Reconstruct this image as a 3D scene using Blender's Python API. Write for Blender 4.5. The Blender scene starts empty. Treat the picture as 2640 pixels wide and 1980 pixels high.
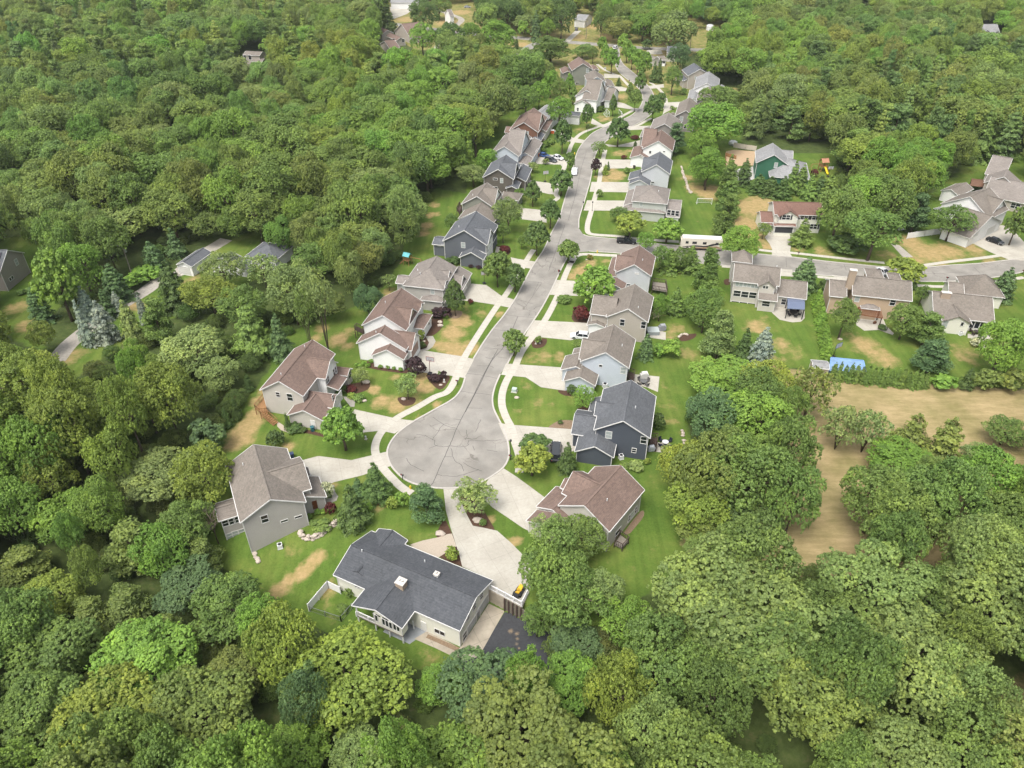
import bpy, bmesh, math, random
import numpy as np
from mathutils import Vector, Matrix
R=math.radians
# ------------------------------------------------------------------ camera, world, light
sc=bpy.context.scene; C=sc.collection
FPX,YH,HC=1900.0,-400.0,90.0            # focal length (px of a 2640 wide frame), horizon row, camera height in metres
PITCH=math.atan((990-YH)/FPX)
cam=bpy.data.cameras.new('camera'); co=bpy.data.objects.new('camera',cam); C.objects.link(co); sc.camera=co
cam.sensor_width=36; cam.lens=FPX/2640*36; cam.clip_start=1; cam.clip_end=9000
co.location=(0,0,HC); co.rotation_euler=(math.pi/2-PITCH,0,0)
w=bpy.data.worlds.new('World'); sc.world=w; w.use_nodes=True; nt=w.node_tree; nt.nodes.clear()
SUN_EL,SUN_AZ=62,215                    # degrees; azimuth clockwise from +Y
sky=nt.nodes.new('ShaderNodeTexSky'); sky.sky_type='NISHITA'; sky.sun_disc=False
sky.sun_elevation=R(SUN_EL); sky.sun_rotation=R(SUN_AZ); sky.dust_density=6; sky.air_density=1.2; sky.ozone_density=1
hs=nt.nodes.new('ShaderNodeHueSaturation'); hs.inputs['Saturation'].default_value=.35   # thin white overcast
bg=nt.nodes.new('ShaderNodeBackground'); bg.inputs['Strength'].default_value=.14
wo=nt.nodes.new('ShaderNodeOutputWorld')
nt.links.new(sky.outputs[0],hs.inputs['Color']); nt.links.new(hs.outputs[0],bg.inputs[0]); nt.links.new(bg.outputs[0],wo.inputs[0])
sl=bpy.data.lights.new('sun','SUN'); sl.energy=1.5; sl.angle=R(28); sl.color=(1,.95,.86)
so=bpy.data.objects.new('sun',sl); C.objects.link(so)
d=Vector((math.sin(R(SUN_AZ))*math.cos(R(SUN_EL)),math.cos(R(SUN_AZ))*math.cos(R(SUN_EL)),math.sin(R(SUN_EL))))
so.rotation_euler=(-d).to_track_quat('-Z','Y').to_euler(); so.location=d*400
sc.view_settings.view_transform='Standard'; sc.view_settings.look='None'; sc.view_settings.gamma=1; sc.view_settings.exposure=0.94
sc.cycles.max_bounces=6; sc.cycles.diffuse_bounces=3; sc.cycles.transmission_bounces=3; sc.cycles.transparent_max_bounces=4
sc.cycles.volume_bounces=0; sc.cycles.use_denoising=True
try: sc.cycles.denoising_prefilter='ACCURATE'; sc.cycles.denoiser='OPENIMAGEDENOISE'
except Exception: pass
random.seed(7); RNG=np.random.default_rng(7)

# ------------------------------------------------------------------ surveying: photo measurements -> metres
K=dict(a=(500,1000,.43394),b=(900,900,.43394),c=(600,600,.33751),d=(1200,600,.33751),e=(1050,200,.33751),f=(1350,80,.27125),
 g=(1800,350,.40385),h=(0,450,.43394),i=(0,0,.45208),j=(900,0,.45208),k=(1740,0,.40687),l=(1680,920,.434),m=(0,1080,.54237),
 n=(700,1380,.45208),o=(1600,1300,.47016),p=(540,1120,.2049),q=(640,860,.16278),r=(900,660,.18085),s=(1340,980,.27119),
 t=(780,1340,.29837),z=(0,0,1.19349),x=(0,0,1))
def nat(c,x,y):
    x0,y0,s=K[c]; return x0+x*s,y0+y*s
def smooth(t): t=max(0,min(1,t)); return t*t*(3-2*t)
# the ground: level to the north, falling to the south-west, cut down to a lower yard below a retaining wall
LOWP=[(-17,69.5),(-10,70.5),(-4.2,71.9),(-2.86,71.8),(1.94,68.75),(4.2,67.6),(5.9,66.6),(9,64.6),(14,62.4),(34,54),(34,10),(-40,10),(-25,58)]
def inpoly(x,y,P):
    c=False; j=len(P)-1
    for i in range(len(P)):
        xi,yi=P[i]; xj,yj=P[j]
        if (yi>y)!=(yj>y) and x<(xj-xi)*(y-yi)/(yj-yi)+xi: c=not c
        j=i
    return c
def pdist(x,y,P):
    b=1e9
    for i in range(len(P)):
        (ax,ay),(bx,by)=P[i-1],P[i]; dx,dy=bx-ax,by-ay
        t=max(0,min(1,((x-ax)*dx+(y-ay)*dy)/(dx*dx+dy*dy))); b=min(b,math.hypot(x-ax-t*dx,y-ay-t*dy))
    return b
def hg(x,y):
    if y>95: return 0.0
    h=-2.8*smooth((62-(.89*y+.45*x))/14)
    if inpoly(x,y,LOWP): h+=(-2.8-h)*smooth(pdist(x,y,LOWP)/.9)
    return h
CP,SP=math.cos(PITCH),math.sin(PITCH)
def ray(c,x,y):
    X,Y=nat(c,x,y); u=(X-1320)/FPX; v=(Y-990)/FPX
    return Vector((u,CP-v*SP,-SP-v*CP))
def G(c,x,y,z=None):
    r=ray(c,x,y)
    if z is not None:
        t=(z-HC)/r.z; return Vector((r.x*t,r.y*t,z))
    zz=0
    for _ in range(12):
        t=(zz-HC)/r.z; zz=.5*zz+.5*hg(r.x*t,r.y*t)
    t=(zz-HC)/r.z; return Vector((r.x*t,r.y*t,zz))
def proj(p):
    dz=p[2]-HC; d=p[1]*CP-dz*SP; up=p[1]*SP+dz*CP
    return 1320+FPX*p[0]/d, 990-FPX*up/d, d

# ------------------------------------------------------------------ mesh helpers
class MB:
    def __init__(s): s.v=[];s.f=[];s.uv=None
    def poly(s,pts):
        n=len(s.v); s.v+= [tuple(p) for p in pts]; s.f.append(tuple(range(n,n+len(pts))))
    def prism(s,pts,h):                      # closed solid: bottom outline + height vector
        h=Vector(h); n=len(pts); b=len(s.v)
        s.v+=[tuple(p) for p in pts]+[tuple(Vector(p)+h) for p in pts]
        s.f.append(tuple(range(b+n-1,b-1,-1))); s.f.append(tuple(range(b+n,b+2*n)))
        for i in range(n): j=(i+1)%n; s.f.append((b+i,b+j,b+n+j,b+n+i))
    def box(s,c,ax,ay,az):                   # centre and three half-axes
        c,ax,ay,az=map(Vector,(c,ax,ay,az))
        s.prism([c-ax-ay-az,c+ax-ay-az,c+ax+ay-az,c-ax+ay-az],2*az)
    def cube(s,x0,y0,z0,x1,y1,z1):
        s.prism([(x0,y0,z0),(x1,y0,z0),(x1,y1,z0),(x0,y1,z0)],(0,0,z1-z0))
    def beam(s,p,q,w,h,up=(0,0,1)):
        p,q=Vector(p),Vector(q); d=(q-p)
        if d.length<1e-4: return
        x=d.normalized(); y=Vector(up).cross(x)
        if y.length<1e-3: y=Vector((1,0,0)).cross(x)
        y.normalize(); z=x.cross(y)
        s.box((p+q)/2,d/2,y*w/2,z*h/2)
    def tube(s,pts,rs,n=8):
        rings=[]
        for i,p in enumerate(pts):
            p=Vector(p); a=Vector(pts[max(i-1,0)]); b=Vector(pts[min(i+1,len(pts)-1)]); d=(b-a).normalized()
            x=d.cross(Vector((0,0,1)))
            if x.length<.05: x=Vector((1,0,0))
            x.normalize(); y=d.cross(x); r=rs[i] if hasattr(rs,'__len__') else rs
            rings.append(len(s.v)); s.v+=[tuple(p+(x*math.cos(t)+y*math.sin(t))*r) for t in [2*math.pi*k/n for k in range(n)]]
        for a,b in zip(rings,rings[1:]):
            for k in range(n): s.f.append((a+k,a+(k+1)%n,b+(k+1)%n,b+k))
        s.f.append(tuple(rings[0]+k for k in range(n))[::-1]); s.f.append(tuple(rings[-1]+k for k in range(n)))
    def blob(s,c,r,n=10,m=6,jit=0,rnd=random):
        c=Vector(c); b=len(s.v); rx,ry,rz=r if hasattr(r,'__len__') else (r,r,r)
        for i in range(m+1):
            th=math.pi*i/m
            for k in range(n):
                ph=2*math.pi*k/n; q=1+jit*(rnd.random()-.5)
                s.v.append((c.x+rx*math.sin(th)*math.cos(ph)*q,c.y+ry*math.sin(th)*math.sin(ph)*q,c.z+rz*math.cos(th)*(1+jit*.3*(rnd.random()-.5))))
        for i in range(m):
            for k in range(n): s.f.append((b+i*n+k,b+i*n+(k+1)%n,b+(i+1)*n+(k+1)%n,b+(i+1)*n+k)[::-1])
    def build(s,name,mat,parent=None,origin=None,smoothf=False,free=False,mat2=None,split=0):
        if not s.f: return None
        me=bpy.data.meshes.new(name)
        o0=Vector(origin) if origin is not None else Vector((0,0,0))
        if parent is not None and not free:
            q=parent; 
            while q is not None: o0=o0+q.location; q=q.parent
        me.from_pydata([(v[0]-o0.x,v[1]-o0.y,v[2]-o0.z) for v in s.v],[],s.f)
        if s.uv: 
            l=me.uv_layers.new(name='UVMap')
            for i,uv in enumerate(s.uv): l.data[i].uv=uv
        me.materials.append(mat)
        if mat2:
            me.materials.append(mat2)
            for p_ in me.polygons:
                if p_.index>=split: p_.material_index=1
        if smoothf: me.polygons.foreach_set('use_smooth',[True]*len(me.polygons))
        me.update()
        o=bpy.data.objects.new(name,me); C.objects.link(o)
        if parent is not None: o.parent=parent
        elif origin is not None: o.location=origin
        return o
def thing(name,label,cat,loc=(0,0,0),group=None,rz=0):
    o=bpy.data.objects.new(name,None); C.objects.link(o); o.location=loc; o.rotation_euler=(0,0,rz); o.empty_display_size=.5
    o['label']=label; o['category']=cat
    if group: o['group']=group
    return o
def tag(o,label=None,cat=None,group=None,kind=None):
    if label: o['label']=label
    if cat: o['category']=cat
    if group: o['group']=group
    if kind: o['kind']=kind
    return o
def clone(root,loc=None,rz=None,label=None,group=None,parent=None):
    c=root.copy(); C.objects.link(c)
    if parent is not None: c.parent=parent
    if loc is not None: c.location=loc
    if rz is not None: c.rotation_euler=(0,0,rz)
    if label: c['label']=label
    if group: c['group']=group
    for ch in list(root.children): clone(ch,parent=c)
    return c

# ------------------------------------------------------------------ materials
def M(name,col,rough=.8,spec=.3,metal=0,var=.08,scale=1.5,bump=0,bscale=20,extra=None):
    col=tuple(c_*.84 for c_ in col)
    m=bpy.data.materials.new(name); m.use_nodes=True; t=m.node_tree; b=t.nodes['Principled BSDF']
    b.inputs['Roughness'].default_value=rough; b.inputs['Specular IOR Level'].default_value=spec; b.inputs['Metallic'].default_value=metal
    tc=t.nodes.new('ShaderNodeTexCoord')
    n=t.nodes.new('ShaderNodeTexNoise'); n.inputs['Scale'].default_value=scale; n.inputs['Detail'].default_value=6; n.inputs['Roughness'].default_value=.65
    t.links.new(tc.outputs['Object'],n.inputs['Vector'])
    r=t.nodes.new('ShaderNodeValToRGB'); e=r.color_ramp.elements
    e[0].position=.3; e[1].position=.7
    e[0].color=tuple(max(0,c*(1-var)) for c in col)+(1,); e[1].color=tuple(min(1,c*(1+var)) for c in col)+(1,)
    t.links.new(n.outputs['Fac'],r.inputs[0]); out=r.outputs[0]
    if extra: out=extra(t,tc,out)
    t.links.new(out,b.inputs['Base Color'])
    if bump:
        n2=t.nodes.new('ShaderNodeTexNoise'); n2.inputs['Scale'].default_value=bscale; n2.inputs['Detail'].default_value=3
        t.links.new(tc.outputs['Object'],n2.inputs['Vector'])
        bp=t.nodes.new('ShaderNodeBump'); bp.inputs['Strength'].default_value=bump; bp.inputs['Distance'].default_value=.05
        t.links.new(n2.outputs['Fac'],bp.inputs['Height']); t.links.new(bp.outputs[0],b.inputs['Normal'])
    return m
def mul(t,a,b,fac=1,mode='MULTIPLY'):
    x=t.nodes.new('ShaderNodeMix'); x.data_type='RGBA'; x.blend_type=mode; x.inputs[0].default_value=fac
    t.links.new(a,x.inputs[6]); t.links.new(b,x.inputs[7]) if not isinstance(b,tuple) else setattr(x.inputs[7],'default_value',b)
    return x.outputs[2]
def bandz(t,tc,period,dark=.75,width=.12,out=None,axis=2,vec=None):     # thin dark line every `period` metres
    sp=t.nodes.new('ShaderNodeSeparateXYZ'); t.links.new(vec or tc.outputs['Object'],sp.inputs[0])
    a=t.nodes.new('ShaderNodeMath'); a.operation='DIVIDE'; t.links.new(sp.outputs[axis],a.inputs[0]); a.inputs[1].default_value=period
    f=t.nodes.new('ShaderNodeMath'); f.operation='FRACT'; t.links.new(a.outputs[0],f.inputs[0])
    g=t.nodes.new('ShaderNodeMath'); g.operation='LESS_THAN'; t.links.new(f.outputs[0],g.inputs[0]); g.inputs[1].default_value=width
    x=t.nodes.new('ShaderNodeMix'); x.data_type='RGBA'; x.blend_type='MULTIPLY'; t.links.new(g.outputs[0],x.inputs[0])
    t.links.new(out,x.inputs[6]); x.inputs[7].default_value=(dark,dark,dark,1); return x.outputs[2]
def siding(name,col): return M(name,col,.7,.25,var=.05,scale=.5,extra=lambda t,tc,o:bandz(t,tc,.2,.72,.16,o))
def shingle(name,col,var=.16):
    def ex(t,tc,o):
        v=t.nodes.new('ShaderNodeTexVoronoi'); v.inputs['Scale'].default_value=2.6; mp=t.nodes.new('ShaderNodeMapping'); mp.inputs['Scale'].default_value=(1,1,2.2)
        t.links.new(tc.outputs['Object'],mp.inputs[0]); t.links.new(mp.outputs[0],v.inputs['Vector'])
        r=t.nodes.new('ShaderNodeValToRGB'); r.color_ramp.elements[0].color=(.80,.80,.80,1); r.color_ramp.elements[1].color=(1.16,1.14,1.12,1)
        t.links.new(v.outputs['Color'],r.inputs[0]); o=mul(t,o,r.outputs[0])
        n=t.nodes.new('ShaderNodeTexNoise'); n.inputs['Scale'].default_value=.22; n.inputs['Detail'].default_value=5
        t.links.new(tc.outputs['Object'],n.inputs['Vector']); r2=t.nodes.new('ShaderNodeValToRGB')
        r2.color_ramp.elements[0].position=.35; r2.color_ramp.elements[1].position=.7; r2.color_ramp.elements[0].color=(.9,.9,.9,1); r2.color_ramp.elements[1].color=(1.08,1.08,1.1,1)
        t.links.new(n.outputs['Fac'],r2.inputs[0]); o=mul(t,o,r2.outputs[0])
        return bandz(t,tc,.13,.86,.2,o)
    return M(name,col,.92,.15,var=var,scale=6,extra=ex)
def joints(period,rot,dark=.82,wd=.022,px=None):
    def ex(t,tc,o):
        mp=t.nodes.new('ShaderNodeMapping'); mp.inputs['Rotation'].default_value=(0,0,rot); t.links.new(tc.outputs['Object'],mp.inputs[0])
        n=t.nodes.new('ShaderNodeTexNoise'); n.inputs['Scale'].default_value=.25; n.inputs['Detail'].default_value=4; t.links.new(tc.outputs['Object'],n.inputs['Vector'])
        r2=t.nodes.new('ShaderNodeValToRGB'); r2.color_ramp.elements[0].position=.35; r2.color_ramp.elements[1].position=.65
        r2.color_ramp.elements[0].color=(.90,.89,.87,1); r2.color_ramp.elements[1].color=(1.05,1.05,1.04,1); t.links.new(n.outputs['Fac'],r2.inputs[0]); o=mul(t,o,r2.outputs[0])
        o=bandz(t,tc,period,dark,wd,o,0,mp.outputs[0]); return bandz(t,tc,period,dark,wd,o,1,mp.outputs[0])
    return ex
CONC=(.44,.418,.37); SROT=R(-17.5)
mat=dict(
 concrete=M('concrete',CONC,.85,.25,var=.07,scale=2,extra=joints(3.4,SROT)),
 concrete2=M('front_yard_concrete',(.42,.40,.355),.85,.25,var=.07,scale=2,extra=joints(2.9,R(-27))),
 old_concrete=M('old_concrete',(.37,.33,.27),.9,.2,var=.16,scale=.9,extra=joints(3.1,R(-27),.7,.02)),
 patio=M('grey_patio',(.27,.29,.31),.8,.3,var=.08,scale=1.2),
 paver=M('paver',(.40,.345,.28),.9,.2,var=.14,scale=6),
 kerb=M('kerb_concrete',(.45,.425,.39),.85,.25,var=.1,scale=2),
 mulch=M('mulch',(.085,.05,.035),.95,.1,var=.4,scale=7,bump=.4),
 tanmulch=M('tan_mulch',(.22,.16,.11),.95,.1,var=.3,scale=5,bump=.4),
 stone=M('pale_boulder',(.46,.40,.34),.9,.2,var=.3,scale=1.2,bump=.5,bscale=6),
 white=M('white_trim',(.66,.655,.64),.55,.4,var=.03),
 vinyl=M('white_vinyl',(.80,.80,.81),.4,.4,var=.02),
 glass=M('window_glass',(.018,.022,.028),.08,.6,var=.3,scale=.6),
 blind=M('pale_blind',(.34,.38,.37),.4,.5,var=.15,scale=.6),
 door=M('white_door',(.72,.71,.69),.5,.4,var=.03),
 darkdoor=M('charcoal_door',(.05,.052,.058),.5,.4,var=.06,extra=lambda t,tc,o:bandz(t,tc,.55,.5,.06,o)),
 garage=M('garage_door',(.62,.61,.59),.5,.4,var=.03,extra=lambda t,tc,o:bandz(t,tc,.55,.6,.06,o)),
 garageg=M('grey_garage_door',(.42,.44,.46),.5,.4,var=.03,extra=lambda t,tc,o:bandz(t,tc,.55,.6,.06,o)),
 brick=M('brick',(.20,.105,.07),.9,.2,var=.3,scale=5,extra=lambda t,tc,o:bandz(t,tc,.22,.8,.2,o)),
 stonewall=M('stone_veneer',(.33,.27,.21),.9,.2,var=.4,scale=3),
 wood=M('cedar_wood',(.30,.165,.075),.75,.25,var=.2,scale=3),
 darkwood=M('dark_stained_wood',(.085,.06,.05),.8,.25,var=.2,scale=3),
 greywood=M('weathered_wood',(.23,.205,.175),.9,.2,var=.22,scale=3,extra=lambda t,tc,o:bandz(t,tc,.3,.7,.1,o)),
 metal=M('grey_metal',(.33,.34,.35),.4,.5,.6,var=.06),
 black=M('black_metal',(.022,.022,.025),.45,.4,var=.1),
 plastic=M('white_plastic',(.7,.71,.72),.4,.4,var=.03),
 bark=M('bark',(.12,.095,.07),.95,.1,var=.35,scale=3,bump=.5,bscale=8),
 birchbark=M('birch_bark',(.40,.37,.31),.9,.1,var=.3,scale=2.5),
 deadwood=M('dead_wood',(.27,.22,.18),.95,.1,var=.25,scale=2),
 rubber=M('tyre_rubber',(.02,.02,.021),.9,.2,var=.1),
)
CM={}
def cmat(col,rough=.5,spec=.4,metal=0,pre='paint'):
    k=(tuple(round(c,3) for c in col),rough,metal)
    if k not in CM: CM[k]=M(pre,col,rough,spec,metal,var=.04)
    return CM[k]
SD={}
def sid(k,col): 
    if k not in SD: SD[k]=siding('siding_'+k,col)
    return SD[k]
RF={'brown':shingle('brown_shingles',(.190,.138,.117)),'charcoal':shingle('charcoal_shingles',(.088,.095,.106)),'grey':shingle('grey_shingles',(.235,.213,.195)),
 'slate':shingle('slate_shingles',(.125,.134,.148)),'taupe':shingle('taupe_shingles',(.205,.183,.160)),'red':shingle('red_brown_shingles',(.195,.118,.095)),'light':shingle('light_grey_shingles',(.27,.275,.28)),'dark':shingle('dark_shingles',(.118,.126,.138))}
WL={'grey':sid('grey',(.43,.41,.385)),'beige':sid('beige',(.54,.51,.46)),'white':sid('white',(.84,.84,.83)),'cream':sid('cream',(.78,.77,.68)),'slate':sid('slate',(.125,.135,.155)),
 'blue':sid('blue',(.52,.57,.63)),'navy':sid('navy',(.080,.092,.115)),'tan':sid('tan',(.43,.39,.34)),'sage':sid('sage',(.24,.25,.21)),'green':sid('green',(.045,.145,.09)),
 'umber':sid('umber',(.13,.115,.10)),'pale':sid('pale',(.53,.55,.575)),'peach':sid('peach',(.50,.38,.27)),'brick':mat['brick'],'stone':mat['stonewall'],'taupe':sid('taupe',(.26,.24,.225)),'mint':sid('mint',(.47,.49,.455))}
# ------------------------------------------------------------------ the ground: one sheet, lawns / dry grass / field / woodland floor by surveyed areas
def axis_pts(segs):
    o=[]
    for a,b,st in segs: o+=list(np.arange(a,b,st))
    return np.array(sorted(set(np.round(o,3))))
gx=axis_pts([(-3500,-500,250),(-500,-140,12),(-140,-60,2),(-60,20,.8),(20,120,1.6),(120,300,4),(300,500,20),(500,3501,250)])
gy=axis_pts([(-3000,0,300),(0,40,8),(40,58,2),(58,80,.45),(80,150,.8),(150,280,1.6),(280,560,4),(560,900,20),(900,5001,300)])
X,Y=np.meshgrid(gx,gy); Z=np.zeros_like(X)
for i in range(X.shape[0]):
    if gy[i]<95 and gy[i]>-100:
        for k in range(X.shape[1]):
            Z[i,k]=hg(X[i,k],Y[i,k]) if abs(X[i,k])<200 else -2.8*smooth((62-(.89*Y[i,k]+.45*X[i,k]))/14)
    elif gy[i]<=-100: Z[i,:]=-2.8*np.clip((62-(.89*Y[i,:]+.45*X[i,:]))/14,0,1)
dz=Z-HC; dd=Y*CP-dz*SP; up=Y*SP+dz*CP; ok=dd>5; dd=np.where(ok,dd,5)
PX=1320+FPX*X/dd; PY=990-FPX*up/dd; PX[~ok]=-1e5
def npoly(px,py,P):
    c=np.zeros(px.shape,bool); j=len(P)-1
    for i in range(len(P)):
        xi,yi=P[i]; xj,yj=P[j]
        if yi!=yj: c^=((yi>py)!=(yj>py))&(px<(xj-xi)*(py-yi)/(yj-yi)+xi)
        j=i
    return c
def zp(L,c='z'): return [nat(c,*q) for q in L]
LAWN=[zp([(925,430),(940,405),(1010,420),(1000,330),(1090,240),(1200,190),(1190,120),(1150,100),(900,110),(820,60),(800,-60),(1560,-60),(1560,90),(1470,130),(1480,190),(1600,190),(1620,260),(1590,330),(1800,330),(1830,420),(2010,420),(2120,330),(2260,330),(2260,830),(2000,850),(1800,830),(1720,790),(1500,850),(1480,1000),(1510,1230),(1430,1260),(1320,1340),(1200,1380),(1200,1450),(1010,1470),(880,1440),(720,1370),(600,1320),(520,1260),(440,1180),(440,1080),(470,960),(520,880),(580,800),(600,730),(690,690),(770,660),(830,620),(870,560),(880,500)]),
 zp([(0,500),(90,520),(150,620),(90,760),(0,720)]), zp([(90,780),(360,600),(560,480),(600,520),(560,600),(300,720),(150,830)])]
FIELD=[zp([(1690,790),(1800,815),(2260,845),(2260,1060),(2100,1080),(2100,1230),(1640,1250),(1480,1180),(1480,1100),(1700,1050)]), zp([(2170,1480),(2260,1440),(2260,1700),(2180,1640)])]
lawn=np.zeros(X.shape); field=np.zeros(X.shape); dry=np.zeros(X.shape)
for P in LAWN: lawn[npoly(PX,PY,P)]=1
for P in FIELD: field[npoly(PX,PY,P)]=1
DRY=[('m',1150,80,3,1),('m',1115,115,2.5,.9),('m',1180,40,2.5,1),('m',1210,0,2.5,.9),('c',150,1400,2,.9),('c',100,1470,2.2,1),('c',60,1540,2.2,.9),('c',200,1280,2,.9),('c',240,1210,1.6,.8),
 ('a',700,1040,1.3,1),('a',640,1100,1.3,1),('a',560,1160,1.4,.9),('a',500,1200,1.4,.9),('a',440,1240,1.3,.7),('a',740,1000,1.2,.9),('a',560,970,1.1,.5),('a',800,1210,1.6,.7),('a',1100,700,1.3,.7),('a',1150,640,1.1,.6),('a',830,570,1,.6),('a',560,350,1.6,.7),('a',330,1210,2,.4),
 ('c',680,730,2,.8),('c',800,820,2.6,.9),('c',860,870,2,.7),('c',640,810,1.6,.7),('c',900,760,2,.6),('c',1180,460,2,.8),
 ('c',1740,670,3,1),('c',1680,760,3,1),('c',1800,880,2.6,.9),('c',1620,870,2.5,1),('c',1700,900,3,1),('c',1540,860,1.6,.8),('c',1900,620,2,.6),('c',2040,620,1.2,.9),('c',1930,860,1.2,.9),('c',1780,560,1.6,.5),
 ('c',1080,1200,1.6,.9),('c',1130,1290,2,.9),('c',1250,1330,2.4,.9),('c',1400,1280,2,.7),('c',1470,1180,2.2,.9),('c',1440,1110,2,.9),('c',1240,1100,1.2,.7),('c',1560,1310,1.2,.8),('c',1420,1420,1.2,.8),('c',1020,1170,1.4,.6),
 ('d',880,300,2.6,1),('d',820,330,2,.9),('d',960,230,2,.8),('d',1080,220,1.4,.8),('d',610,490,1,.9),('d',600,950,2.2,.7),('d',720,950,2,.7),('d',500,960,2,.6),('d',800,990,1.5,.6),('d',560,1300,1.3,.6),('d',480,1180,1.4,.6),('d',760,1480,1.3,.5),('d',280,1400,1,.5),
 ('d',1620,290,1.8,.8),('d',1560,780,2.2,.7),('d',1620,730,2,.7),('d',1700,930,2.2,.7),('d',1500,1180,1.6,.5),('d',1530,1320,2,.4),
 ('e',210,970,2,.8),('e',180,1050,2,.9),('e',150,1130,2.2,1),('e',120,1190,2,.9),('e',230,1040,1.4,.7),
 ('e',1340,1430,1.6,.8),('e',1600,740,3.4,1),('e',1550,700,2.5,.9),('e',1500,770,2,.8),('e',1430,760,1,.9),('e',1620,580,3,.8),('e',1700,560,2,.7),('e',1320,400,3,.7),('e',1500,300,3,.7),('e',1560,320,3,.7),('e',1640,150,3.4,.9),('e',1620,200,3,.8),('e',1380,350,2,.6),
 ('f',860,1390,3,1),('f',780,1420,2.4,.9),('f',1210,600,2.4,.9),('f',900,620,3.5,.9),('f',1240,460,4,.9),('f',1390,600,3,.6),('f',760,840,3,.8),('f',1950,560,5,.9),('f',1650,1500,4,.9),('f',1560,1400,2.5,.8),
 ('g',330,460,6,1),('g',400,430,5,1),('g',300,560,5,1),('g',350,640,4,1),('g',430,700,3,.9),('g',60,370,4,1),('g',100,340,3,1),('g',1350,680,4,1),('g',1450,740,5,1),('g',1600,740,5,.9),('g',1750,720,4,.9),('g',1380,790,3,.9),('g',1900,800,3,.8),('g',1200,760,3,.7),('g',800,740,3,.7),('g',640,730,3,.6),('g',1520,800,4,.7),
 ('g',380,1220,3,.8),('g',520,1330,2.4,.8),('g',470,1460,3,.9),('g',600,1380,3,.5),('g',1050,1330,3.6,.8),('g',1150,1400,3.6,.8),('g',1200,1430,3,.8),('g',1000,1290,2.4,.7),('g',1700,1400,4,.6),('g',1800,1330,3,.5),('g',430,1180,3,.4),
 ('b',1330,260,1.5,.5),('b',1000,370,1.3,.6),('b',1200,330,1,.5),('b',1900,420,2.2,.5),('b',960,1150,1,.9),('b',1000,1140,.9,.9),('b',840,1010,1,.8),('n',900,700,1.6,.5),('n',330,300,1,.7),('n',320,380,1,.6),
 ('h',100,790,3,.8),('h',160,900,3,.8),('h',420,1080,3,.8),('h',820,570,3,.6),('h',1220,400,3,.9),('h',800,790,2.5,.9),('h',1150,620,3,.7),
 ('j',560,130,12,.9),('j',320,110,10,.9),('j',640,70,10,.9),('j',960,260,10,1),('j',1000,270,10,1),('j',480,210,9,.9),('j',1290,210,9,1),('j',1500,210,10,1),('j',900,180,8,.8),('j',300,60,9,.9),('j',1400,150,10,.9),('j',1800,240,9,.9),('j',1760,300,8,.8),('j',300,270,6,.8),('j',1180,200,8,.7)]
def blur(a,n):
    for _ in range(n):
        b_=a.copy(); b_[1:-1,1:-1]=(a[1:-1,1:-1]*2+a[:-2,1:-1]+a[2:,1:-1]+a[1:-1,:-2]+a[1:-1,2:])/6; a=b_
    return a
field=blur(field,3); lawn=blur(lawn,1)
for c,x,y,r,st in DRY:
    q=G(c,x,y); ds=np.hypot((X-q.x),(Y-q.y)*.8)/r; dry=np.maximum(dry,st*np.clip(1.45-ds,0,1))
dry=np.maximum(dry,np.where(Y>300,.56,0)*np.clip((Y-300)/60,0,1)); dry=np.maximum(dry,.17*(lawn>0)); me=bpy.data.meshes.new('ground'); ny,nx=X.shape
V=np.stack([X,Y,Z],-1).reshape(-1,3); idx=np.arange(nx*ny).reshape(ny,nx)
F=np.stack([idx[:-1,:-1],idx[:-1,1:],idx[1:,1:],idx[1:,:-1]],-1).reshape(-1,4)
me.vertices.add(len(V)); me.vertices.foreach_set('co',V.ravel()); me.loops.add(F.size); me.loops.foreach_set('vertex_index',F.ravel().astype(np.int32))
me.polygons.add(len(F)); me.polygons.foreach_set('loop_start',np.arange(0,F.size,4,dtype=np.int32)); me.update(); me.validate()
ca=me.color_attributes.new('cover','FLOAT_COLOR','POINT'); ca.data.foreach_set('color',np.stack([lawn,dry,field,np.ones_like(lawn)],-1).reshape(-1).astype(np.float32))
gm=bpy.data.materials.new('ground_cover'); gm.use_nodes=True; t=gm.node_tree; b=t.nodes['Principled BSDF']; b.inputs['Roughness'].default_value=.95; b.inputs['Specular IOR Level'].default_value=.1
tc=t.nodes.new('ShaderNodeTexCoord'); at=t.nodes.new('ShaderNodeAttribute'); at.attribute_name='cover'; sp=t.nodes.new('ShaderNodeSeparateXYZ'); t.links.new(at.outputs['Color'],sp.inputs[0])
def noise(s,det=6,rough=.6,vec=None):
    n=t.nodes.new('ShaderNodeTexNoise'); n.inputs['Scale'].default_value=s; n.inputs['Detail'].default_value=det; n.inputs['Roughness'].default_value=rough
    t.links.new(vec or tc.outputs['Object'],n.inputs['Vector']); return n.outputs['Fac']
def ramp(f,stops):
    r=t.nodes.new('ShaderNodeValToRGB'); e=r.color_ramp.elements
    while len(e)<len(stops): e.new(.5)
    for k,(p,c) in zip(e,stops): k.position=p; k.color=tuple(c)+(1,)
    t.links.new(f,r.inputs[0]); return r.outputs[0]
def mth(op,a,b2):
    m=t.nodes.new('ShaderNodeMath'); m.operation=op; m.use_clamp=op=='MULTIPLY_ADD'
    for i_,v in enumerate((a,b2)):
        if isinstance(v,(int,float)): m.inputs[i_].default_value=v
        else: t.links.new(v,m.inputs[i_])
    return m.outputs[0]
def mixc(f,a,b2):
    x=t.nodes.new('ShaderNodeMix'); x.data_type='RGBA'; t.links.new(f,x.inputs[0]); t.links.new(a,x.inputs[6]); t.links.new(b2,x.inputs[7]); return x.outputs[2]
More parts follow.
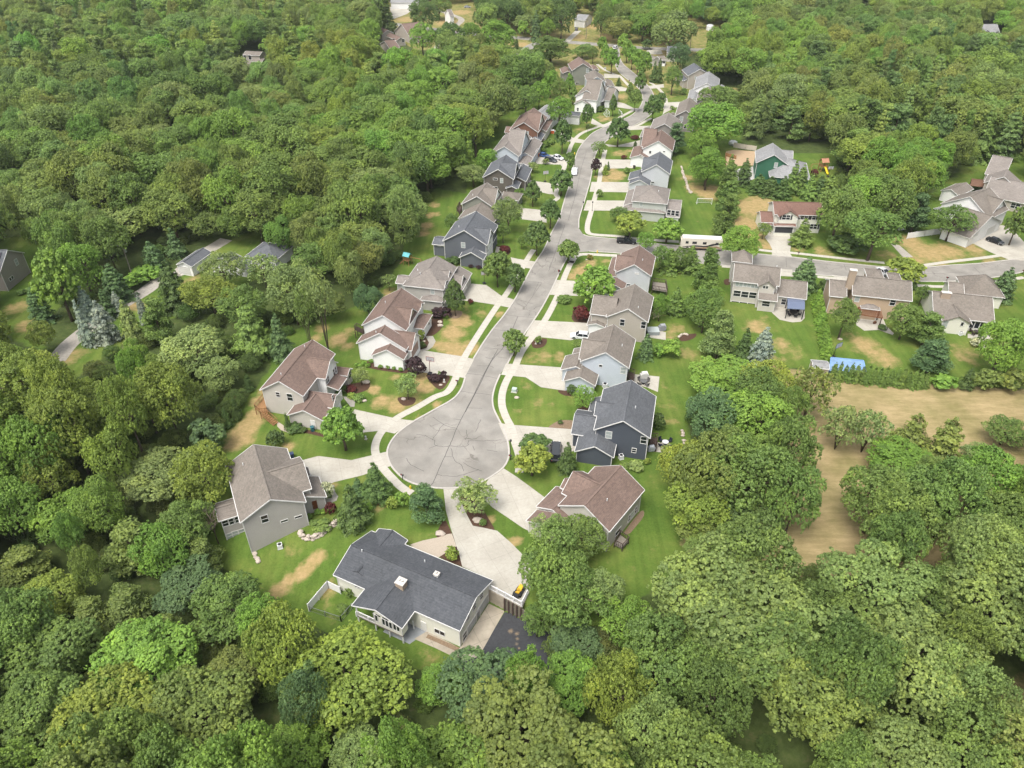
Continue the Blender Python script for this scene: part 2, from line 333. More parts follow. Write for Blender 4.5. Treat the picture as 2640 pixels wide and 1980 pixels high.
g1=ramp(noise(.07,5,.7),[(.3,(.050,.098,.016)),(.5,(.082,.130,.024)),(.7,(.138,.164,.040))])
g1=mul(t,g1,ramp(noise(3,4,.8),[(.3,(.78,.80,.75)),(.7,(1.2,1.18,1.2))]))
mp=t.nodes.new('ShaderNodeMapping'); mp.inputs['Rotation'].default_value=(0,0,R(17)); mp.inputs['Scale'].default_value=(1,.04,1); t.links.new(tc.outputs['Object'],mp.inputs[0])
g1=mul(t,g1,ramp(noise(.9,2,.5,mp.outputs[0]),[(.42,(.93,.93,.93)),(.58,(1.07,1.07,1.07))]))
dc=ramp(noise(.8,6,.8),[(.3,(.19,.165,.060)),(.52,(.29,.215,.10)),(.72,(.38,.275,.145))])
dm=ramp(mth('ADD',mth('MULTIPLY',sp.outputs[1],.85),mth('MULTIPLY',mth('SUBTRACT',noise(.35,8,.72),.5),1.5)),[(.28,(0,0,0)),(.72,(1,1,1))])
dsep=t.nodes.new('ShaderNodeSeparateXYZ'); t.links.new(dm,dsep.inputs[0])
g1=mixc(dsep.outputs[0],g1,dc)
mp2=t.nodes.new('ShaderNodeMapping'); mp2.inputs['Rotation'].default_value=(0,0,R(8)); mp2.inputs['Scale'].default_value=(.22,1,1); t.links.new(tc.outputs['Object'],mp2.inputs[0])
fc=ramp(noise(.8,6,.8,mp2.outputs[0]),[(.3,(.205,.165,.085)),(.5,(.27,.215,.118)),(.7,(.345,.275,.158))])
fc=mul(t,fc,ramp(noise(.12,6,.7),[(.35,(.70,.76,.60)),(.62,(1.1,1.08,1.04))]))
fl=ramp(noise(.5,6,.8),[(.35,(.035,.050,.016)),(.55,(.06,.085,.025)),(.75,(.11,.10,.05))])

def edge(m_):
    e_=ramp(mth('ADD',m_,mth('MULTIPLY',mth('SUBTRACT',noise(.6,6,.75),.5),.9)),[(.35,(0,0,0)),(.65,(1,1,1))]); q_=t.nodes.new('ShaderNodeSeparateXYZ'); t.links.new(e_,q_.inputs[0]); return q_.outputs[0]
out=mixc(edge(sp.outputs[0]),fl,g1); out=mixc(edge(sp.outputs[2]),out,fc); t.links.new(out,b.inputs['Base Color'])
bp=t.nodes.new('ShaderNodeBump'); bp.inputs['Strength'].default_value=.5; bp.inputs['Distance'].default_value=.06; t.links.new(noise(9,3,.7),bp.inputs['Height']); t.links.new(bp.outputs[0],b.inputs['Normal'])
me.materials.append(gm); go=bpy.data.objects.new('ground',me); C.objects.link(go); go['kind']='structure'
del V,F

# ------------------------------------------------------------------ hard surfaces
def cr(P,n=6,closed=False):
    if len(P)<3: return [Vector(p) for p in P]
    P=[Vector(p) for p in P]; o=[]; m=len(P)
    for i in range(m if closed else m-1):
        a,b2,c2,d2=(P[(i-1)%m],P[i],P[(i+1)%m],P[(i+2)%m]) if closed else (P[max(i-1,0)],P[i],P[i+1],P[min(i+2,m-1)])
        for k in range(n):
            u=k/n; o.append(.5*((2*b2)+(c2-a)*u+(2*a-5*b2+4*c2-d2)*u*u+(3*b2-a-3*c2+d2)*u**3))
    if not closed: o.append(P[-1])
    return o
def gp(c,L,z=0): 
    o=[]
    for q in L:
        if isinstance(q[0],str): c=q[0]; q=q[1:]
        if len(q)==0: continue
        o.append(G(c,q[0],q[1],z))
    return o
def sheet(name,pts,z,m,parent=None,struct=True,thick=0):
    mb=MB(); P=[(p[0],p[1],z) for p in pts]
    if thick: mb.prism([(p[0],p[1],z-thick) for p in P],(0,0,thick))
    else: mb.poly(P)
    o=mb.build(name,m,parent)
    # make sure the face looks up
    if o.data.polygons[0].normal.z<0 and not thick: o.data.flip_normals()
    if struct and parent is None: o['kind']='structure'
    return o
def ribbon(name,pts,wd,z,m,parent=None,struct=True,h=0):
    mb=MB(); uv=[]; P=[Vector((p[0],p[1],z)) for p in pts]; acc=0; L=[];Rr=[];S=[]
    for i,p in enumerate(P):
        a=P[max(i-1,0)]; b2=P[min(i+1,len(P)-1)]; d2=(b2-a); d2.z=0; d2.normalize(); nn=Vector((-d2.y,d2.x,0)); ww=wd[i] if hasattr(wd,'__len__') else wd
        L.append(p+nn*ww/2); Rr.append(p-nn*ww/2)
        if i: acc+=(p-P[i-1]).length
        S.append(acc)
    n=len(P)
    for p in Rr: mb.v.append(tuple(p))
    for p in L: mb.v.append(tuple(p))
    for i in range(n-1):
        mb.f.append((i,i+1,n+i+1,n+i)); uv+=[(S[i],0),(S[i+1],0),(S[i+1],1),(S[i],1)]
    if h:
        b3=len(mb.v)
        for p in Rr+L: mb.v.append((p.x,p.y,p.z-h))
        for i in range(n-1):
            mb.f.append((i+1,i,b3+i,b3+i+1)); mb.f.append((n+i,n+i+1,b3+n+i+1,b3+n+i)); uv+=[(S[i],0)]*8
    mb.uv=uv; o=mb.build(name,m,parent)
    if struct and parent is None: o['kind']='structure'
    return o
def swex(t,tc,o):
    uv=t.nodes.new('ShaderNodeUVMap'); return bandz(t,tc,1.55,.74,.05,o,0,uv.outputs[0])
mat['walk']=M('sidewalk_concrete',(.46,.435,.38),.85,.25,var=.08,scale=1.2,extra=swex)
def asph(t,tc,o):
    n=t.nodes.new('ShaderNodeTexNoise'); n.inputs['Scale'].default_value=.3; n.inputs['Detail'].default_value=6; t.links.new(tc.outputs['Object'],n.inputs['Vector'])
    r=t.nodes.new('ShaderNodeValToRGB'); r.color_ramp.elements[0].position=.35; r.color_ramp.elements[1].position=.68; r.color_ramp.elements[0].color=(.88,.88,.87,1); r.color_ramp.elements[1].color=(1.09,1.08,1.06,1)
    t.links.new(n.outputs['Fac'],r.inputs[0]); return mul(t,o,r.outputs[0])
def streetex(t,tc,o):
    o=asph(t,tc,o); nz=t.nodes.new('ShaderNodeTexNoise'); nz.inputs['Scale'].default_value=.5; nz.inputs['Detail'].default_value=4; t.links.new(tc.outputs['Object'],nz.inputs['Vector'])
    va=t.nodes.new('ShaderNodeVectorMath'); va.operation='MULTIPLY_ADD'; t.links.new(nz.outputs['Color'],va.inputs[0]); va.inputs[1].default_value=(2.6,2.6,0); t.links.new(tc.outputs['Object'],va.inputs[2])
    vo=t.nodes.new('ShaderNodeTexVoronoi'); vo.feature='DISTANCE_TO_EDGE'; vo.inputs['Scale'].default_value=.2; t.links.new(va.outputs[0],vo.inputs['Vector'])
    r=t.nodes.new('ShaderNodeValToRGB'); e=r.color_ramp.elements; e[0].position=.003; e[1].position=.012; e[0].color=(.62,.61,.60,1); e[1].color=(1,1,1,1); t.links.new(vo.outputs['Distance'],r.inputs[0])
    n3=t.nodes.new('ShaderNodeTexNoise'); n3.inputs['Scale'].default_value=.09; t.links.new(tc.outputs['Object'],n3.inputs['Vector']); r3=t.nodes.new('ShaderNodeValToRGB'); r3.color_ramp.elements[0].position=.45; r3.color_ramp.elements[1].position=.6; t.links.new(n3.outputs['Fac'],r3.inputs[0])
    x=t.nodes.new('ShaderNodeMix'); x.data_type='RGBA'; x.blend_type='MULTIPLY'; t.links.new(r3.outputs[0],x.inputs[0]); t.links.new(o,x.inputs[6]); t.links.new(r.outputs[0],x.inputs[7]); o=x.outputs[2]
    n4=t.nodes.new('ShaderNodeTexNoise'); n4.inputs['Scale'].default_value=.12; n4.inputs['Detail'].default_value=7; n4.inputs['Roughness'].default_value=.7; t.links.new(tc.outputs['Object'],n4.inputs['Vector']); r4=t.nodes.new('ShaderNodeValToRGB'); r4.color_ramp.elements[0].position=.38; r4.color_ramp.elements[1].position=.62; r4.color_ramp.elements[0].color=(.86,.85,.84,1); r4.color_ramp.elements[1].color=(1.08,1.08,1.08,1); t.links.new(n4.outputs['Fac'],r4.inputs[0]); return mul(t,o,r4.outputs[0])
mat['street']=M('worn_pale_asphalt',(.276,.264,.244),.9,.2,var=.10,scale=9,extra=streetex,bump=.2)
def stained(t,tc,o):
    o=asph(t,tc,o); g0=G('t',1850,1000,-2.8); f=None
    for (sx,sy,rx) in ((1800,960,1.1),(1850,985,.9),(1855,1030,.8),(1850,1075,.8),(1870,1110,.5)):
        q=G('t',sx,sy,-2.8); v=t.nodes.new('ShaderNodeVectorMath'); v.operation='DISTANCE'; t.links.new(tc.outputs['Object'],v.inputs[0]); v.inputs[1].default_value=(q.x,q.y,-2.78)
        a=t.nodes.new('ShaderNodeMath'); a.operation='MULTIPLY_ADD'; t.links.new(v.outputs['Value'],a.inputs[0]); a.inputs[1].default_value=-1/rx; a.inputs[2].default_value=1; a.use_clamp=True
        if f is None: f=a.outputs[0]
        else: b_=t.nodes.new('ShaderNodeMath'); b_.operation='MAXIMUM'; t.links.new(f,b_.inputs[0]); t.links.new(a.outputs[0],b_.inputs[1]); f=b_.outputs[0]
    n=t.nodes.new('ShaderNodeTexNoise'); n.inputs['Scale'].default_value=1.6; n.inputs['Detail'].default_value=8; n.inputs['Roughness'].default_value=.8; t.links.new(tc.outputs['Object'],n.inputs['Vector'])
    c_=t.nodes.new('ShaderNodeMath'); c_.operation='MULTIPLY_ADD'; t.links.new(n.outputs['Fac'],c_.inputs[0]); c_.inputs[1].default_value=1.6; c_.inputs[2].default_value=-1.05
    d_=t.nodes.new('ShaderNodeMath'); d_.operation='ADD'; t.links.new(c_.outputs[0],d_.inputs[0]); t.links.new(f,d_.inputs[1])
    r=t.nodes.new('ShaderNodeValToRGB'); r.color_ramp.elements[0].position=.30; r.color_ramp.elements[1].position=.85; t.links.new(d_.outputs[0],r.inputs[0])
    x=t.nodes.new('ShaderNodeMix'); x.data_type='RGBA'; t.links.new(r.outputs[0],x.inputs[0]); t.links.new(o,x.inputs[6]); x.inputs[7].default_value=(.25,.19,.125,1); return x.outputs[2]
mat['asphalt']=M('dark_asphalt',(.052,.055,.062),.85,.25,var=.18,scale=3,extra=stained,bump=.3)
mat['crack']=M('tar_seal',(.085,.08,.075),.7,.3,var=.15)
mat['crackf']=M('fine_crack',(.15,.14,.13),.8,.2,var=.2)
mat['lane']=M('gravel_lane',(.37,.345,.31),.95,.1,var=.16,scale=2,extra=asph)
mat['stain']=M('sand_stain',(.22,.17,.12),.95,.1,var=.4,scale=3)
ST=.02
LE=gp('b',[('b',690,165),(672,225),(640,275),(600,308),(540,342),(450,392),(380,432),(300,490),(252,545),(228,600),(232,650),(255,700),(300,750),(350,785),(420,810),(500,824),(600,828),(700,818),(790,788),(860,748),(915,705),(942,660),(950,610),(940,540),(915,470),(880,400),(858,350),(852,290),(868,220),(898,150)])
RE=gp('d',[(320,1004),(375,900),(440,790),(515,680),(580,580),(640,470),(690,365),(735,270),(775,195)])
RE2=gp('e',[('e',1310,1150),(1312,1080),(1335,1000),(1352,950),(1375,870),(1395,800),(1412,710),(1425,630),('f',668,1220),(695,1150),(740,1090),(800,1035),(870,990),(940,955),(1010,915),(1090,878),(1160,835),(1215,785),(1240,720),(1245,650),(1225,585),(1190,530),(1130,475),(1070,420),(1010,370),(955,325),(925,280),(912,230),(905,165)])
LE2=gp('f',[('f',838,165),(855,220),(868,290),(880,345),(915,400),(980,455),(1050,505),(1105,560),(1130,610),(1128,670),(1100,730),(1040,790),(970,830),(890,868),(810,900),(730,930),(650,975),(580,1045),(530,1110),(500,1180),(480,1260),('e',1250,770),(1240,820),(1212,900),(1190,975),(1160,1075),(1100,1190),(1045,1310),(985,1400),(935,1480),('d',400,470),(345,560),(280,650),(210,735),(130,850),(60,965)])
sideT=gp('e',[(1345,1200),(1400,1215),(1600,1235),(1760,1260),(2074,1285)])+gp('g',[(380,755),(600,775),(800,800),(1000,820),(1200,838),(1450,838),(1600,828),(1800,815),(1950,797),(2080,780),(2300,720)])
sideB=gp('e',[('e',1320,1335),(1390,1328),(1640,1345),(1900,1385)])+gp('g',[(500,860),(640,872),(800,893),(1000,905),(1200,922),(1400,930),(1600,930),(1800,915),(1950,895),(2080,868),(2300,800)])
corner1=gp('e',[(1222,1425),(1245,1390),(1275,1350),(1320,1335)])
poly=cr(LE,5)+cr(RE+[corner1[1],corner1[2],corner1[3]],4)+cr(sideB[1:],3)+cr(sideT[::-1],3)+cr(RE2,4)+cr(LE2,4)
street=sheet('street',poly,ST,mat['street'])
far=gp('j',[('j',180,128),(340,148),(510,172),(700,195),(940,213),(1100,228),(1350,248),(1540,262),(1700,275),(2000,285),(2300,290),(2600,290)])
ribbon('far_street',cr(far,4),7.5,ST-.006,mat['street'])
ribbon('far_side_street',cr(gp('j',[(1110,232),(1040,262),(1000,292),(960,330)]),4),6,ST-.01,mat['street'])
ribbon('far_lane',cr(gp('j',[(450,40),(560,75),(640,110),(605,150),(570,185)]),4),4,ST-.01,mat['lane'])
# kerbs
for nm,P in (('kerb',LE),('kerb',RE),('kerb',RE2),('kerb',LE2),('kerb',sideT),('kerb',sideB[1:])):
    ribbon(nm,cr(P,4),.32,.11,mat['kerb'],h=.12)
# tar-sealed cracks and seams
cm=MB()
def crack(c,L,wd=.09,jit=.12):
    P=cr(gp(c,L),4); rnd=random.Random(len(cm.v)); Q=[]
    for i,p in enumerate(P): Q.append(p+Vector((rnd.uniform(-jit,jit),rnd.uniform(-jit,jit),0)) if 0<i<len(P)-1 else p)
    for a,b2 in zip(Q,Q[1:]):
        d2=(b2-a); 
        if d2.length<.01: continue
        nn=Vector((-d2.y,d2.x,0)).normalized()*wd/2; e=d2.normalized()*wd*.3; zz=Vector((0,0,ST+.005+.0006*(len(cm.f)%7)))
        cm.poly([a-nn-e+zz,b2-nn+e+zz,b2+nn+e+zz,a+nn-e+zz])
crack('b',[(885,0),(800,150),(745,265),(690,370),(640,470),(610,545),(590,590),(545,690),(500,790),(485,810)],.12,.04)
crack('d',[(400,640),(300,860),(200,980),(100,1180),(0,1370)],.13,.04); crack('d',[(585,380),(455,570)],.07)
crack('e',[(1290,880),(1230,1090)],.10,.05); crack('e',[(1205,1120),(1130,1340),(1080,1480)],.09,.05); crack('e',[(1370,560),(1330,690),(1290,880)],.08,.05); crack('e',[(1560,420),(1450,480),(1390,540)],.07,.06)
crack('f',[(1180,800),(1060,880),(950,950)],.07); crack('e',[(1005,1560),(960,1659)],.06)
for c,L in [('b',[(760,100),(830,100),(860,110)]),('b',[(700,145),(780,155),(885,175)]),('b',[(650,250),(745,262),(840,272)]),('b',[(700,350),(790,352)]),('b',[(620,415),(665,420)]),
 ('d',[(300,625),(400,640),(520,650)]),('d',[(220,740),(360,755)]),('d',[(150,880),(290,890)]),('d',[(480,375),(585,378)]),('d',[(400,510),(520,545)]),('e',[(1215,970),(1330,985)]),('e',[(1250,880),(1330,895),(1375,930)]),('e',[(1110,1190),(1200,1200)]),('e',[(1170,1280),(1300,1270),(1420,1240),(1500,1225)]),('e',[(1270,760),(1400,790)]),('e',[(1290,640),(1420,660)]),('e',[(1330,550),(1440,570)]),('e',[(1060,1250),(1150,1260)]),('e',[(930,1560),(1020,1565)]),
 ('b',[(500,405),(560,450),(640,472)]),('b',[(560,450),(520,500),(495,540)]),('b',[(400,505),(450,515),(505,545),(512,570),(560,580),(600,575)]),('b',[(600,575),(650,580),(705,575),(712,545),(780,545),(850,545),(905,540)]),('b',[(780,420),(770,450),(752,490)]),('b',[(695,480),(700,520),(690,540)]),('b',[(340,650),(370,690),(445,725)]),('b',[(520,745),(600,757),(680,745),(770,715)]),('b',[(605,590),(620,650),(665,690),(680,725)]),('b',[(680,675),(740,710),(790,725)]),('b',[(475,590),(530,570)]),('b',[(735,575),(745,600)]),('b',[(570,640),(610,640)]),('b',[(820,600),(880,610)]),
 ('d',[(620,190),(685,195),(680,225),(615,218),(620,190)]),('d',[(655,225),(640,270)]),('d',[(645,270),(680,270),(680,300),(640,300)]),('d',[(150,950),(205,960),(220,930)]),('d',[(245,950),(320,960)]),
 ('g',[(560,780),(565,840)]),('g',[(930,820),(945,860)]),('g',[(1440,840),(1450,900)]),('g',[(1180,840),(1190,880)]),('g',[(1760,840),(1800,880)]),('g',[(640,800),(900,830),(1400,880),(1700,870)])]:
    crack(c,L,.085)
k=cm.build('crack_sealing',mat['crack'],street)
for nm,P,wd in (('sidewalk',gp('a',[('a',1295,628),(1235,592),(1175,535),(1115,465),(1082,400),(1078,340),(1105,275),(1160,215),(1230,165),(1330,113),(1430,55),('c',1640,1215),(1695,1130),(1735,1020),(1800,900),(1900,740),(2020,560),('d',335,435),(480,190),(522,130)]),1.5),
 ('sidewalk',gp('e',[(1090,960),(1150,920),(1135,880),(1180,760),(1195,700),(1225,600),(1262,500),(1325,430),(1440,383),(1540,350),(1650,290),(1745,240)]),1.5),
 ('sidewalk',gp('f',[(1010,530),(960,480),(915,430),(850,405),(770,370),(700,315)]),1.4),
 ('sidewalk',gp('b',[('b',1010,735),(1012,640),(985,550),(965,470),(930,400),(908,330),(912,255),(940,180),(985,105),(1035,0),('d',600,680),(705,480),(760,330),(812,215)]),1.5),
 ('sidewalk',gp('d',[('e',1255,1415),(1285,1370),(1345,1350),(1500,1356),(1640,1362)]),1.5),
 ('sidewalk',gp('e',[('f',775,1130),(755,1220),('e',1480,700),(1465,800),(1430,930),(1400,1040),(1378,1120),(1380,1180),(1430,1200),(1600,1212),(1760,1232),(2074,1255)]),1.5),
 ('sidewalk',gp('f',[(1000,925),(1090,895),(1170,850),(1215,830)]),1.4),('sidewalk',gp('f',[(1340,740),(1355,680),(1340,620),(1300,565),(1250,520),(1200,488)]),1.4),
 ('sidewalk',gp('g',[(385,728),(470,738),(600,748),(800,770),(1000,792),(1190,812)]),1.3),('sidewalk',gp('g',[(1440,828),(1600,805),(1800,782),(1990,755)]),1.3),
 ('sidewalk',gp('g',[(150,833),(215,838)]),1.3),('sidewalk',gp('g',[(760,900),(860,910),(930,915)]),1.3),('sidewalk',gp('g',[(1385,955),(1500,962),(1640,965)]),1.3),('sidewalk',gp('g',[(1760,945),(1900,930),(2080,905)]),1.3)):
    ribbon(nm,cr(P,5),wd,.045,mat['walk'],h=.05)
DRIVES=[('a',[(625,435),(740,405),(935,430),(1060,400),(1150,378),(1167,466),(1130,475),(1000,520),(835,560),(800,575),(745,560),(690,515),(640,480)]),
 ('a',[(955,128),(1215,185),(1308,195),(1192,272),(1110,255),(1000,266),(940,258),(900,200)]),
 ('c',[(1400,890),(1750,945),(1845,966),(1770,1110),(1660,1092),(1480,1072),(1400,1060),(1340,1010),(1350,930)]),
 ('d',[(-20,380),(0,385),(160,400),(270,480),(375,512),(335,572),(220,550),(60,525),(-60,515)]),
 ('d',[(345,188),(400,200),(540,222),(502,276),(440,266),(360,250)]),('e',[(860,995),(1010,1010),(1060,1030),(1065,1110),(1020,1100),(870,1082)]),
 ('e',[(900,765),(960,790),(1095,806),(1118,892),(1080,890),(1000,870),(930,800)]),('e',[(960,585),(1110,590),(1195,625),(1218,690),(1205,712),(1170,665),(985,660)]),
 ('e',[(1060,390),(1110,395),(1260,458),(1362,480),(1342,502),(1240,492),(1180,470)]),('f',[(650,830),(700,860),(750,888),(870,880),(800,905),(752,918),(640,880)]),
 ('f',[(860,672),(890,672),(960,690),(1040,730),(1105,738),(1068,762),(1020,745),(890,725)]),('f',[(840,525),(930,530),(985,545),(978,572),(840,570)]),('f',[(765,405),(880,412),(935,430),(930,446),(765,447)]),
 ('b',[(835,765),(915,707),(1000,762),(1160,880),(1130,950),(1065,1080),(1030,1062),(940,1000),(850,940),(800,890),(780,840)]),
 ('b',[(885,438),(960,450),(1345,478),(1345,600),(1240,645),(1150,648),(1000,562),(930,537)]),('b',[(932,86),(1245,108),(1285,110),(1285,248),(1140,227),(1050,168),(903,153)]),
 ('d',[(518,669),(950,690),(960,700),(930,800),(800,822),(590,800),(452,792)]),('d',[(688,361),(870,370),(960,372),(950,485),(830,482),(636,474)]),
 ('e',[(1373,938),(1700,941),(1690,1018),(1346,1016)]),('e',[(1408,797),(1700,800),(1690,877),(1392,872)]),('e',[(1430,618),(1500,625),(1740,628),(1740,692),(1500,696),(1418,695)]),
 ('e',[(1500,505),(1600,520),(1780,478),(1830,480),(1820,530),(1540,528)]),('e',[(1690,372),(1870,368),(1900,375),(1800,397),(1690,402)]),
 ('f',[(1320,800),(1350,680),(1500,672),(1500,720),(1450,725),(1340,780)]),('f',[(1180,522),(1330,505),(1335,537),(1215,548)]),
 ('g',[(455,612),(605,622),(585,750),(603,778),(470,768),(472,725),(455,690),(425,650)]),('g',[(1735,655),(1850,620),(1930,570),(1990,580),(2090,690),(2120,800),(1985,792),(1860,742),(1715,668)]),
 ('g',[(1615,932),(1772,925),(1735,965),(1700,1010),(1670,980)]),('g',[(850,888),(945,900),(985,920),(900,930)]),('g',[(510,850),(600,855),(610,900),(520,895)]),
 ('j',[(1290,175),(1325,175),(1260,238),(1225,235)]),('j',[(230,40),(420,10),(330,80),(250,110)]),('j',[(1700,285),(1780,288),(1790,310),(1690,310)])]
for c,L in DRIVES: sheet('driveway',cr(gp(c,L),1),.03,mat['concrete'])
sheet('asphalt_path',gp('g',[(1230,690),(1285,700),(1372,775),(1310,778)]),.03,mat['lane'])
ribbon('lane',cr(gp('h',[(330,1110),(400,1020),(480,950),(560,890),(650,820),(745,762),(850,700),(945,635),(1050,590),(1140,520),(1230,455),(1345,385)]),5),[4.2]*200,.02,mat['lane'])
# front house: upper concrete court, paver walk, mulch beds, lower apron, lower asphalt court, grey patio
CT=gp('b',[('b',560,828),(640,830),(662,900),(700,985),(735,1050),(800,1062),(880,1080),(960,1150),(1020,1210),(1060,1260),(1085,1330),('t',1975,560),(1955,640),(1900,752),(1885,750),(1612,603),(1640,520),(1380,405),('b',655,1225),(600,1050),(575,960)],0)
sheet('front_court',CT,.03,mat['concrete2'],thick=.3)
sheet('paver_walk',cr(gp('t',[(1290,120),(1330,230),(1225,295),(1170,330),(1060,290),(960,250),(930,215),(1040,180),(1180,150),(1250,125)]),1),.035,mat['paver'])
for c,L,mm in [('t',[(1240,10),(1385,385),(1375,405),(1185,325),(1225,290),(1320,235),(1290,125),(1180,155),(1160,120)],'mulch'),
 ('b',[(640,860),(665,900),(735,1050),(800,1062),(865,1078),(830,1010),(800,960),(740,880)],'mulch'),('a',[(670,730),(780,690),(850,700),(840,760),(760,800),(690,820)],'tanmulch'),('c',[(1530,640),(1600,640),(1600,720),(1540,780),(1480,790),(1480,740)],'mulch'),
 ('c',[(1430,790),(1510,800),(1480,880),(1430,890)],'mulch'),('c',[(1000,1010),(1070,980),(1320,1040),(1330,1075),(1090,1045)],'mulch'),('c',[(1260,1260),(1390,1260),(1380,1310),(1300,1320)],'mulch'),('c',[(830,1170),(930,1150),(1040,1140),(1030,1200),(900,1230)],'mulch'),
 ('c',[(1490,1080),(1650,1090),(1640,1150),(1580,1200),(1500,1130)],'mulch'),('c',[(1640,600),(1750,600),(1730,650),(1660,650)],'tanmulch'),('d',[(630,1490),(720,1435),(840,1440),(830,1500),(700,1500)],'tanmulch'),('d',[(510,820),(620,810),(600,870),(520,880)],'mulch'),
 ('d',[(820,620),(950,600),(930,685),(830,680)],'mulch'),('d',[(705,1205),(800,1200),(880,1240),(760,1245)],'mulch'),('s',[(990,1450),(1150,1245),(1180,1290),(1080,1420),(1040,1460)],'tanmulch'),('d',[(860,1340),(940,1330),(930,1390),(870,1390)],'mulch'),('c',[(420,1470),(700,1540),(690,1560),(600,1540),(420,1500)],'mulch'),
 ('e',[(690,1290),(780,1290),(780,1350),(710,1350)],'mulch'),('d',[(1640,790),(1760,770),(1740,810),(1650,830)],'mulch'),('g',[(165,920),(200,915),(200,950),(170,950)],'mulch')]:
    sheet('mulch_bed',cr(gp(c,L,0 if c!='a' else None),3,True),(.022 if c!='a' else -.12),mat[mm])
LZ=-2.8
sheet('lower_asphalt_court',cr(gp('t',[(1745,800),(1800,800),(1900,860),(2030,930),(2212,955),(2330,1040),(2250,1330),(1900,1400),(1600,1450),(1380,1300),(1395,1225),(1525,1180),(1660,940)],LZ),1),LZ+.02,mat['asphalt'])
sheet('concrete_apron',gp('t',[(1610,725),(1745,790),(1660,940),(1525,1182),(1395,1228),(1150,1110),(965,1030),(1080,960),(1360,1110)],LZ),LZ+.035,mat['old_concrete'],thick=.05)
sheet('planting_strip',gp('t',[(1085,990),(1355,1105),(1345,1145),(1065,1020)],LZ),LZ+.045,mat['tanmulch'])
sheet('grey_patio',gp('t',[(440,750),(405,830),(500,900),(600,925),(925,1075),(1085,960),(940,900),(700,800)],LZ),LZ+.03,mat['patio'],thick=.05)
for c,L,mm,z in [('d',[(1280,1080),(1482,1100),(1470,1218),(1380,1180),(1270,1160)],'concrete',.03),('s',[(1310,590),(1432,600),(1425,700),(1295,682)],'concrete',.03),('g',[(470,1130),(490,1080),(560,1095),(680,1110),(680,1165),(655,1188),(600,1192),(520,1175)],'concrete',.03),('g',[(1005,1160),(1020,1150),(1180,1165),(1200,1215),(1250,1262),(1240,1272),(1150,1240),(1060,1245),(1010,1210)],'concrete',.03),
 ('c',[(1470,790),(1530,790),(1550,830),(1530,870),(1490,900),(1410,900),(1480,880),(1500,840)],'walk',.033),('g',[(1720,1265),(1860,1275),(1880,1300),(1720,1292)],'concrete',.03),('c',[(340,1440),(400,1480),(440,1500),(430,1530),(370,1510),(340,1480)],'paver',.03),('h',[(0,480),(0,478),(1,476)],'paver',.0),
 ('c',[(840,1250),(900,1255),(935,1290),(930,1330),(900,1330),(860,1280)],'walk',.033),('p',[(1400,640),(1480,600),(1570,640),(1580,720),(1620,780),(1600,830),(1540,860),(1460,890),(1450,800),(1540,800),(1540,700)],'walk',-.0),('d',[(1385,730),(1530,760),(1530,820),(1390,800)],'concrete',.03),('e',[(680,1290),(720,1300),(700,1350),(670,1340)],'walk',.033),('j',[(470,300),(500,240),(520,250),(500,310)],'lane',.02)]:
    if c!='h': sheet('walkway' if mm in('walk','paver','lane') else 'patio',gp(c,L),z+.004,mat[mm])
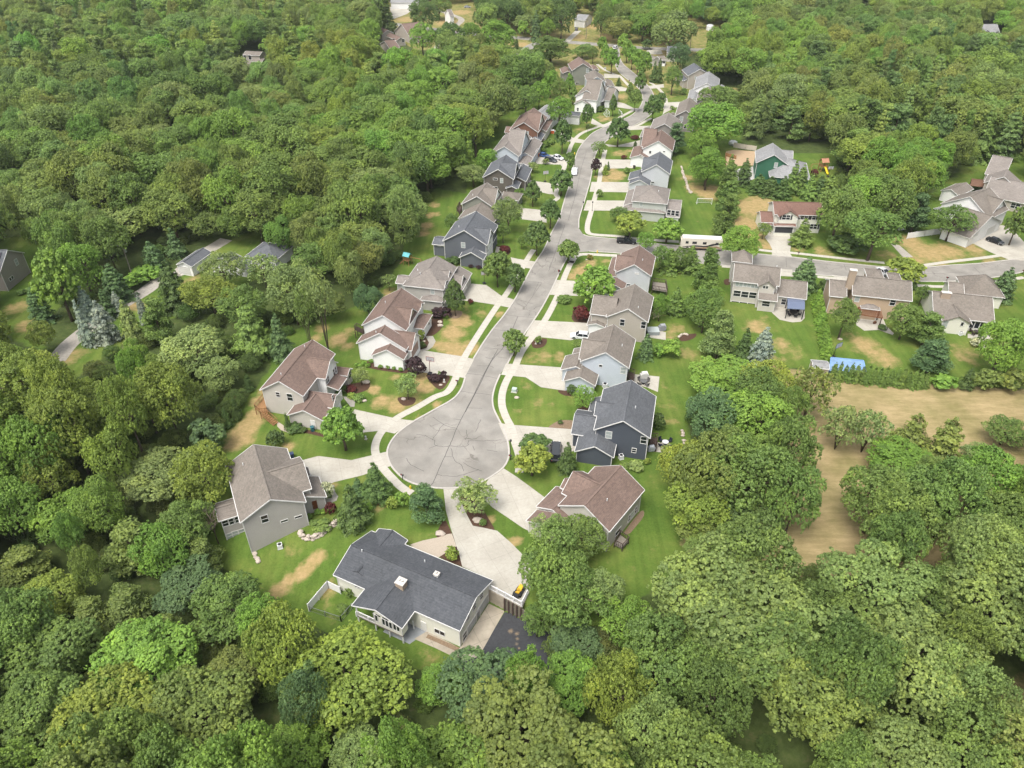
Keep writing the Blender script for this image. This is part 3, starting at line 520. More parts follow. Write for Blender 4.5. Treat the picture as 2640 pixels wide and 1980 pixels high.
# ------------------------------------------------------------------ houses
def hitplane(c,x,y,P,N):
    r=ray(c,x,y); o=Vector((0,0,HC)); t=(P-o).dot(N)/r.dot(N); return o+r*t
class House:
    def __init__(s,label,frame,wall,roof,cat='house',name='house',lift=0,group=None):
        c,x1,y1,x2,y2,z=frame; A=G(c,x1,y1,z); B=G(c,x2,y2,z); d2=B-A; d2.z=0; s.u=d2.normalized(); s.v=Vector((-s.u.y,s.u.x,0)); s.A=A
        s.root=None; s.label=label; s.cat=cat; s.name=name; s.wall=WL[wall] if isinstance(wall,str) else wall; s.roof=RF[roof]; s.B=[]; s.group=group
        s.trim=mat['white']
    def uv(s,p): d2=p-s.A; return d2.dot(s.u),d2.dot(s.v)
    def W(s,u,v,z): p=s.A+s.u*u+s.v*v; return Vector((p.x,p.y,z))
    def start(s,u,v):
        if s.root is None:
            p=s.W(u,v,0); s.root=thing(s.name,s.label,s.cat,(p.x,p.y,hg(p.x,p.y)),s.group)
    def block(s,c,pts,ze,axis='u',slope=.55,kind='gable',ext={},oh=.35,wall=None,roof=None,base=None,wallrect=None,nowall=False,trim=True,fs=.18):
        UV=[s.uv(G(*(q if isinstance(q[0],str) else (c,)+tuple(q)),ze)) for q in pts]
        u0,u1=min(a for a,_ in UV),max(a for a,_ in UV); v0,v1=min(b for _,b in UV),max(b for _,b in UV)
        for k,e in ext.items():
            if k=='u+': u1+=e
            if k=='u-': u0-=e
            if k=='v+': v1+=e
            if k=='v-': v0-=e
            if k=='du': u1=u0+e      # fixed size from the near/low side
            if k=='dv': v1=v0+e
            if k=='du-': u0=u1-e
            if k=='dv-': v0=v1-e
        if s.B and axis=='v' and ('v-' in ext or 'v+' in ext):
            b0=s.B[0]
            if abs(u0-b0['ru'][0])<1.0: u0=b0['ru'][0]+.8
            if abs(u1-b0['ru'][1])<1.0: u1=b0['ru'][1]-.8
        s.start((u0+u1)/2,(v0+v1)/2)
        um,vm=(u0+u1)/2,(v0+v1)/2
        half=(v1-v0)/2 if axis=='u' else (u1-u0)/2
        if kind=='shed': half*=1
        zr=ze+half*slope; th=.16
        W=s.W
        w0,w1,x0,x1=(u0+oh,u1-oh,v0+oh,v1-oh)
        if wallrect: w0,w1,x0,x1=w0+wallrect[0],w1+wallrect[1],x0+wallrect[2],x1+wallrect[3]
        zb=base
        if zb is None: zb=min(hg(*W(a,b,0)[:2]) for a in(w0,w1) for b in(x0,x1))-.4
        zs=ze+oh*slope-.10                     # wall top under the sloping soffit
        wm=WL[wall] if isinstance(wall,str) else (wall or s.wall); rm=RF[roof] if roof else s.roof
        if not nowall:
            mb=MB()
            if kind=='gable':
                zp=zr-.10
                if axis=='u':
                    prof=lambda u:[W(u,x0,zb),W(u,x1,zb),W(u,x1,zs),W(u,vm,zp),W(u,x0,zs)]
                    mb.prism(prof(w0),s.u*(w1-w0))
                else:
                    mb.prism([W(w0,x0,zb),W(w1,x0,zb),W(w1,x0,zs),W(um,x0,zp),W(w0,x0,zs)],s.v*(x1-x0))
            else: mb.prism([W(w0,x0,zb),W(w1,x0,zb),W(w1,x1,zb),W(w0,x1,zb)],(0,0,ze-.05-zb))
            nsp=len(mb.f)
            if trim:
                for a in (w0-.012,w1+.012):
                    for b3 in (x0-.012,x1+.012):
                        p=W(a,b3,0); mb.prism([p+(s.u*da+s.v*db)+Vector((0,0,zb+.2)) for da,db in((-.06,-.06),(.06,-.06),(.06,.06),(-.06,.06))],(0,0,zs-.22-zb))
            mb.build('wall',wm,s.root,mat2=s.trim,split=nsp)
        r=MB(); tr=MB(); up=Vector((0,0,th))
        if kind=='gable':
            if axis=='u':
                E0=[W(u0,v0,ze),W(u1,v0,ze)];E1=[W(u0,v1,ze),W(u1,v1,ze)];RG=[W(u0,vm,zr),W(u1,vm,zr)]
            else:
                E0=[W(u0,v0,ze),W(u0,v1,ze)];E1=[W(u1,v0,ze),W(u1,v1,ze)];RG=[W(um,v0,zr),W(um,v1,zr)]
            dn=Vector((0,0,-th))
            r.prism([E0[0]+dn,E1[0]+dn,RG[0]+dn] if 0 else [E0[0],RG[0],E1[0],E1[0]+dn,RG[0]+dn,E0[0]+dn],E0[1]-E0[0])
            # ridge cap
            r.beam(RG[0]+Vector((0,0,.03)),RG[1]+Vector((0,0,.03)),.3,.07)
            if trim:
                k=.012; ax=(E0[1]-E0[0]).normalized(); lat=(E1[0]-E0[0]).normalized()
                dz=Vector((0,0,-th/2-.01))
                for e,sgn in ((E0,-1),(E1,1)): tr.beam(e[0]+dz+lat*sgn*.05-ax*k,e[1]+dz+lat*sgn*.05+ax*k,.10,.17)
                for i_,sg in ((0,-1),(1,1)):
                    if (axis+('-' if sg<0 else '+')) in ext: continue
                    for e in (E0,E1): tr.beam(e[i_]+dz+ax*sg*.04,RG[i_]+dz+ax*sg*.04+Vector((0,0,.0)),.07,fs+.01,)
        elif kind=='hip' or kind=='hipn' or kind=='hipf':
            c00,c10,c11,c01=W(u0,v0,ze),W(u1,v0,ze),W(u1,v1,ze),W(u0,v1,ze)
            L=(u1-u0) if axis=='u' else (v1-v0); hp=min(half,L/2)
            a=hp if kind in('hip','hipn') else 0; b2=hp if kind in('hip','hipf') else 0
            if axis=='u': r0,r1=W(u0+a,vm,zr),W(u1-b2,vm,zr); F=[(c00,c10,r1,r0),(c11,c01,r0,r1),(c01,c00,r0),(c10,c11,r1)]
            else: r0,r1=W(um,v0+a,zr),W(um,v1-b2,zr); F=[(c10,c11,r1,r0),(c01,c00,r0,r1),(c00,c10,r0),(c11,c01,r1)]
            for f_ in F:
                if len(f_)==4 and (f_[2]-f_[3]).length<.02: f_=f_[:3]
                r.poly(f_)
            r.poly([c01-up,c11-up,c10-up,c00-up])
            for p,q in ((c00,c10),(c10,c11),(c11,c01),(c01,c00)): r.poly([p-up,q-up,q,p])
            for p in (c00,c01): r.beam(p+Vector((0,0,.02)),r0+Vector((0,0,.02)),.22,.05)
            for p in (c10,c11): r.beam(p+Vector((0,0,.02)),r1+Vector((0,0,.02)),.22,.05)
            if (r1-r0).length>.1: r.beam(r0+Vector((0,0,.03)),r1+Vector((0,0,.03)),.3,.07)
            if trim:
                cen=(c00+c11)/2
                for p,q in ((c00,c10),(c10,c11),(c11,c01),(c01,c00)):
                    mid=(p+q)/2-cen; mid.z=0; o=mid.normalized()*.05; e=(q-p).normalized()*.1; tr.beam(p+o-up*.5-e,q+o-up*.5+e,.08,.17)
        elif kind=='shed':                      # axis names the downhill side: u-,u+,v-,v+
            pass
        s.B.append(dict(u=(w0,w1),v=(x0,x1),zb=zb,ze=ze,zr=zr,um=um,vm=vm,ru=(u0,u1),rv=(v0,v1),axis=axis,slope=slope))
        ro=r.build('roof',rm,s.root); s.B[-1]['roof']=ro
        if trim: tr.build('roof_trim',s.trim,s.root)
        return len(s.B)-1
    def face(s,bi,f):
        b=s.B[bi]
        if f[0]=='u': k=b['u'][0] if f[1]=='-' else b['u'][1]; P=s.W(k,0,0); N=s.u*(-1 if f[1]=='-' else 1); T=s.v
        else: k=b['v'][0] if f[1]=='-' else b['v'][1]; P=s.W(0,k,0); N=s.v*(-1 if f[1]=='-' else 1); T=s.u
        return P,N,T
    def win(s,bi,f,c,x,y,w=.9,h=1.4,kind='win',pane=None,bars=True,n=1,shut=None):
        P,N,T=s.face(bi,f); p=hitplane(c,x,y,P,N)
        if kind in('door','garage'): p.z=max(p.z,hg(p.x,p.y)+h/2+.03) if kind=='door' else p.z
        s.start(0,0); Z=Vector((0,0,1)); fr=MB(); b=.10
        if kind=='win':
            for k in range(n):
                q=p+T*(k-(n-1)/2)*(w+.14)
                for sg in(-1,1): fr.box(q+T*sg*(w/2+b/2)+N*.03,T*b/2,N*.04,Z*(h/2+b)); fr.box(q+Z*sg*(h/2+b/2)+N*.03,T*w/2,N*.04,Z*b/2)
                if bars and h>.9: fr.box(q+N*.025,T*w/2,N*.03,Z*.035)
            fo=fr.build('window',mat['white'],s.root)
            pn=MB()
            for k in range(n):
                q=p+T*(k-(n-1)/2)*(w+.14); pn.box(q+N*.008,T*w/2,N*.010,Z*h/2)
            pn.build('pane',pane or mat['glass'],fo)
            if shut:
                for sg in(-1,1): sh=MB(); sh.box(p+T*sg*((w+.14)*n/2+.35)+N*.03,T*.22,N*.03,Z*(h/2+.05)); sh.build('shutter',shut,fo)
            return fo
        if kind=='door':
            fr.box(p+N*.03,T*w/2,N*.05,Z*h/2); o=fr.build('door',pane or mat['door'],s.root)
            k=MB(); k.blob(p+N*.12+T*w*.38-Z*.05,.06,6,4); k.build('handle',mat['metal'],o); return o
        if kind=='garage':
            for sg in(-1,1): fr.box(p+T*sg*(w/2+.09)+N*.04,T*.09,N*.04,Z*(h/2+.09))
            fr.box(p+Z*(h/2+.05)+N*.04,T*w/2,N*.04,Z*.09)
            o=fr.build('garage_door',mat['white'],s.root); d3=MB(); d3.box(p+N*.025,T*w/2,N*.02,Z*h/2); d3.build('door_panel',pane or mat['garage'],o); return o
    def onroof(s,bi,c,x,y):
        # meet the roof plane of block bi along the sight line
        b=s.B[bi]; best=None
        for sg in(-1,1):
            if b['axis']=='u': P=s.W(0,b['vm'],b['zr']); N=Vector((0,0,1))+s.v*sg*b['slope']
            else: P=s.W(b['um'],0,b['zr']); N=Vector((0,0,1))+s.u*sg*b['slope']
            p=hitplane(c,x,y,P,N.normalized()); u_,v_=s.uv(p); dd2=(v_-b['vm'])*sg if b['axis']=='u' else (u_-b['um'])*sg
            if dd2>=-.3: best=p
        return best or p
    def vent(s,bi,c,x,y,r_=.09,h=.45):
        p=s.onroof(bi,c,x,y); m=MB(); m.tube([p-Vector((0,0,.1)),p+Vector((0,0,h))],r_,8); m.build('vent_pipe',mat['plastic'],s.B[bi]['roof'])
    def chimney(s,bi,c,x,y,w=1.2,d3=.9,h=1.2,m_='tanbrick',flues=2):
        p=s.onroof(bi,c,x,y); m=MB(); Z=Vector((0,0,1)); m.box(p+Z*(h/2-.3),s.u*w/2,s.v*d3/2,Z*(h/2+.3)); o=m.build('chimney',mat.get(m_) or mat['white'],s.B[bi]['roof'])
        k=MB(); k.box(p+Z*(h+.04),s.u*(w/2+.08),s.v*(d3/2+.08),Z*.06)
        for i in range(flues): k.tube([p+Z*(h+.1)+s.u*(i-(flues-1)/2)*.5,p+Z*(h+.35)+s.u*(i-(flues-1)/2)*.5],.13,8)
        k.build('chimney_cap',mat.get('cap'),s.root)
    def deck(s,c,pts,z,m_='greywood',rail=True,railm=None,stairs=None,posts=True,openside=()):
        P=[G(*((c,)+tuple(q)),z) for q in pts]; m=MB(); m.prism([p-Vector((0,0,.18)) for p in P],(0,0,.18)); s.start(0,0)
        o=m.build('deck',mat[m_],s.root)
        q=MB(); Z=Vector((0,0,1))
        for i in range(len(P)):
            a,b=P[i],P[(i+1)%len(P)]
            if posts:
                g0=hg(a.x,a.y)
                if z-g0>.5: q.prism([a+Vector((dx,dy,g0-z-.1)) for dx,dy in((-.07,-.07),(.07,-.07),(.07,.07),(-.07,.07))],(0,0,z-g0))
            if i in openside or not rail: continue
            L=(b-a).length; nn=max(1,int(L/.35))
            q.beam(a+Z*1.0,b+Z*1.0,.10,.09); q.beam(a+Z*.18,b+Z*.18,.05,.06)
            for k in range(nn+1):
                t_=k/nn; w_=.05 if k%5 else .1; pp=a.lerp(b,t_); q.beam(pp,pp+Z*1.0,w_,w_,(1,0,0))
        if rail: q.build('deck_railing',mat[railm or m_],o)
        if stairs:
            (ax,ay),(bx,by),wd=stairs; top=G(c,ax,ay,z); bot=G(c,bx,by); st=MB(); n_=max(3,int((z-bot.z)/.18)); dr=(bot-top); side=Vector((-dr.y,dr.x,0)).normalized()
            hd=Vector((dr.x,dr.y,0))
            for k in range(n_):
                pp=top+hd*((k+.5)/n_); pp.z=z-(k+1)*(z-bot.z)/(n_+1); st.box(pp,hd/n_*.5,side*wd/2,Z*.04)
            for sg in(-1,1):
                st.beam(top+side*sg*wd/2+Z*.95,bot+side*sg*wd/2+Z*.95,.08,.08); st.beam(top+side*sg*wd/2-Z*.1,bot+side*sg*wd/2+Z*.05,.06,.22)
                for k in range(n_+1): pp=top.lerp(bot,k/n_)+side*sg*wd/2; st.beam(pp,pp+Z*.95,.05,.05,(1,0,0))
            st.build('deck_stairs',mat[railm or m_],o)
        return o
mat['tanbrick']=M('tan_brick',(.38,.30,.23),.9,.2,var=.12,scale=5); mat['cap']=M('pale_cap',(.55,.52,.48),.8,.2); mat['terracotta']=M('terracotta',(.40,.16,.08),.85,.2)
# --- front house
H=House('large cream house with charcoal roof and rear sunroom, nearest the camera',('t',1360,960,265,475,1.6),'cream','charcoal')
H.block('t',[(1635,520),(1360,960),(265,475)],1.6,'u',.36)
H.block('t',[(620,60),(900,185)],1.6,'v',.36,ext={'v+':9})
H.block('t',[(425,740),(865,930)],1.6,'v',.36,ext={'v-':6},base=-.9,wallrect=(0,-3.2,4.2,0))
B=H.B[0]; BS=H.B[2]
H.win(0,'v+','t',1050,925,.95,2.05,'door'); H.win(0,'v+','t',1186,972,.75,.9,n=2,bars=False)
H.win(0,'u-','t',1400,1005,1.0,1.6); H.win(0,'u-','t',1478,890,3.6,2.1,'garage',mat['garageg']); H.win(0,'u-','t',1552,757,3.6,2.1,'garage',mat['garageg'])
H.win(0,'u-','t',1425,845,.8,1.1); H.win(0,'u-','t',1483,752,.8,1.1); H.win(0,'u-','t',1545,660,.8,1.1)
H.win(0,'v+','t',475,580,.9,.3,bars=False)
for x,y in((640,850),(702,882),(732,897),(762,912),(798,926),(827,938)): H.win(2,'v+','t',x,y,.42,1.35,bars=False)
P_,N_,T_=H.face(2,'v+')
a=MB(); 
for (x0,y0),(x1,y1) in (((632,818),(672,838)),((690,846),(742,872))):
    p=hitplane('t',x0,y0,P_,N_); q=hitplane('t',x1,y1,P_,N_); a.box((p+q)/2+N_*.012,(q-p)/2,N_*.012,Vector((0,0,.16)))
a.build('gable_glass',mat['glass'],H.root)
# deck under the south gable with white balustrade and posts
u0,u1=BS['ru']; v0,v1=BS['rv']; zf=-.9
dk=MB(); dk.prism([H.W(u0+.3,v0+5.5,zf-.2),H.W(u1-.3,v0+5.5,zf-.2),H.W(u1-.3,v1-.3,zf-.2),H.W(u0+.3,v1-.3,zf-.2)],(0,0,.19)); do=dk.build('deck',mat['greywood'],H.root)
bl=MB(); Z=Vector((0,0,1))
def balus(a_,b_,h=1.0,st=.16):
    bl.beam(a_+Z*h,b_+Z*h,.12,.09); bl.beam(a_+Z*.12,b_+Z*.12,.08,.06); n_=int((b_-a_).length/st)
    for k in range(n_+1): p=a_.lerp(b_,k/n_); w_=.045 if k%12 else .13; bl.beam(p,p+Z*h,w_,w_,(1,0,0))
balus(H.W(u1-.35,v0+6,zf),H.W(u1-.35,v1-.35,zf)); balus(H.W(u1-.35,v1-.35,zf),H.W(u1-3.5,v1-.35,zf))
bl.build('deck_railing',mat['vinyl'],do)
for uu,vv,top in((u1-.4,v1-.4,1.5),(u1-3.4,v1-.5,zf-.1),(u1-5.8,v1-.5,zf-.1),(u0+.5,v1-.5,zf-.1),(u0+.5,v1-3.2,zf-.1),(u1-.4,v1-3,zf-.1)):
    po=MB(); p=H.W(uu,vv,LZ-.1); po.prism([p+Vector((dx,dy,0)) for dx,dy in((-.09,-.09),(.09,-.09),(.09,.09),(-.09,.09))],(0,0,top-LZ+.1)); po.build('deck_post',mat['vinyl'],do)

H.vent(0,'t',515,275); H.vent(0,'t',1057,365)
H.chimney(2,'t',855,570,1.3,1.2,.95,'tanbrick',2); H.chimney(0,'t',1160,485,.7,.6,.5,'white',1)
# --- grey house by the lawn
H=House('grey-sided two-storey house with grey-brown roof beside the bulb, boulder wall at its corner',('p',385,1108,205,395,5.3),'grey','taupe')
H.block('p',[(385,1108),(205,395),(1215,850)],5.3,'u',.55)
H.block('p',[(1185,702),(1285,680)],5.3,'v',.55,ext={'du':8.6,'v+':5})
H.block('p',[(1300,838),(1460,787),(1372,528)],2.9,'u',.45,ext={'v+':4})
H.block('p',[(1265,518),(1228,408)],3.0,'v',.55,ext={'v+':6})
H.block('p',[(115,1093),(65,872)],2.7,'v',.42,ext={'v-':3.6})
H.win(0,'u-','p',695,1062,1.0,1.5); H.win(0,'u-','p',942,1088,1.1,.42,bars=False); H.win(0,'u-','p',1120,1035,1.1,.42,bars=False)
for x,y in((203,1115),(280,1093),(348,1070)): H.win(4,'u-','p',x,y,.95,1.25)
for x,y in((252,1280),(328,1250),(405,1228)): H.win(4,'u-','p',x,y,.95,1.2,pane=mat['blind'])
H.vent(0,'p',425,385); H.win(2,'u-','p',1325,885,.8,1.8,'door',cmat((.12,.04,.02)))
# --- beige house, brown roof, cedar deck
H=House('beige two-storey house with brown roof and cedar deck with stairs',('q',190,882,735,235,5.6),'beige','brown')
H.block('q',[(190,882),(735,235),(870,990)],5.6,'u',.62)
H.block('q',[(1200,715),(1420,455)],5.6,'v',.85,ext={'v+':4.5},wall='white')
H.block('q',[(620,1278),(1180,1378)],2.7,'u',.5,ext={'u+':5})
H.block('q',[(1280,1165),(1478,975)],3.0,'v',.75,ext={'v+':6},wall='white')
H.block('q',[(1500,790),(1415,893)],2.9,'u',.3,ext={'v+':5,'u+':2.0},nowall=True)
H.block('q',[(1550,668),(1650,560)],3.0,'v',.7,ext={'v+':4},wall='beige')
H.win(0,'u-','q',470,965,.75,1.1); H.win(0,'u-','q',660,1008,1.1,1.6); H.win(2,'u-','q',1030,1440,.95,2.05,'door')
for x,y in((1240,740),(1265,718),(1355,610),(1382,575)): H.win(1,'v-','q',x,y,.55,1.4)
H.win(5,'v-','q',1605,650,1.3,1.6); H.win(3,'v-','q',1338,1010,.5,1.0); H.win(3,'v-','q',1420,1050,3.4,2.1,'garage')
for x,y in((895,212),(523,655)): H.vent(0,'q',x,y)
H.deck('q',[(110,1180),(255,1010),(300,1240),(190,1250)],1.6,'wood',stairs=((230,1255),(440,1440),1.1),openside=(1,))
# --- white house, brown roof
H=House('white two-storey house with brown roofs and stone-faced entry gable',('r',180,985,470,595,5.5),'white','brown')
H.block('r',[(180,985),(470,595),(1065,672)],5.5,'u',.62)
H.block('r',[(850,985),(955,790)],5.5,'v',.85,ext={'v+':4.5},wall='stone')
H.block('r',[(110,1245),(185,1130),(830,1312)],4.3,'u',.6)
H.block('r',[(875,1348),(1022,1138)],3.7,'v',.85,ext={'v+':6})
H.block('r',[(335,1385),(778,1478)],3.1,'u',.55,ext={'u+':3})
H.block('r',[(1062,1040),(1190,832)],3.0,'u',.4,'hip',ext={'v+':5})
H.block('r',[(1005,740),(1055,690)],5.6,'v',.9,ext={'v+':2.5})
for x,y in((870,965),(895,925),(872,1005),(900,960)): H.win(1,'v-','r',x,y,.55,.9,bars=False)
H.win(0,'v-','r',1015,775,1.0,1.4); H.win(5,'v-','r',1135,940,.8,1.4)
for x,y in((930,1165),(915,1190),(940,1185),(925,1210)): H.win(3,'v-','r',x,y,.28,.28,bars=False)
H.win(4,'v-','r',800,1500,2.4,2.1,'garage'); H.win(3,'v-','r',935,1330,4.2,2.1,'garage',cmat((.30,.2,.17)))
H.vent(0,'r',518,668); H.vent(2,'r',385,1095); H.deck('r',[(80,1045),(110,1010),(215,1060),(210,1110)],2.4,'darkwood')
# --- grey hip-roofed house
H=House('grey house with hipped grey roof behind the dark columnar tree',('r',770,405,980,105,5.5),'grey','grey')
H.block('r',[(770,405),(980,105),(1335,480),(1532,175)],5.5,'u',.5,'hipn')
H.block('r',[(1330,478),(1420,350)],5.5,'v',.6,ext={'v+':4})
H.block('r',[(1405,300),(1455,235)],5.8,'v',.9,ext={'v+':4},wall='white')
H.block('r',[(1610,495),(1722,240)],3.0,'u',.5,ext={'v+':6})
H.block('r',[(1592,455),(1665,325)],3.1,'v',.9,ext={'v+':5},wall='white')
H.block('r',[(1015,618),(1362,662)],2.9,'u',.28,'hip',ext={'u+':4})
H.block('r',[(712,392),(745,268)],5.0,'v',.45,ext={'v-':3})
H.win(0,'u-','r',1190,503,.9,1.5,pane=mat['blind']); H.win(6,'u-','r',772,445,.9,1.3,pane=mat['blind']); H.win(0,'v-','r',1360,475,1.0,1.4); H.win(5,'v-','r',1335,685,1,1.3)
H.win(3,'v-','r',1640,460,4.2,2.1,'garage'); H.vent(0,'r',980,210); H.vent(0,'r',1015,255)
# --- slate-blue house
H=House('slate-blue two-storey house with dark slate roof west of the street',('e',272,1243,370,1100,5.5),'slate','slate')
H.block('e',[(272,1243),(370,1100),(608,1280)],5.5,'u',.6)
H.block('e',[(612,1280),(662,1192)],5.5,'v',.85,ext={'v+':4.5},wall='white')
H.block('e',[(397,1368),(582,1392)],2.7,'u',.55,ext={'u+':4})
H.block('e',[(606,1345),(686,1200)],3.0,'u',.4,ext={'v+':4})
H.block('e',[(219,1275),(233,1210)],3.4,'v',.35,ext={'v-':3})
H.win(0,'u-','e',427,1280,.95,1.4,pane=mat['blind']); H.win(4,'u-','e',243,1280,.7,.5,bars=False); H.win(4,'u-','e',268,1281,.7,.5,bars=False)
H.win(1,'v-','e',630,1250,.8,1.4); H.win(2,'v-','e',590,1410,2.5,2.1,'garage'); H.win(3,'v-','e',650,1300,2.4,2.1,'garage'); H.vent(0,'e',395,1142)
# --- sage house
H=House('sage-green house with taupe roofs and dark rear stairs',('e',412,965,492,862,5.4),'sage','taupe')
H.block('e',[(412,965),(492,862),(658,992)],5.4,'u',.6); H.block('e',[(665,975),(715,890)],5.4,'v',.8,ext={'v+':4},wall='white')
H.block('e',[(386,1080),(455,1000),(662,1108)],3.6,'u',.55); H.block('e',[(700,925),(855,932),(800,875)],3.0,'u',.4,'hip')
H.win(2,'u-','e',628,1115,.9,1.4); H.win(1,'v-','e',672,960,.8,1.3); H.deck('e',[(378,1010),(400,970),(420,1010),(400,1045)],2.2,'darkwood'); H.vent(0,'e',500,900)
# --- umber house, slate roof
H=House('dark brown-grey house with slate roof and white-trimmed windows',('e',600,735,655,642,5.6),'umber','slate')
H.block('e',[(592,735),(648,650),(812,778)],5.6,'u',.6); H.block('e',[(818,770),(842,700)],5.6,'v',.85,ext={'v+':4.5})
H.block('e',[(905,795),(945,712),(870,690)],3.2,'u',.5,ext={'v+':2}); H.block('e',[(822,850),(868,800)],3.0,'u',.4,ext={'v+':3})
H.win(0,'u-','e',672,775,1.3,.5,bars=False); H.win(0,'u-','e',721,787,.8,1.4,pane=mat['blind']); H.win(0,'u-','e',673,840,1.3,.5,bars=False); H.win(2,'v-','e',925,770,4,2.1,'garage',cmat((.25,.25,.26)))
# --- light blue house w grey roof
H=House('light blue-grey house with grey roof and cars in its driveway',('e',665,545,745,440,5.5),'blue','grey')
H.block('e',[(662,547),(748,440),(852,602)],5.5,'u',.6); H.block('e',[(868,585),(918,480)],5.5,'v',.8,ext={'v+':4.5})
H.block('e',[(962,610),(1012,508),(950,490)],3.2,'u',.5,ext={'v+':2}); H.block('e',[(838,660),(925,672),(940,610)],3.0,'u',.35,nowall=False); H.win(2,'v-','e',985,580,4.2,2.1,'garage'); H.win(1,'v-','e',900,560,.9,1.4)
# --- brick house
H=House('brick house with brown roof and slate porch roof',('e',785,395,862,290,5.6),'brick','brown')
H.block('e',[(783,397),(862,290),(1000,418)],5.6,'u',.6); H.block('e',[(1002,405),(1040,330)],5.6,'v',.75,ext={'v+':4.5},wall='beige')
H.block('e',[(1062,412),(1105,330),(1040,320)],3.6,'u',.5,ext={'v+':1},wall='beige'); H.block('e',[(985,478),(1052,432)],3.0,'u',.4,roof='slate',ext={'v+':3}); H.block('e',[(742,420),(785,380)],3.4,'v',.4,ext={'v-':2})
H.win(0,'u-','e',915,428,1.1,1.6,pane=mat['blind']); H.win(0,'u-','e',835,415,.8,1.3)
# --- white slate gable house behind big tree
H=House('white house with slate roof, half hidden behind a bright green tree',('f',120,800,240,705,5.2),'white','light')
H.block('f',[(85,800),(235,832),(262,712)],5.2,'u',.5); H.block('f',[(462,800),(548,795)],3.6,'v',1.1,roof='slate',ext={'v+':6}); H.win(1,'u-','f',515,745,.6,1.2)
# --- white
H=House('white house with grey roof and curved white porch',('f',515,595,590,520,5.4),'white','taupe')
H.block('f',[(512,596),(588,522),(705,640)],5.4,'u',.6); H.block('f',[(700,660),(748,570)],5.2,'v',.85,ext={'v+':5}); H.block('f',[(762,655),(845,655),(845,572)],3.2,'v',.45); H.block('f',[(480,690),(630,705),(620,660)],3.4,'u',.5)
po=H.deck('f',[(690,690),(780,660),(750,620),(690,660)],2.6,'white',rail=False)
H=House('powder-blue house with grey roof next to the white one',('f',610,480,585,425,5.5),'blue','taupe')
H.block('f',[(605,482),(580,420),(785,485)],5.5,'u',.55); H.block('f',[(790,540),(855,530),(835,470)],3.2,'u',.45); H.win(0,'u-','f',625,500,.9,1.3); H.win(1,'u-','f',805,545,1.2,2,pane=mat['glass'])
H=House('tall sage-grey house with red-brown roof, farthest in the western row',('f',462,372,427,312,6.6),'sage','brown')
H.block('f',[(455,372),(424,312),(665,372)],6.6,'u',.6); H.block('f',[(368,402),(450,402),(442,355)],4.0,'u',.4); H.block('f',[(650,365),(700,372),(690,330)],3.4,'u',.4); H.win(0,'u-','f',607,375,1.1,1.8,pane=mat['blind']); H.win(0,'u-','f',510,495,1.4,.6,bars=False)
# --- east side
H=House('navy-blue two-storey house with charcoal roof, patio table behind',('s',1240,548,1295,155,5.6),'navy','dark')
H.block('s',[(1240,548),(1295,155),(705,470)],5.6,'u',.6)
H.block('s',[(722,335),(738,200)],5.6,'v',.75,ext={'v-':3.6,'u-':-.0})
H.block('s',[(645,345),(686,172)],2.9,'u',.45,ext={'v-':5})
H.block('s',[(525,668),(892,736)],2.7,'u',.55,ext={'u+':5})
H.block('s',[(513,560),(532,345)],3.2,'v',.5,ext={'v-':6,'u+':2.2})
H.win(0,'u-','s',845,520,1.0,1.5,pane=mat['blind']); H.win(0,'u-','s',1178,570,1.0,1.5); H.win(0,'u-','s',1086,668,.7,.95); H.vent(0,'s',1100,265)
H.deck('s',[(1235,600),(1245,545),(1310,545),(1300,620)],1.3,'darkwood',stairs=((1275,620),(1265,680),1.1))
H=House('beige house with brown roof behind the dense light-green tree, small rear deck',('s',855,1435,1185,1042,5.0),'beige','brown')
H.block('s',[(855,1437),(1185,1042),(365,1190)],5.0,'u',.6)
H.block('s',[(425,1085),(560,905)],5.0,'v',.75,ext={'v-':5,'u+':1.2}); H.block('s',[(425,1040),(470,930)],4.6,'v',.7,ext={'v-':4}); H.block('s',[(165,1207),(345,1010)],3.2,'u',.4,ext={'v-':6}); H.block('s',[(75,1345),(165,1230)],2.7,'u',.4,ext={'v-':6.5})
H.win(0,'v-','s',1040,1312,.7,1.4); H.win(0,'v-','s',1072,1275,1.3,1.4,pane=mat['blind']); H.win(0,'v-','s',1102,1235,.7,1.4); H.win(0,'v-','s',1132,1112,.9,.5,bars=False); H.win(0,'v-','s',876,1420,.9,.5,bars=False); H.win(0,'v-','s',905,1388,.9,.5,bars=False); H.win(0,'v-','s',930,1462,1.7,2.0)
H.vent(0,'s',830,1145); H.deck('s',[(900,1560),(955,1470),(1035,1530),(975,1600)],.7,'greywood',railm='darkwood')
H=House('pale blue house with grey-brown roof, patio table in the back yard',('d',1250,1028,1300,815,5.5),'blue','taupe')
H.block('d',[(1250,1028),(1300,815),(878,980)],5.5,'u',.6); H.block('d',[(880,972),(900,860)],5.5,'v',.75,ext={'v-':5,'u+':2}); H.block('d',[(738,1048),(765,940)],3.0,'u',.45,ext={'v-':6}); H.block('d',[(748,1132),(992,1168),(1008,1095)],2.6,'u',.5,ext={'u+':1}); H.block('d',[(820,940),(832,885)],3.2,'u',.4,ext={'v-':4})
H.win(0,'u-','d',1032,1016,.55,.55,bars=False); H.win(0,'u-','d',1205,1052,1.0,1.5,pane=mat['blind']); H.vent(0,'d',1197,865); H.deck('d',[(1235,1110),(1245,1060),(1292,1078),(1283,1135)],1.2,'darkwood')
H=House('tan two-storey house with grey-brown roof, hot tub on its rear patio',('d',1395,682,1437,490,5.6),'tan','taupe')
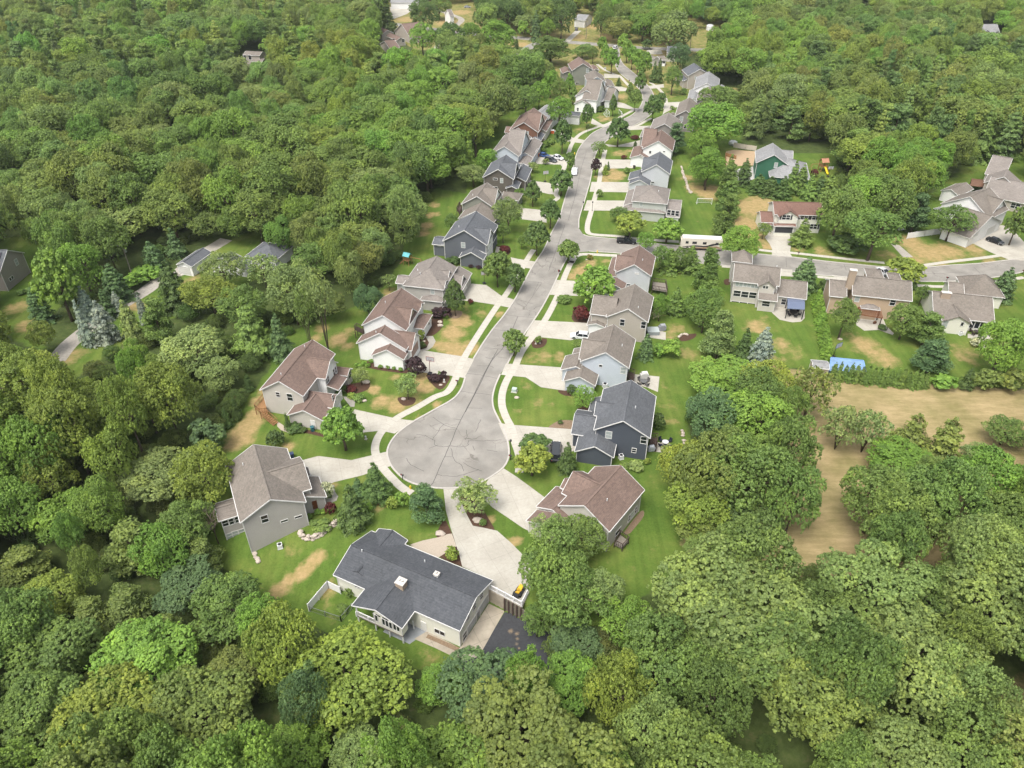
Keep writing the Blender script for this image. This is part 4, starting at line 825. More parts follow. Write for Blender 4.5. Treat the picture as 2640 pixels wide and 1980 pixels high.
H.block('d',[(1395,682),(1437,490),(1075,642)],5.6,'u',.6); H.block('d',[(963,635),(985,520)],5.4,'v',.6,ext={'v-':5,'u+':2.5}); H.block('d',[(932,705),(960,610)],3.0,'u',.35,ext={'v-':4},wall='white')
H.win(0,'u-','d',1198,685,.95,1.6); H.win(0,'u-','d',1359,705,.95,1.6); H.vent(0,'d',1320,575)
H=House('blue-grey house with brown roof at the side-street corner',('d',1420,328,1452,182,5.6),'pale','brown')
H.block('d',[(1420,328),(1452,182),(1148,300)],5.6,'u',.6); H.block('d',[(1150,285),(1165,190)],5.6,'v',.7,ext={'v-':4}); H.block('d',[(1085,350),(1122,190)],3.2,'u',.4,ext={'v-':5}); H.block('d',[(1060,415),(1208,440),(1230,385)],2.7,'u',.5)
H.win(0,'u-','d',1242,397,1.1,.4,bars=False); H.win(0,'u-','d',1310,312,.9,.3,bars=False,pane=mat['white']); H.vent(0,'d',1352,212); H.deck('d',[(1425,430),(1432,375),(1528,385),(1540,450)],1.4,'greywood',railm='darkwood')
H=House('mint-grey hip-roofed house with white rear sunroom',('e',1985,965,2005,850,5.6),'mint','grey')
H.block('e',[(1988,967),(2006,850),(1718,928)],5.6,'u',.5,'hip'); H.block('e',[(1652,985),(1970,1037)],3.0,'u',.25,'hip',ext={'u+':4}); H.block('e',[(1652,975),(1690,862)],3.1,'u',.4,ext={'v-':5}); H.block('e',[(1978,1050),(2080,1070),(2080,935)],2.9,'v',.3,wall='white')
H.win(0,'u-','e',1787,965,.9,1.3,pane=mat['blind'])
for x in (1998,2030,2062): H.win(3,'u-','e',x,1030+(x-1998)*.13,.9,1.5)
H.win(0,'u-','e',1856,1105,.9,.5,bars=False); H.vent(0,'e',1920,870)
H=House('pale grey house with dark slate roof east of the street',('e',2005,735,2025,635,5.6),'pale','slate')
H.block('e',[(2007,737),(2026,635),(1790,717)],5.6,'u',.6); H.block('e',[(1793,700),(1805,640)],5.6,'v',.7,ext={'v-':4}); H.block('e',[(1687,780),(1715,725)],3.1,'u',.4,ext={'v-':6}); H.block('e',[(1692,812),(1858,808),(1850,770)],2.8,'u',.5); H.win(0,'u-','e',1873,800,1.1,.4,bars=False)
H=House('off-white house with brown roof south of the street bend',('e',2025,560,2045,476,5.6),'white','brown')
H.block('e',[(2027,562),(2047,476),(1796,542)],5.6,'u',.6); H.block('e',[(1800,525),(1815,440)],5.6,'v',.7,ext={'v-':4}); H.block('e',[(1715,612),(1845,606)],3.0,'u',.5,ext={'u+':4}); H.block('e',[(1718,612),(1730,530)],3.1,'u',.35,ext={'v-':5})
H.win(0,'u-','e',1855,570,.6,.9); H.win(0,'u-','e',1962,565,.6,.3,bars=False)
H=House('grey house with light grey-brown roof at the street bend',('f',1197,945,1240,838,5.3),'taupe','grey')
H.block('f',[(1195,945),(1240,838),(1480,935)],5.3,'u',.55); H.block('f',[(1120,1010),(1140,920)],3.2,'u',.4,ext={'v-':5})
H=House('tall taupe house with grey-brown roof and one white window',('f',1440,805,1480,682,5.8),'taupe','taupe')
H.block('f',[(1438,806),(1480,682),(1640,798)],5.8,'u',.6); H.block('f',[(1365,800),(1385,790),(1460,820)],3.2,'u',.4); H.block('f',[(1640,665),(1795,580),(1850,600)],5.0,'u',.5)
H.win(0,'u-','f',1500,838,1.1,1.8,pane=mat['blind']); H.win(0,'u-','f',1535,907,.9,1.5)
H=House('white house with light grey roofs in the far eastern row',('f',1622,550,1645,440,5.5),'white','light')
H.block('f',[(1620,552),(1642,440),(1852,556)],5.5,'u',.55); H.block('f',[(1562,662),(1578,560),(1675,668)],3.4,'u',.5); H.block('f',[(1845,560),(1905,560),(1890,520)],3.0,'u',.4)
H=House('grey house with dark slate roof, farthest in the eastern row',('f',1565,425,1508,368,5.8),'tan','slate')
H.block('f',[(1562,425),(1506,368),(1775,418)],5.8,'u',.55); H.block('f',[(1500,460),(1545,475),(1520,400)],3.2,'u',.4); H.win(0,'u-','f',1635,445,.9,1.3,pane=mat['blind'])
# --- eastern side street
H=House('dark green house with grey roof and attached green garage',('g',372,172,366,100,5.5),'green','light')
H.block('g',[(370,172),(366,97),(577,180)],5.5,'u',.6); H.block('g',[(560,130),(597,152),(595,105)],5.2,'v',.45,ext={'v+':3}); H.block('g',[(450,220),(550,268),(698,270),(690,172)],3.0,'v',.45,'hip')
H.win(0,'u-','g',496,188,.9,1.6,pane=mat['blind'])
H=House('cream house with red-brown roof and dark two-car garage door',('k',632,1358,945,1366,5.5),'cream','red')
H.block('k',[(630,1356),(945,1366)],5.5,'u',.5,ext={'dv':8.4}); H.block('k',[(630,1356),(784,1366)],5.5,'v',.6,ext={'v-':1.2,'v+':3}); H.block('k',[(545,1404),(634,1410)],3.0,'u',.5,ext={'dv':7}); H.block('k',[(628,1432),(770,1436)],3.1,'u',.3,ext={'v+':2},roof='red')
H.block('k',[(545,1420),(630,1425)],2.6,'u',.2,ext={'v+':1.5},nowall=True)
sh=mat['darkdoor']
H.win(1,'v-','k',705,1377,1.0,1.3,n=2,shut=sh); H.win(0,'v-','k',820,1375,.9,1.3,n=2,shut=sh); H.win(0,'v-','k',893,1378,.9,1.3,n=2,shut=sh); H.win(0,'v-','k',878,1435,.9,1.4,n=2,shut=sh)
H.win(3,'v-','k',690,1453,4.9,2.1,'garage',mat['darkdoor']); H.win(2,'v-','k',585,1443,2.5,2.1,'garage',mat['garageg'])
H=House('tan house with many rear windows and blue-roofed pavilion on its patio',('g',225,925,395,944,5.8),'beige','taupe')
H.block('g',[(222,925),(520,960)],5.8,'u',.5,ext={'dv':9.5}); H.block('g',[(383,948),(517,966)],5.8,'v',.8,ext={'v-':.9,'v+':4}); H.block('g',[(383,1043),(505,1058)],3.2,'u',.5,ext={'v+':4}); H.block('g',[(500,1022),(692,1043)],3.2,'u',.5,ext={'dv':9}); H.block('g',[(215,800),(345,798)],6.0,'u',.9,'hip',ext={'dv':5})
for x,y in((262,945),(313,948),(362,956)): H.win(0,'v-','g',x,y,.75,1.3,n=2,bars=False,pane=mat['blind'])
for x,y in((248,1006),(298,1013),(348,1018)): H.win(0,'v-','g',x,y,1.6,1.5,bars=True)
for x,y in((237,1060),(288,1066),(340,1073)): H.win(0,'v-','g',x,y,1.7,.3,bars=False)
H.win(1,'v-','g',430,967,.5,.7,n=2,bars=False); H.win(2,'v-','g',432,1072,1.7,1.3); H.win(3,'v-','g',545,1060,1.0,1.4)
for x,y in((395,845),(500,845)): H.vent(0,'g',x,y,.12,.7)
H=House('peach house with long brown roof and wooden pergola on its patio',('g',985,1015,1365,1055,5.6),'peach','taupe')
H.block('g',[(985,1015),(1367,1056)],5.6,'u',.55,ext={'dv':9.5}); H.block('g',[(838,1022),(948,1032)],4.8,'u',.5,ext={'dv':8.5}); H.block('g',[(1080,905),(1185,905)],6.0,'v',.6,'hip',ext={'dv':5}); H.block('g',[(1220,920),(1300,925)],6.0,'v',.6,'hip',ext={'dv':4}); H.block('g',[(1042,1100),(1162,1112)],3.0,'u',.4,'hip',ext={'v+':2.5},roof='grey')
H.win(0,'v-','g',1015,1040,1.0,1.5,pane=mat['blind']); H.win(0,'v-','g',1242,1064,1.1,1.5)
H.chimney(1,'g',962,960,1.5,1.0,4.2,'tanbrick',0); H.vent(0,'g',1157,930)
H=House('white ranch house with brown-grey roof and triple rear windows',('g',1740,1178,1892,1195,3.0),'cream','taupe')
H.block('g',[(1503,1150),(1893,1192)],3.0,'u',.5,ext={'dv':12.5}); H.block('g',[(1555,1170),(1742,1188)],3.2,'v',.5,ext={'v+':5,'v-':.8}); H.block('g',[(1700,1000),(1960,1035)],3.2,'u',.75,'hip',ext={'dv':9}); H.block('g',[(1600,1000),(1700,1015)],3.2,'u',.5,ext={'dv':6})
H.win(1,'v-','g',1575,1200,1.1,1.5,pane=mat['blind']); H.win(1,'v-','g',1685,1202,.5,.9,bars=False); H.win(0,'v-','g',1780,1208,.95,1.7,n=3,bars=False); H.chimney(0,'g',1575,1030,2,.9,1.2,'tanbrick',0)
H=House('white gabled house with grey-brown roofs and two garage doors',('g',1735,655,1945,545,3.2),'white','taupe')
H.block('g',[(1735,655),(1945,545)],3.0,'v',.42,ext={'v+':8}); H.block('g',[(1585,415),(1760,500),(1985,470)],4.6,'u',.62); H.block('g',[(1880,495),(1935,440)],5.2,'v',.7,ext={'v+':4}); H.block('g',[(1650,380),(1760,340)],3.2,'u',.45,ext={'v+':5})
H.win(0,'v-','g',1775,622,2.5,2.1,'garage'); H.win(0,'v-','g',1868,600,4.6,2.1,'garage'); H.win(2,'v-','g',1897,478,.7,1.2,n=2)
H=House('beige house with grey roofs beside the brown gazebo',('g',1825,297,2040,338,5.0),'tan','grey')
H.block('g',[(1825,297),(2040,338)],5.0,'v',.6,ext={'v+':8}); H.block('g',[(1830,242),(1980,215)],5.2,'u',.5,ext={'v+':7}); H.block('g',[(1845,330),(2120,440)],3.2,'u',.5,ext={'v+':7}); H.win(2,'v-','g',2025,448,1.1,1.5,n=2)
# --- west lane houses
H=House('grey-sided house with solar panels on its slate roof at the left edge',('h',0,577,145,463,5.6),'umber','slate')
H.B_=0; H.wall=sid('mid',(.36,.33,.305)); H.block('h',[(0,577),(145,463)],5.6,'v',.62,ext={'v+':11})
H.win(0,'v-','h',97,520,1.0,1.5,pane=mat['blind']); H.win(0,'v-','h',67,617,.7,.8,n=2,bars=False)
b_=H.B[0]; sp_=MB()
for k in range(3):
    for l_ in range(2):
        uu=b_['ru'][0]+1.0+l_*1.9; vv=b_['rv'][0]+1+k*1.6; zz=b_['ze']+.62*(uu-b_['ru'][0]); A_=H.W(uu,vv,zz+.12); B2=H.W(uu+1.6,vv,zz+.62*1.6+.12); C2=H.W(uu+1.6,vv+1.45,zz+.62*1.6+.12); D2=H.W(uu,vv+1.45,zz+.12); sp_.prism([A_,B2,C2,D2],(0,0,.05))
sp_.build('solar_panel',cmat((.015,.018,.035),.2,.6),H.root)
H=House('low white house with charcoal roofs half hidden by pale trees',('h',1130,547,1250,462,3.0),'white','dark')
H.block('h',[(1048,533),(1132,547),(1258,462)],3.0,'u',.45); H.block('h',[(1468,487),(1662,490)],3.2,'u',.5,'hip',ext={'du':9,'dv':9}); H.block('h',[(1240,520),(1500,520)],3.0,'u',.4)
H.win(0,'u-','h',1095,570,3.2,2.1,'garage')
# --- far houses
for lab,fr,wl,rf,bl_ in (
 ('tan ranch house with brown roofs by the far street',('j',200,215,330,200,3.0),'tan','brown',[('j',[(188,195),(250,185)],3.4,'v',.5,{'v+':9}),('j',[(240,222),(330,225)],3.0,'v',.5,{'v+':9}),('j',[(320,205),(375,215),(370,165)],3.0,'u',.5,{}),('j',[(200,262),(290,270)],3.0,'u',.4,{'v+':6})]),
 ('orange-tan house with tall windows in the left woods',('i',1390,355,1490,360,5.5),'tan','taupe',[('i',[(1385,312),(1480,317)],6.5,'u',.3,{'dv':7}),('i',[(1430,350),(1495,352)],4.0,'u',.3,{'dv':6})]),
 ('small grey shed-like house near the far left grove',('j',665,355,700,360,3.0),'white','grey',[('j',[(665,362),(705,366)],3.0,'u',.5,{'dv':8})]),
 ('white building with wide flat doors at the far end of a drive',('j',1280,120,1345,125,4.0),'white','light',[('j',[(1285,112),(1345,118)],4.0,'u',.25,{'dv':16})]),
 ('white far shed with tall gable',('j',572,85,600,82,4.0),'white','grey',[('j',[(570,90),(600,90)],5.0,'u',.8,{'dv':8})]),
 ('long white outbuilding cut by the top edge',('j',240,8,430,8,4.0),'white','light',[('j',[(235,14),(430,10)],4.0,'u',.3,{'dv':14})]),
 ('grey-brown house behind the row of street trees',('f',1200,260,1290,250,3.4),'beige','taupe',[('f',[(1200,255),(1290,262)],3.4,'v',.5,{'v+':10}),('f',[(1270,262),(1360,268)],3.0,'u',.4,{'dv':6})]),
 ('small beige house with dark roof beyond the eastern row',('f',1365,205,1450,208,4.4),'beige','slate',[('f',[(1362,205),(1450,208)],4.4,'u',.5,{'dv':9})]),
 ('grey-roofed house with gables in the far right woods',('k',1930,200,2050,200,4.0),'tan','light',[('k',[(1925,195),(2060,205)],4.5,'u',.6,{'dv':11}),('k',[(1960,205),(1995,206)],4.6,'v',.8,{'v-':.6,'v+':4}),('k',[(2025,208),(2055,208)],4.6,'v',.8,{'v-':.6,'v+':4})]),
 ('house with grey roof and chimney buried in the right woods',('k',1315,815,1410,818,5.0),'taupe','grey',[('k',[(1315,835),(1405,838)],4.2,'u',.5,{'dv':9})]),
 ('white-trimmed sunroom house at the end of the street trees',('f',1275,280,1350,285,3.0),'white','taupe',[('f',[(1278,275),(1352,280)],2.8,'u',.2,{'dv':4})]),
 ('dark-roofed house beyond the top left trees',('i',1500,115,1590,110,4.0),'white','grey',[('i',[(1540,40),(1620,42)],5.0,'u',.5,{'dv':9})])):
    H=House(lab,fr,wl,rf)
    for c,pts,ze,ax,sl_,ex in bl_: H.block(c,pts,ze,ax,sl_,ext=ex,oh=.3)
    if 'orange' in lab:
        for x in (1370+25,1425): H.win(0,'v-','i',x,325,1.4,2.2)
        H.win(1,'v-','i',1462,372,1.2,1.6,n=2)
    if 'wide flat' in lab: H.win(0,'v-','j',1315,140,5,3,'garage')
    if 'sunroom' in lab:
        for x in (1290,1312,1335): H.win(0,'v-','f',x,290,1.2,1.6)
    if 'tan ranch' in lab: H.win(1,'v-','j',255,228,1.4,1.4); H.win(1,'v-','j',308,232,1.4,1.4)
    if 'gables' in lab: H.win(1,'v-','k',1978,200,.8,1.2); H.win(2,'v-','k',2040,205,.8,1.2)
# ------------------------------------------------------------------ vehicles and yard things
def hd(c,x1,y1,x2,y2,z=.03):
    a=G(c,x1,y1,z); b=G(c,x2,y2,z); return math.atan2(b.y-a.y,b.x-a.x)
def loft(m,secs):
    """secs: list of closed rings with equal counts"""
    b=[]; 
    for r_ in secs: b.append(len(m.v)); m.v+=[tuple(p) for p in r_]
    n=len(secs[0])
    for a,c in zip(b,b[1:]):
        for k in range(n): m.f.append((a+k,a+(k+1)%n,c+(k+1)%n,c+k))
    m.f.append(tuple(b[0]+k for k in range(n))[::-1]); m.f.append(tuple(b[-1]+k for k in range(n)))
def vehicle(name,label,cat,loc,rz,col,L=4.7,W=1.9,Hh=1.7,style='suv',group=None,roofcol=None):
    V=thing(name,label,cat,loc,group,rz); pm=cmat(col,.25,.6,.1,'car_paint'); x0,x1=-L/2,L/2; hw=W/2
    def ring(x,zb,zt,w,wt): return [(x,-w,zb),(x,w,zb),(x,w*1.0,zb+(zt-zb)*.65),(x,wt,zt),(x,-wt,zt),(x,-w,zb+(zt-zb)*.65)]
    belt=.95 if Hh>1.6 else .85; m=MB()
    loft(m,[ring(x0,.45,belt-.05,hw*.86,hw*.80),ring(x0+.12,.3,belt,hw*.97,hw*.90),ring(x0+.8,.24,belt+.02,hw,hw*.93),ring(0,.24,belt,hw,hw*.93),ring(x1-1.25,.24,belt,hw,hw*.92),ring(x1-.35,.26,belt-.14,hw*.96,hw*.84),ring(x1-.02,.38,belt-.3,hw*.82,hw*.72)])
    def org(mb,nm,mt,par=V,sm=False):
        me_=bpy.data.meshes.new(nm); me_.from_pydata(mb.v,[],mb.f); me_.materials.append(mt); me_.update()
        if sm: me_.polygons.foreach_set('use_smooth',[True]*len(me_.polygons))
        o=bpy.data.objects.new(nm,me_); C.objects.link(o); o.parent=par; return o
    if style=='pickup': ca,cb,cc2,cd=x0+2.05,x0+2.2,x1-2.15,x1-1.45
    elif style=='sedan': ca,cb,cc2,cd=x0+.55,x0+1.3,x1-2.1,x1-1.15
    else: ca,cb,cc2,cd=x0+.12,x0+.5,x1-2.0,x1-1.2
    if style=='pickup':
        # open bed cut into the rear deck
        k=MB(); k.cube(x0+.15,-hw*.78,belt+.03,x0+1.95,hw*.78,belt+.05); org(k,'truck_bed',mat['black'])
        for sg in(-1,1): m.cube(x0+.05,sg*hw*.92-.06,belt-.05,x0+2.05,sg*hw*.92+.06,belt+.13)
        m.cube(x0+.02,-hw*.92,belt-.05,x0+.12,hw*.92,belt+.12)
    org(m,'body',pm,sm=False)
    g=MB(); tw=hw*.74
    loft(g,[[(ca,-hw*.9,belt-.02),(ca,hw*.9,belt-.02),(ca+.01,hw*.9,belt),(ca+.01,-hw*.9,belt)],[(cb,-tw*1.02,Hh-.10),(cb,tw*1.02,Hh-.10),(cb+.01,tw,Hh-.07),(cb+.01,-tw,Hh-.07)],[(cc2,-tw*1.02,Hh-.10),(cc2,tw*1.02,Hh-.10),(cc2,tw,Hh-.07),(cc2,-tw,Hh-.07)],[(cd,-hw*.88,belt-.02),(cd,hw*.88,belt-.02),(cd,hw*.88,belt),(cd,-hw*.88,belt)]])
    g=MB(); A=[(ca,-hw*.9,belt-.03),(cd,-hw*.9,belt-.03),(cd,hw*.9,belt-.03),(ca,hw*.9,belt-.03)]; B_=[(cb,-tw,Hh-.06),(cc2,-tw,Hh-.06),(cc2,tw,Hh-.06),(cb,tw,Hh-.06)]
    n=0; g.v=A+B_; g.f=[(3,2,1,0),(4,5,6,7),(0,1,5,4),(1,2,6,5),(2,3,7,6),(3,0,4,7)]
    org(g,'window',mat['glass'])
    r_=MB(); rm_=cmat(roofcol,.25,.6,.1,'car_paint') if roofcol else pm
    loft(r_,[[(cb-.06,-tw-.02,Hh-.07),(cb-.06,tw+.02,Hh-.07),(cb-.02,tw-.1,Hh),(cb-.02,-tw+.1,Hh)],[(cc2+.06,-tw-.02,Hh-.07),(cc2+.06,tw+.02,Hh-.07),(cc2+.0,tw-.1,Hh-.01),(cc2+.0,-tw+.1,Hh-.01)]])
    for sg in(-1,1):
        for (xa,xb) in ((ca,cb),(cd,cc2)): r_.beam((xa,sg*hw*.9,belt-.02),(xb,sg*tw,Hh-.05),.08,.08)
        xm=(cb+cc2)/2; r_.beam((xm,sg*hw*.905,belt-.02),(xm,sg*(tw+.012),Hh-.05),.09,.05)
    org(r_,'roof',rm_)
    for sx in (x0+.9,x1-.95):
        for sg in(-1,1):
            t_=MB(); t_.tube([(sx,sg*(hw-.22),.35),(sx,sg*(hw+.02),.35)],.35,14); o=org(t_,'wheel',mat['rubber']); q=MB(); q.tube([(sx,sg*(hw+.0),.35),(sx,sg*(hw+.035),.35)],.2,10); org(q,'rim',mat['metal'],o)
    for sg in(-1,1):
        q=MB(); q.cube(x1-.12,sg*hw*.58-.16,belt-.38,x1+.0,sg*hw*.58+.16,belt-.24); org(q,'headlight',mat['plastic'])
        q=MB(); q.cube(x0-.02,sg*hw*.68-.1,belt-.3,x0+.12,sg*hw*.68+.1,belt-.08); org(q,'tail_light',cmat((.25,.01,.01),.3))
        q=MB(); q.cube(cd-.55,sg*(hw+.08)-.1,belt-.02,cd-.4,sg*(hw+.08)+.1,belt+.13); org(q,'mirror',pm)
    return V
def at(c,x,y,z=.02): g=G(c,x,y,z); return (g.x,g.y,z)
WH,BK=(.72,.73,.75),(.012,.013,.016)
vehicle('pickup_truck','white pickup parked at the left kerb of the street','pickup truck',at('f',482,1352),hd('f',490,1290,474,1400),WH,5.5,1.95,1.85,'pickup')
vehicle('pickup_truck','black pickup parked along the side street','pickup truck',at('e',1675,1262),hd('e',1600,1262,1750,1272),BK,5.6,2.0,1.9,'pickup')
vehicle('parked_car','white hatchback with dark sunroof in the tan house driveway','car',at('d',872,802),hd('d',930,800,820,790),WH,4.3,1.85,1.55,'suv')
vehicle('pickup_truck','charcoal pickup beside the small spruce at the navy house','pickup truck',at('b',1228,622),hd('b',1228,660,1232,560),(.05,.055,.06),5.6,2.0,1.9,'suv')
vehicle('parked_car','dark grey wagon in the light blue-grey house driveway','car',at('e',1098,640),hd('e',1060,625,1140,645),(.07,.08,.09),4.7,1.85,1.6,'suv')
vehicle('parked_car','white sedan behind the dark grey wagon','car',at('e',1148,622),hd('e',1110,605,1190,625),WH,4.7,1.85,1.5,'sedan')
vehicle('parked_car','small blue car nearest the light blue-grey garage','car',at('e',1050,606),hd('e',1020,595,1070,605),(.03,.08,.25),3.9,1.7,1.45,'suv')
vehicle('parked_car','black sedan on the white gabled house driveway','car',at('g',1893,682),hd('g',1845,660,1945,695),BK,4.7,1.85,1.45,'sedan')
vehicle('parked_car','white wagon turning at the far street crossing','car',at('f',872,168),hd('f',845,180,895,155),WH,4.6,1.85,1.6,'suv')
vehicle('parked_car','dark car on the drive of the far white building','car',at('j',1296,172),hd('j',1292,185,1298,160),(.05,.06,.08),4.6,1.85,1.55,'suv')
vehicle('parked_car','white and yellow car half hidden behind the peach house','car',at('g',1178,882),hd('g',1150,870,1200,895),WH,4.6,1.85,1.5,'sedan')
vehicle('parked_car','white car glimpsed under the big group of trees','car',at('g',1262,590),hd('g',1240,570,1300,600),WH,4.6,1.85,1.6,'suv')
vehicle('parked_car','small white car on the far drive past the shed','car',at('j',675,44),0,(.4,.42,.45),4.6,1.85,1.5,'sedan')
# motorhome
g=G('d',1795,122,.02); rz=hd('d',1640,118,1955,135,.02); V=thing('motorhome','long cream motorhome with black and tan swooshes on the side street','motorhome',(g.x,g.y,.02),None,rz)
def loc(mb,nm,mt,par,sm=False):
    me_=bpy.data.meshes.new(nm); me_.from_pydata(mb.v,[],mb.f); me_.materials.append(mt); me_.update()
    if sm: me_.polygons.foreach_set('use_smooth',[True]*len(me_.polygons))
    o=bpy.data.objects.new(nm,me_); C.objects.link(o); o.parent=par; return o
m=MB(); m.prism([(-5.4,-1.25,.45),(5.4,-1.25,.45),(5.4,1.25,.45),(-5.4,1.25,.45)],(0,0,2.85)); m.prism([(-5.4,-1.15,3.3),(5.3,-1.15,3.3),(5.3,1.15,3.3),(-5.4,1.15,3.3)],(0,0,.12)); m.cube(-5.7,-1.15,.6,-5.4,1.15,2.9); loc(m,'body',cmat((.62,.58,.50),.35,.5),V)
m=MB(); m.cube(-5.3,-1.18,3.43,5.3,1.18,3.47); loc(m,'roof',mat['white'],V)
for x in(-2.6,2.9): m=MB(); m.prism([(x-.5,-.4,3.47),(x+.5,-.4,3.47),(x+.5,.4,3.47),(x-.5,.4,3.47)],(0,0,.28)); loc(m,'air_conditioner',mat['plastic'],V)
for (xa,xb) in((-4.4,-3.6),(-2.6,-1.4),(.2,1.2),(3.6,4.4)): m=MB(); m.cube(xa,-1.275,1.9,xb,-1.25,2.6); loc(m,'window',mat['glass'],V)
m=MB(); m.cube(-5.72,-1.0,1.6,-5.69,1.0,2.7); loc(m,'windshield',mat['glass'],V)
def swoosh(P1,P2,mt):
    m=MB(); A=cr([(p[0],0,p[1]) for p in P1],6); B2=cr([(p[0],0,p[1]) for p in P2],6)
    for a,b,c_,d_ in zip(A,A[1:],B2,B2[1:]): m.poly([(a.x,-1.262,a.z),(b.x,-1.262,b.z),(d_.x,-1.262,d_.z),(c_.x,-1.262,c_.z)])
    loc(m,'swoosh',mt,V)
swoosh([(-5,1.0),(-2,1.5),(1,1.5),(3,2.2),(5.3,2.5)],[(-5,.85),(-2,1.1),(1,1.1),(3,1.6),(5.3,2.2)],mat['black']); swoosh([(-3,1.0),(0,1.0),(2,1.3),(4,1.5),(5.3,1.1)],[(-3,.7),(0,.6),(2,.8),(4,.9),(5.3,.75)],cmat((.30,.20,.12)))
m=MB(); m.cube(-5.3,-1.27,.46,5.3,-1.252,.68); loc(m,'skirt',mat['black'],V)
for x in(-3.7,2.6,3.6):
    for sg in(-1,1): m=MB(); m.tube([(x,sg*1.0,.46),(x,sg*1.28,.46)],.46,14); o=loc(m,'wheel',mat['rubber'],V); m=MB(); m.tube([(x,sg*1.27,.46),(x,sg*1.3,.46)],.25,10); loc(m,'rim',mat['metal'],o)
# rail and retaining wall of the upper court
A=G('t',1612,603,0); B_=G('t',1890,752,0); Cc=G('t',1948,640,0)
rw=thing('retaining_wall','tall board-and-post retaining wall between the upper court and lower asphalt','retaining wall',((A.x+B_.x)/2,(A.y+B_.y)/2,LZ))
dr=(B_-A).normalized(); nr=Vector((dr.y,-dr.x,0)); 
if nr.y>0: nr=-nr
E_=G('t',2120,960,LZ); 
m=MB(); split=A.lerp(B_,.5); m.prism([A+nr*.06+Vector((0,0,LZ-.2)),split+nr*.06+Vector((0,0,LZ-.2)),split-nr*.16+Vector((0,0,LZ-.2)),A-nr*.16+Vector((0,0,LZ-.2))],(0,0,-LZ+.16)); m.build('concrete_panel',mat['old_concrete'],rw)
F_=Vector((B_.x+2.2,B_.y-1.1,0)); F2=Vector((E_.x+3,E_.y-1.2,0))
bd=M('weathered_boards',(.20,.18,.14),.9,.2,var=.25,scale=3,extra=lambda t,tc,o:bandz(t,tc,.24,.55,.12,o))
m=MB()
for p,q,h0,h1 in ((split,B_,2.78,2.7),(B_,F_,2.4,1.6),(F_,F2,1.5,.5)):
    nn=(q-p).normalized(); nn=Vector((nn.y,-nn.x,0)); nn=nn if nn.y<0 else -nn
    zb=LZ-.2; m.v; b=len(m.v); off=nn*.05
    for t_ in ((p+off,h0),(q+off,h1),(q-nn*.1,h1),(p-nn*.1,h0)): m.v.append((t_[0].x,t_[0].y,zb))
    for t_ in ((p+off,h0),(q+off,h1),(q-nn*.1,h1),(p-nn*.1,h0)): m.v.append((t_[0].x,t_[0].y,LZ+t_[1]))
    m.f+=[(b,b+1,b+2,b+3)[::-1],(b+4,b+5,b+6,b+7)]+[(b+i,b+(i+1)%4,b+4+(i+1)%4,b+4+i) for i in range(4)]
m.build('board_panel',bd,rw)
for p,q,h0,h1,nn_ in ((split,B_,2.85,2.8,4),(B_,F_,2.5,1.7,2),(F_,F2,1.6,.6,6)):
    n2=(q-p).normalized(); n2=Vector((n2.y,-n2.x,0)); n2=n2 if n2.y<0 else -n2
    for k in range(nn_+1):
        f=k/nn_; pp=p.lerp(q,f)+n2*.17; m=MB(); m.prism([pp+Vector((dx,dy,LZ-.2)) for dx,dy in((-.11,-.11),(.11,-.11),(.11,.11),(-.11,.11))],(0,0,h0+(h1-h0)*f+.2)); m.build('post',mat['darkwood'],rw)
rl=thing('balustrade','white railing along the edge of the upper concrete court','railing',((A.x+B_.x)/2,(A.y+B_.y)/2,0)); m=MB()
def rail(m,a,b,h=1.05,st=.13,every=13):
    Zv=Vector((0,0,1)); m.beam(a+Zv*h,b+Zv*h,.12,.10); m.beam(a+Zv*.14,b+Zv*.14,.07,.07); n=max(1,int((b-a).length/st))
    for k in range(n+1): p=a.lerp(b,k/n); w_=.04; m.beam(p+Zv*.02,p+Zv*h,w_,w_,(1,0,0))
up2=Vector((0,0,.04)); rail(m,A+up2-nr*.08,B_+up2-nr*.08); rail(m,B_+up2-nr*.08,Cc+up2); m.build('rail_panel',mat['vinyl'],rl)
for k in range(5): p=A.lerp(B_,k/4)-nr*.08; q=MB(); q.prism([p+Vector((dx,dy,.02)) for dx,dy in((-.08,-.08),(.08,-.08),(.08,.08),(-.08,.08))],(0,0,1.2)); q.build('post',mat['vinyl'],rl)
# mower
g=G('t',1872,628,.03); V=thing('riding_mower','yellow and black riding mower parked by the white railing','mower',(g.x,g.y,.03),None,hd('t',1850,665,1895,590))
m=MB(); m.prism([(-.15,-.35,.35),(.95,-.30,.35),(.95,.30,.35),(-.15,.35,.35)],(0,0,.42)); loc(m,'hood',cmat((.75,.46,.03),.35),V)
m=MB(); m.cube(-.95,-.5,.3,.0,.5,.55); m.cube(-.55,-.62,.14,.6,.62,.3); loc(m,'deck',mat['black'],V)
m=MB(); m.cube(-.75,-.25,.55,-.3,.25,.68); m.cube(-.85,-.25,.6,-.75,.25,1.0); loc(m,'seat',cmat((.7,.42,.03),.4),V)
m=MB(); m.cube(-1.55,-.42,.35,-.98,.42,.95); loc(m,'grass_bag',mat['black'],V)
m=MB(); m.tube([(.0,0,.7),(-.18,0,1.0)],.025,6); m.tube([(-.18+.17*math.cos(a)*.5,.17*math.sin(a),1.0+.08*math.cos(a)) for a in [k*.7 for k in range(10)]],.018,5); loc(m,'steering_wheel',mat['black'],V)
for x,r_,w_ in((-.65,.28,.55),(.7,.2,.45)):
    for sg in(-1,1): m=MB(); m.tube([(x,sg*(w_-.09),r_),(x,sg*(w_+.09),r_)],r_,12); loc(m,'wheel',mat['rubber'],V)
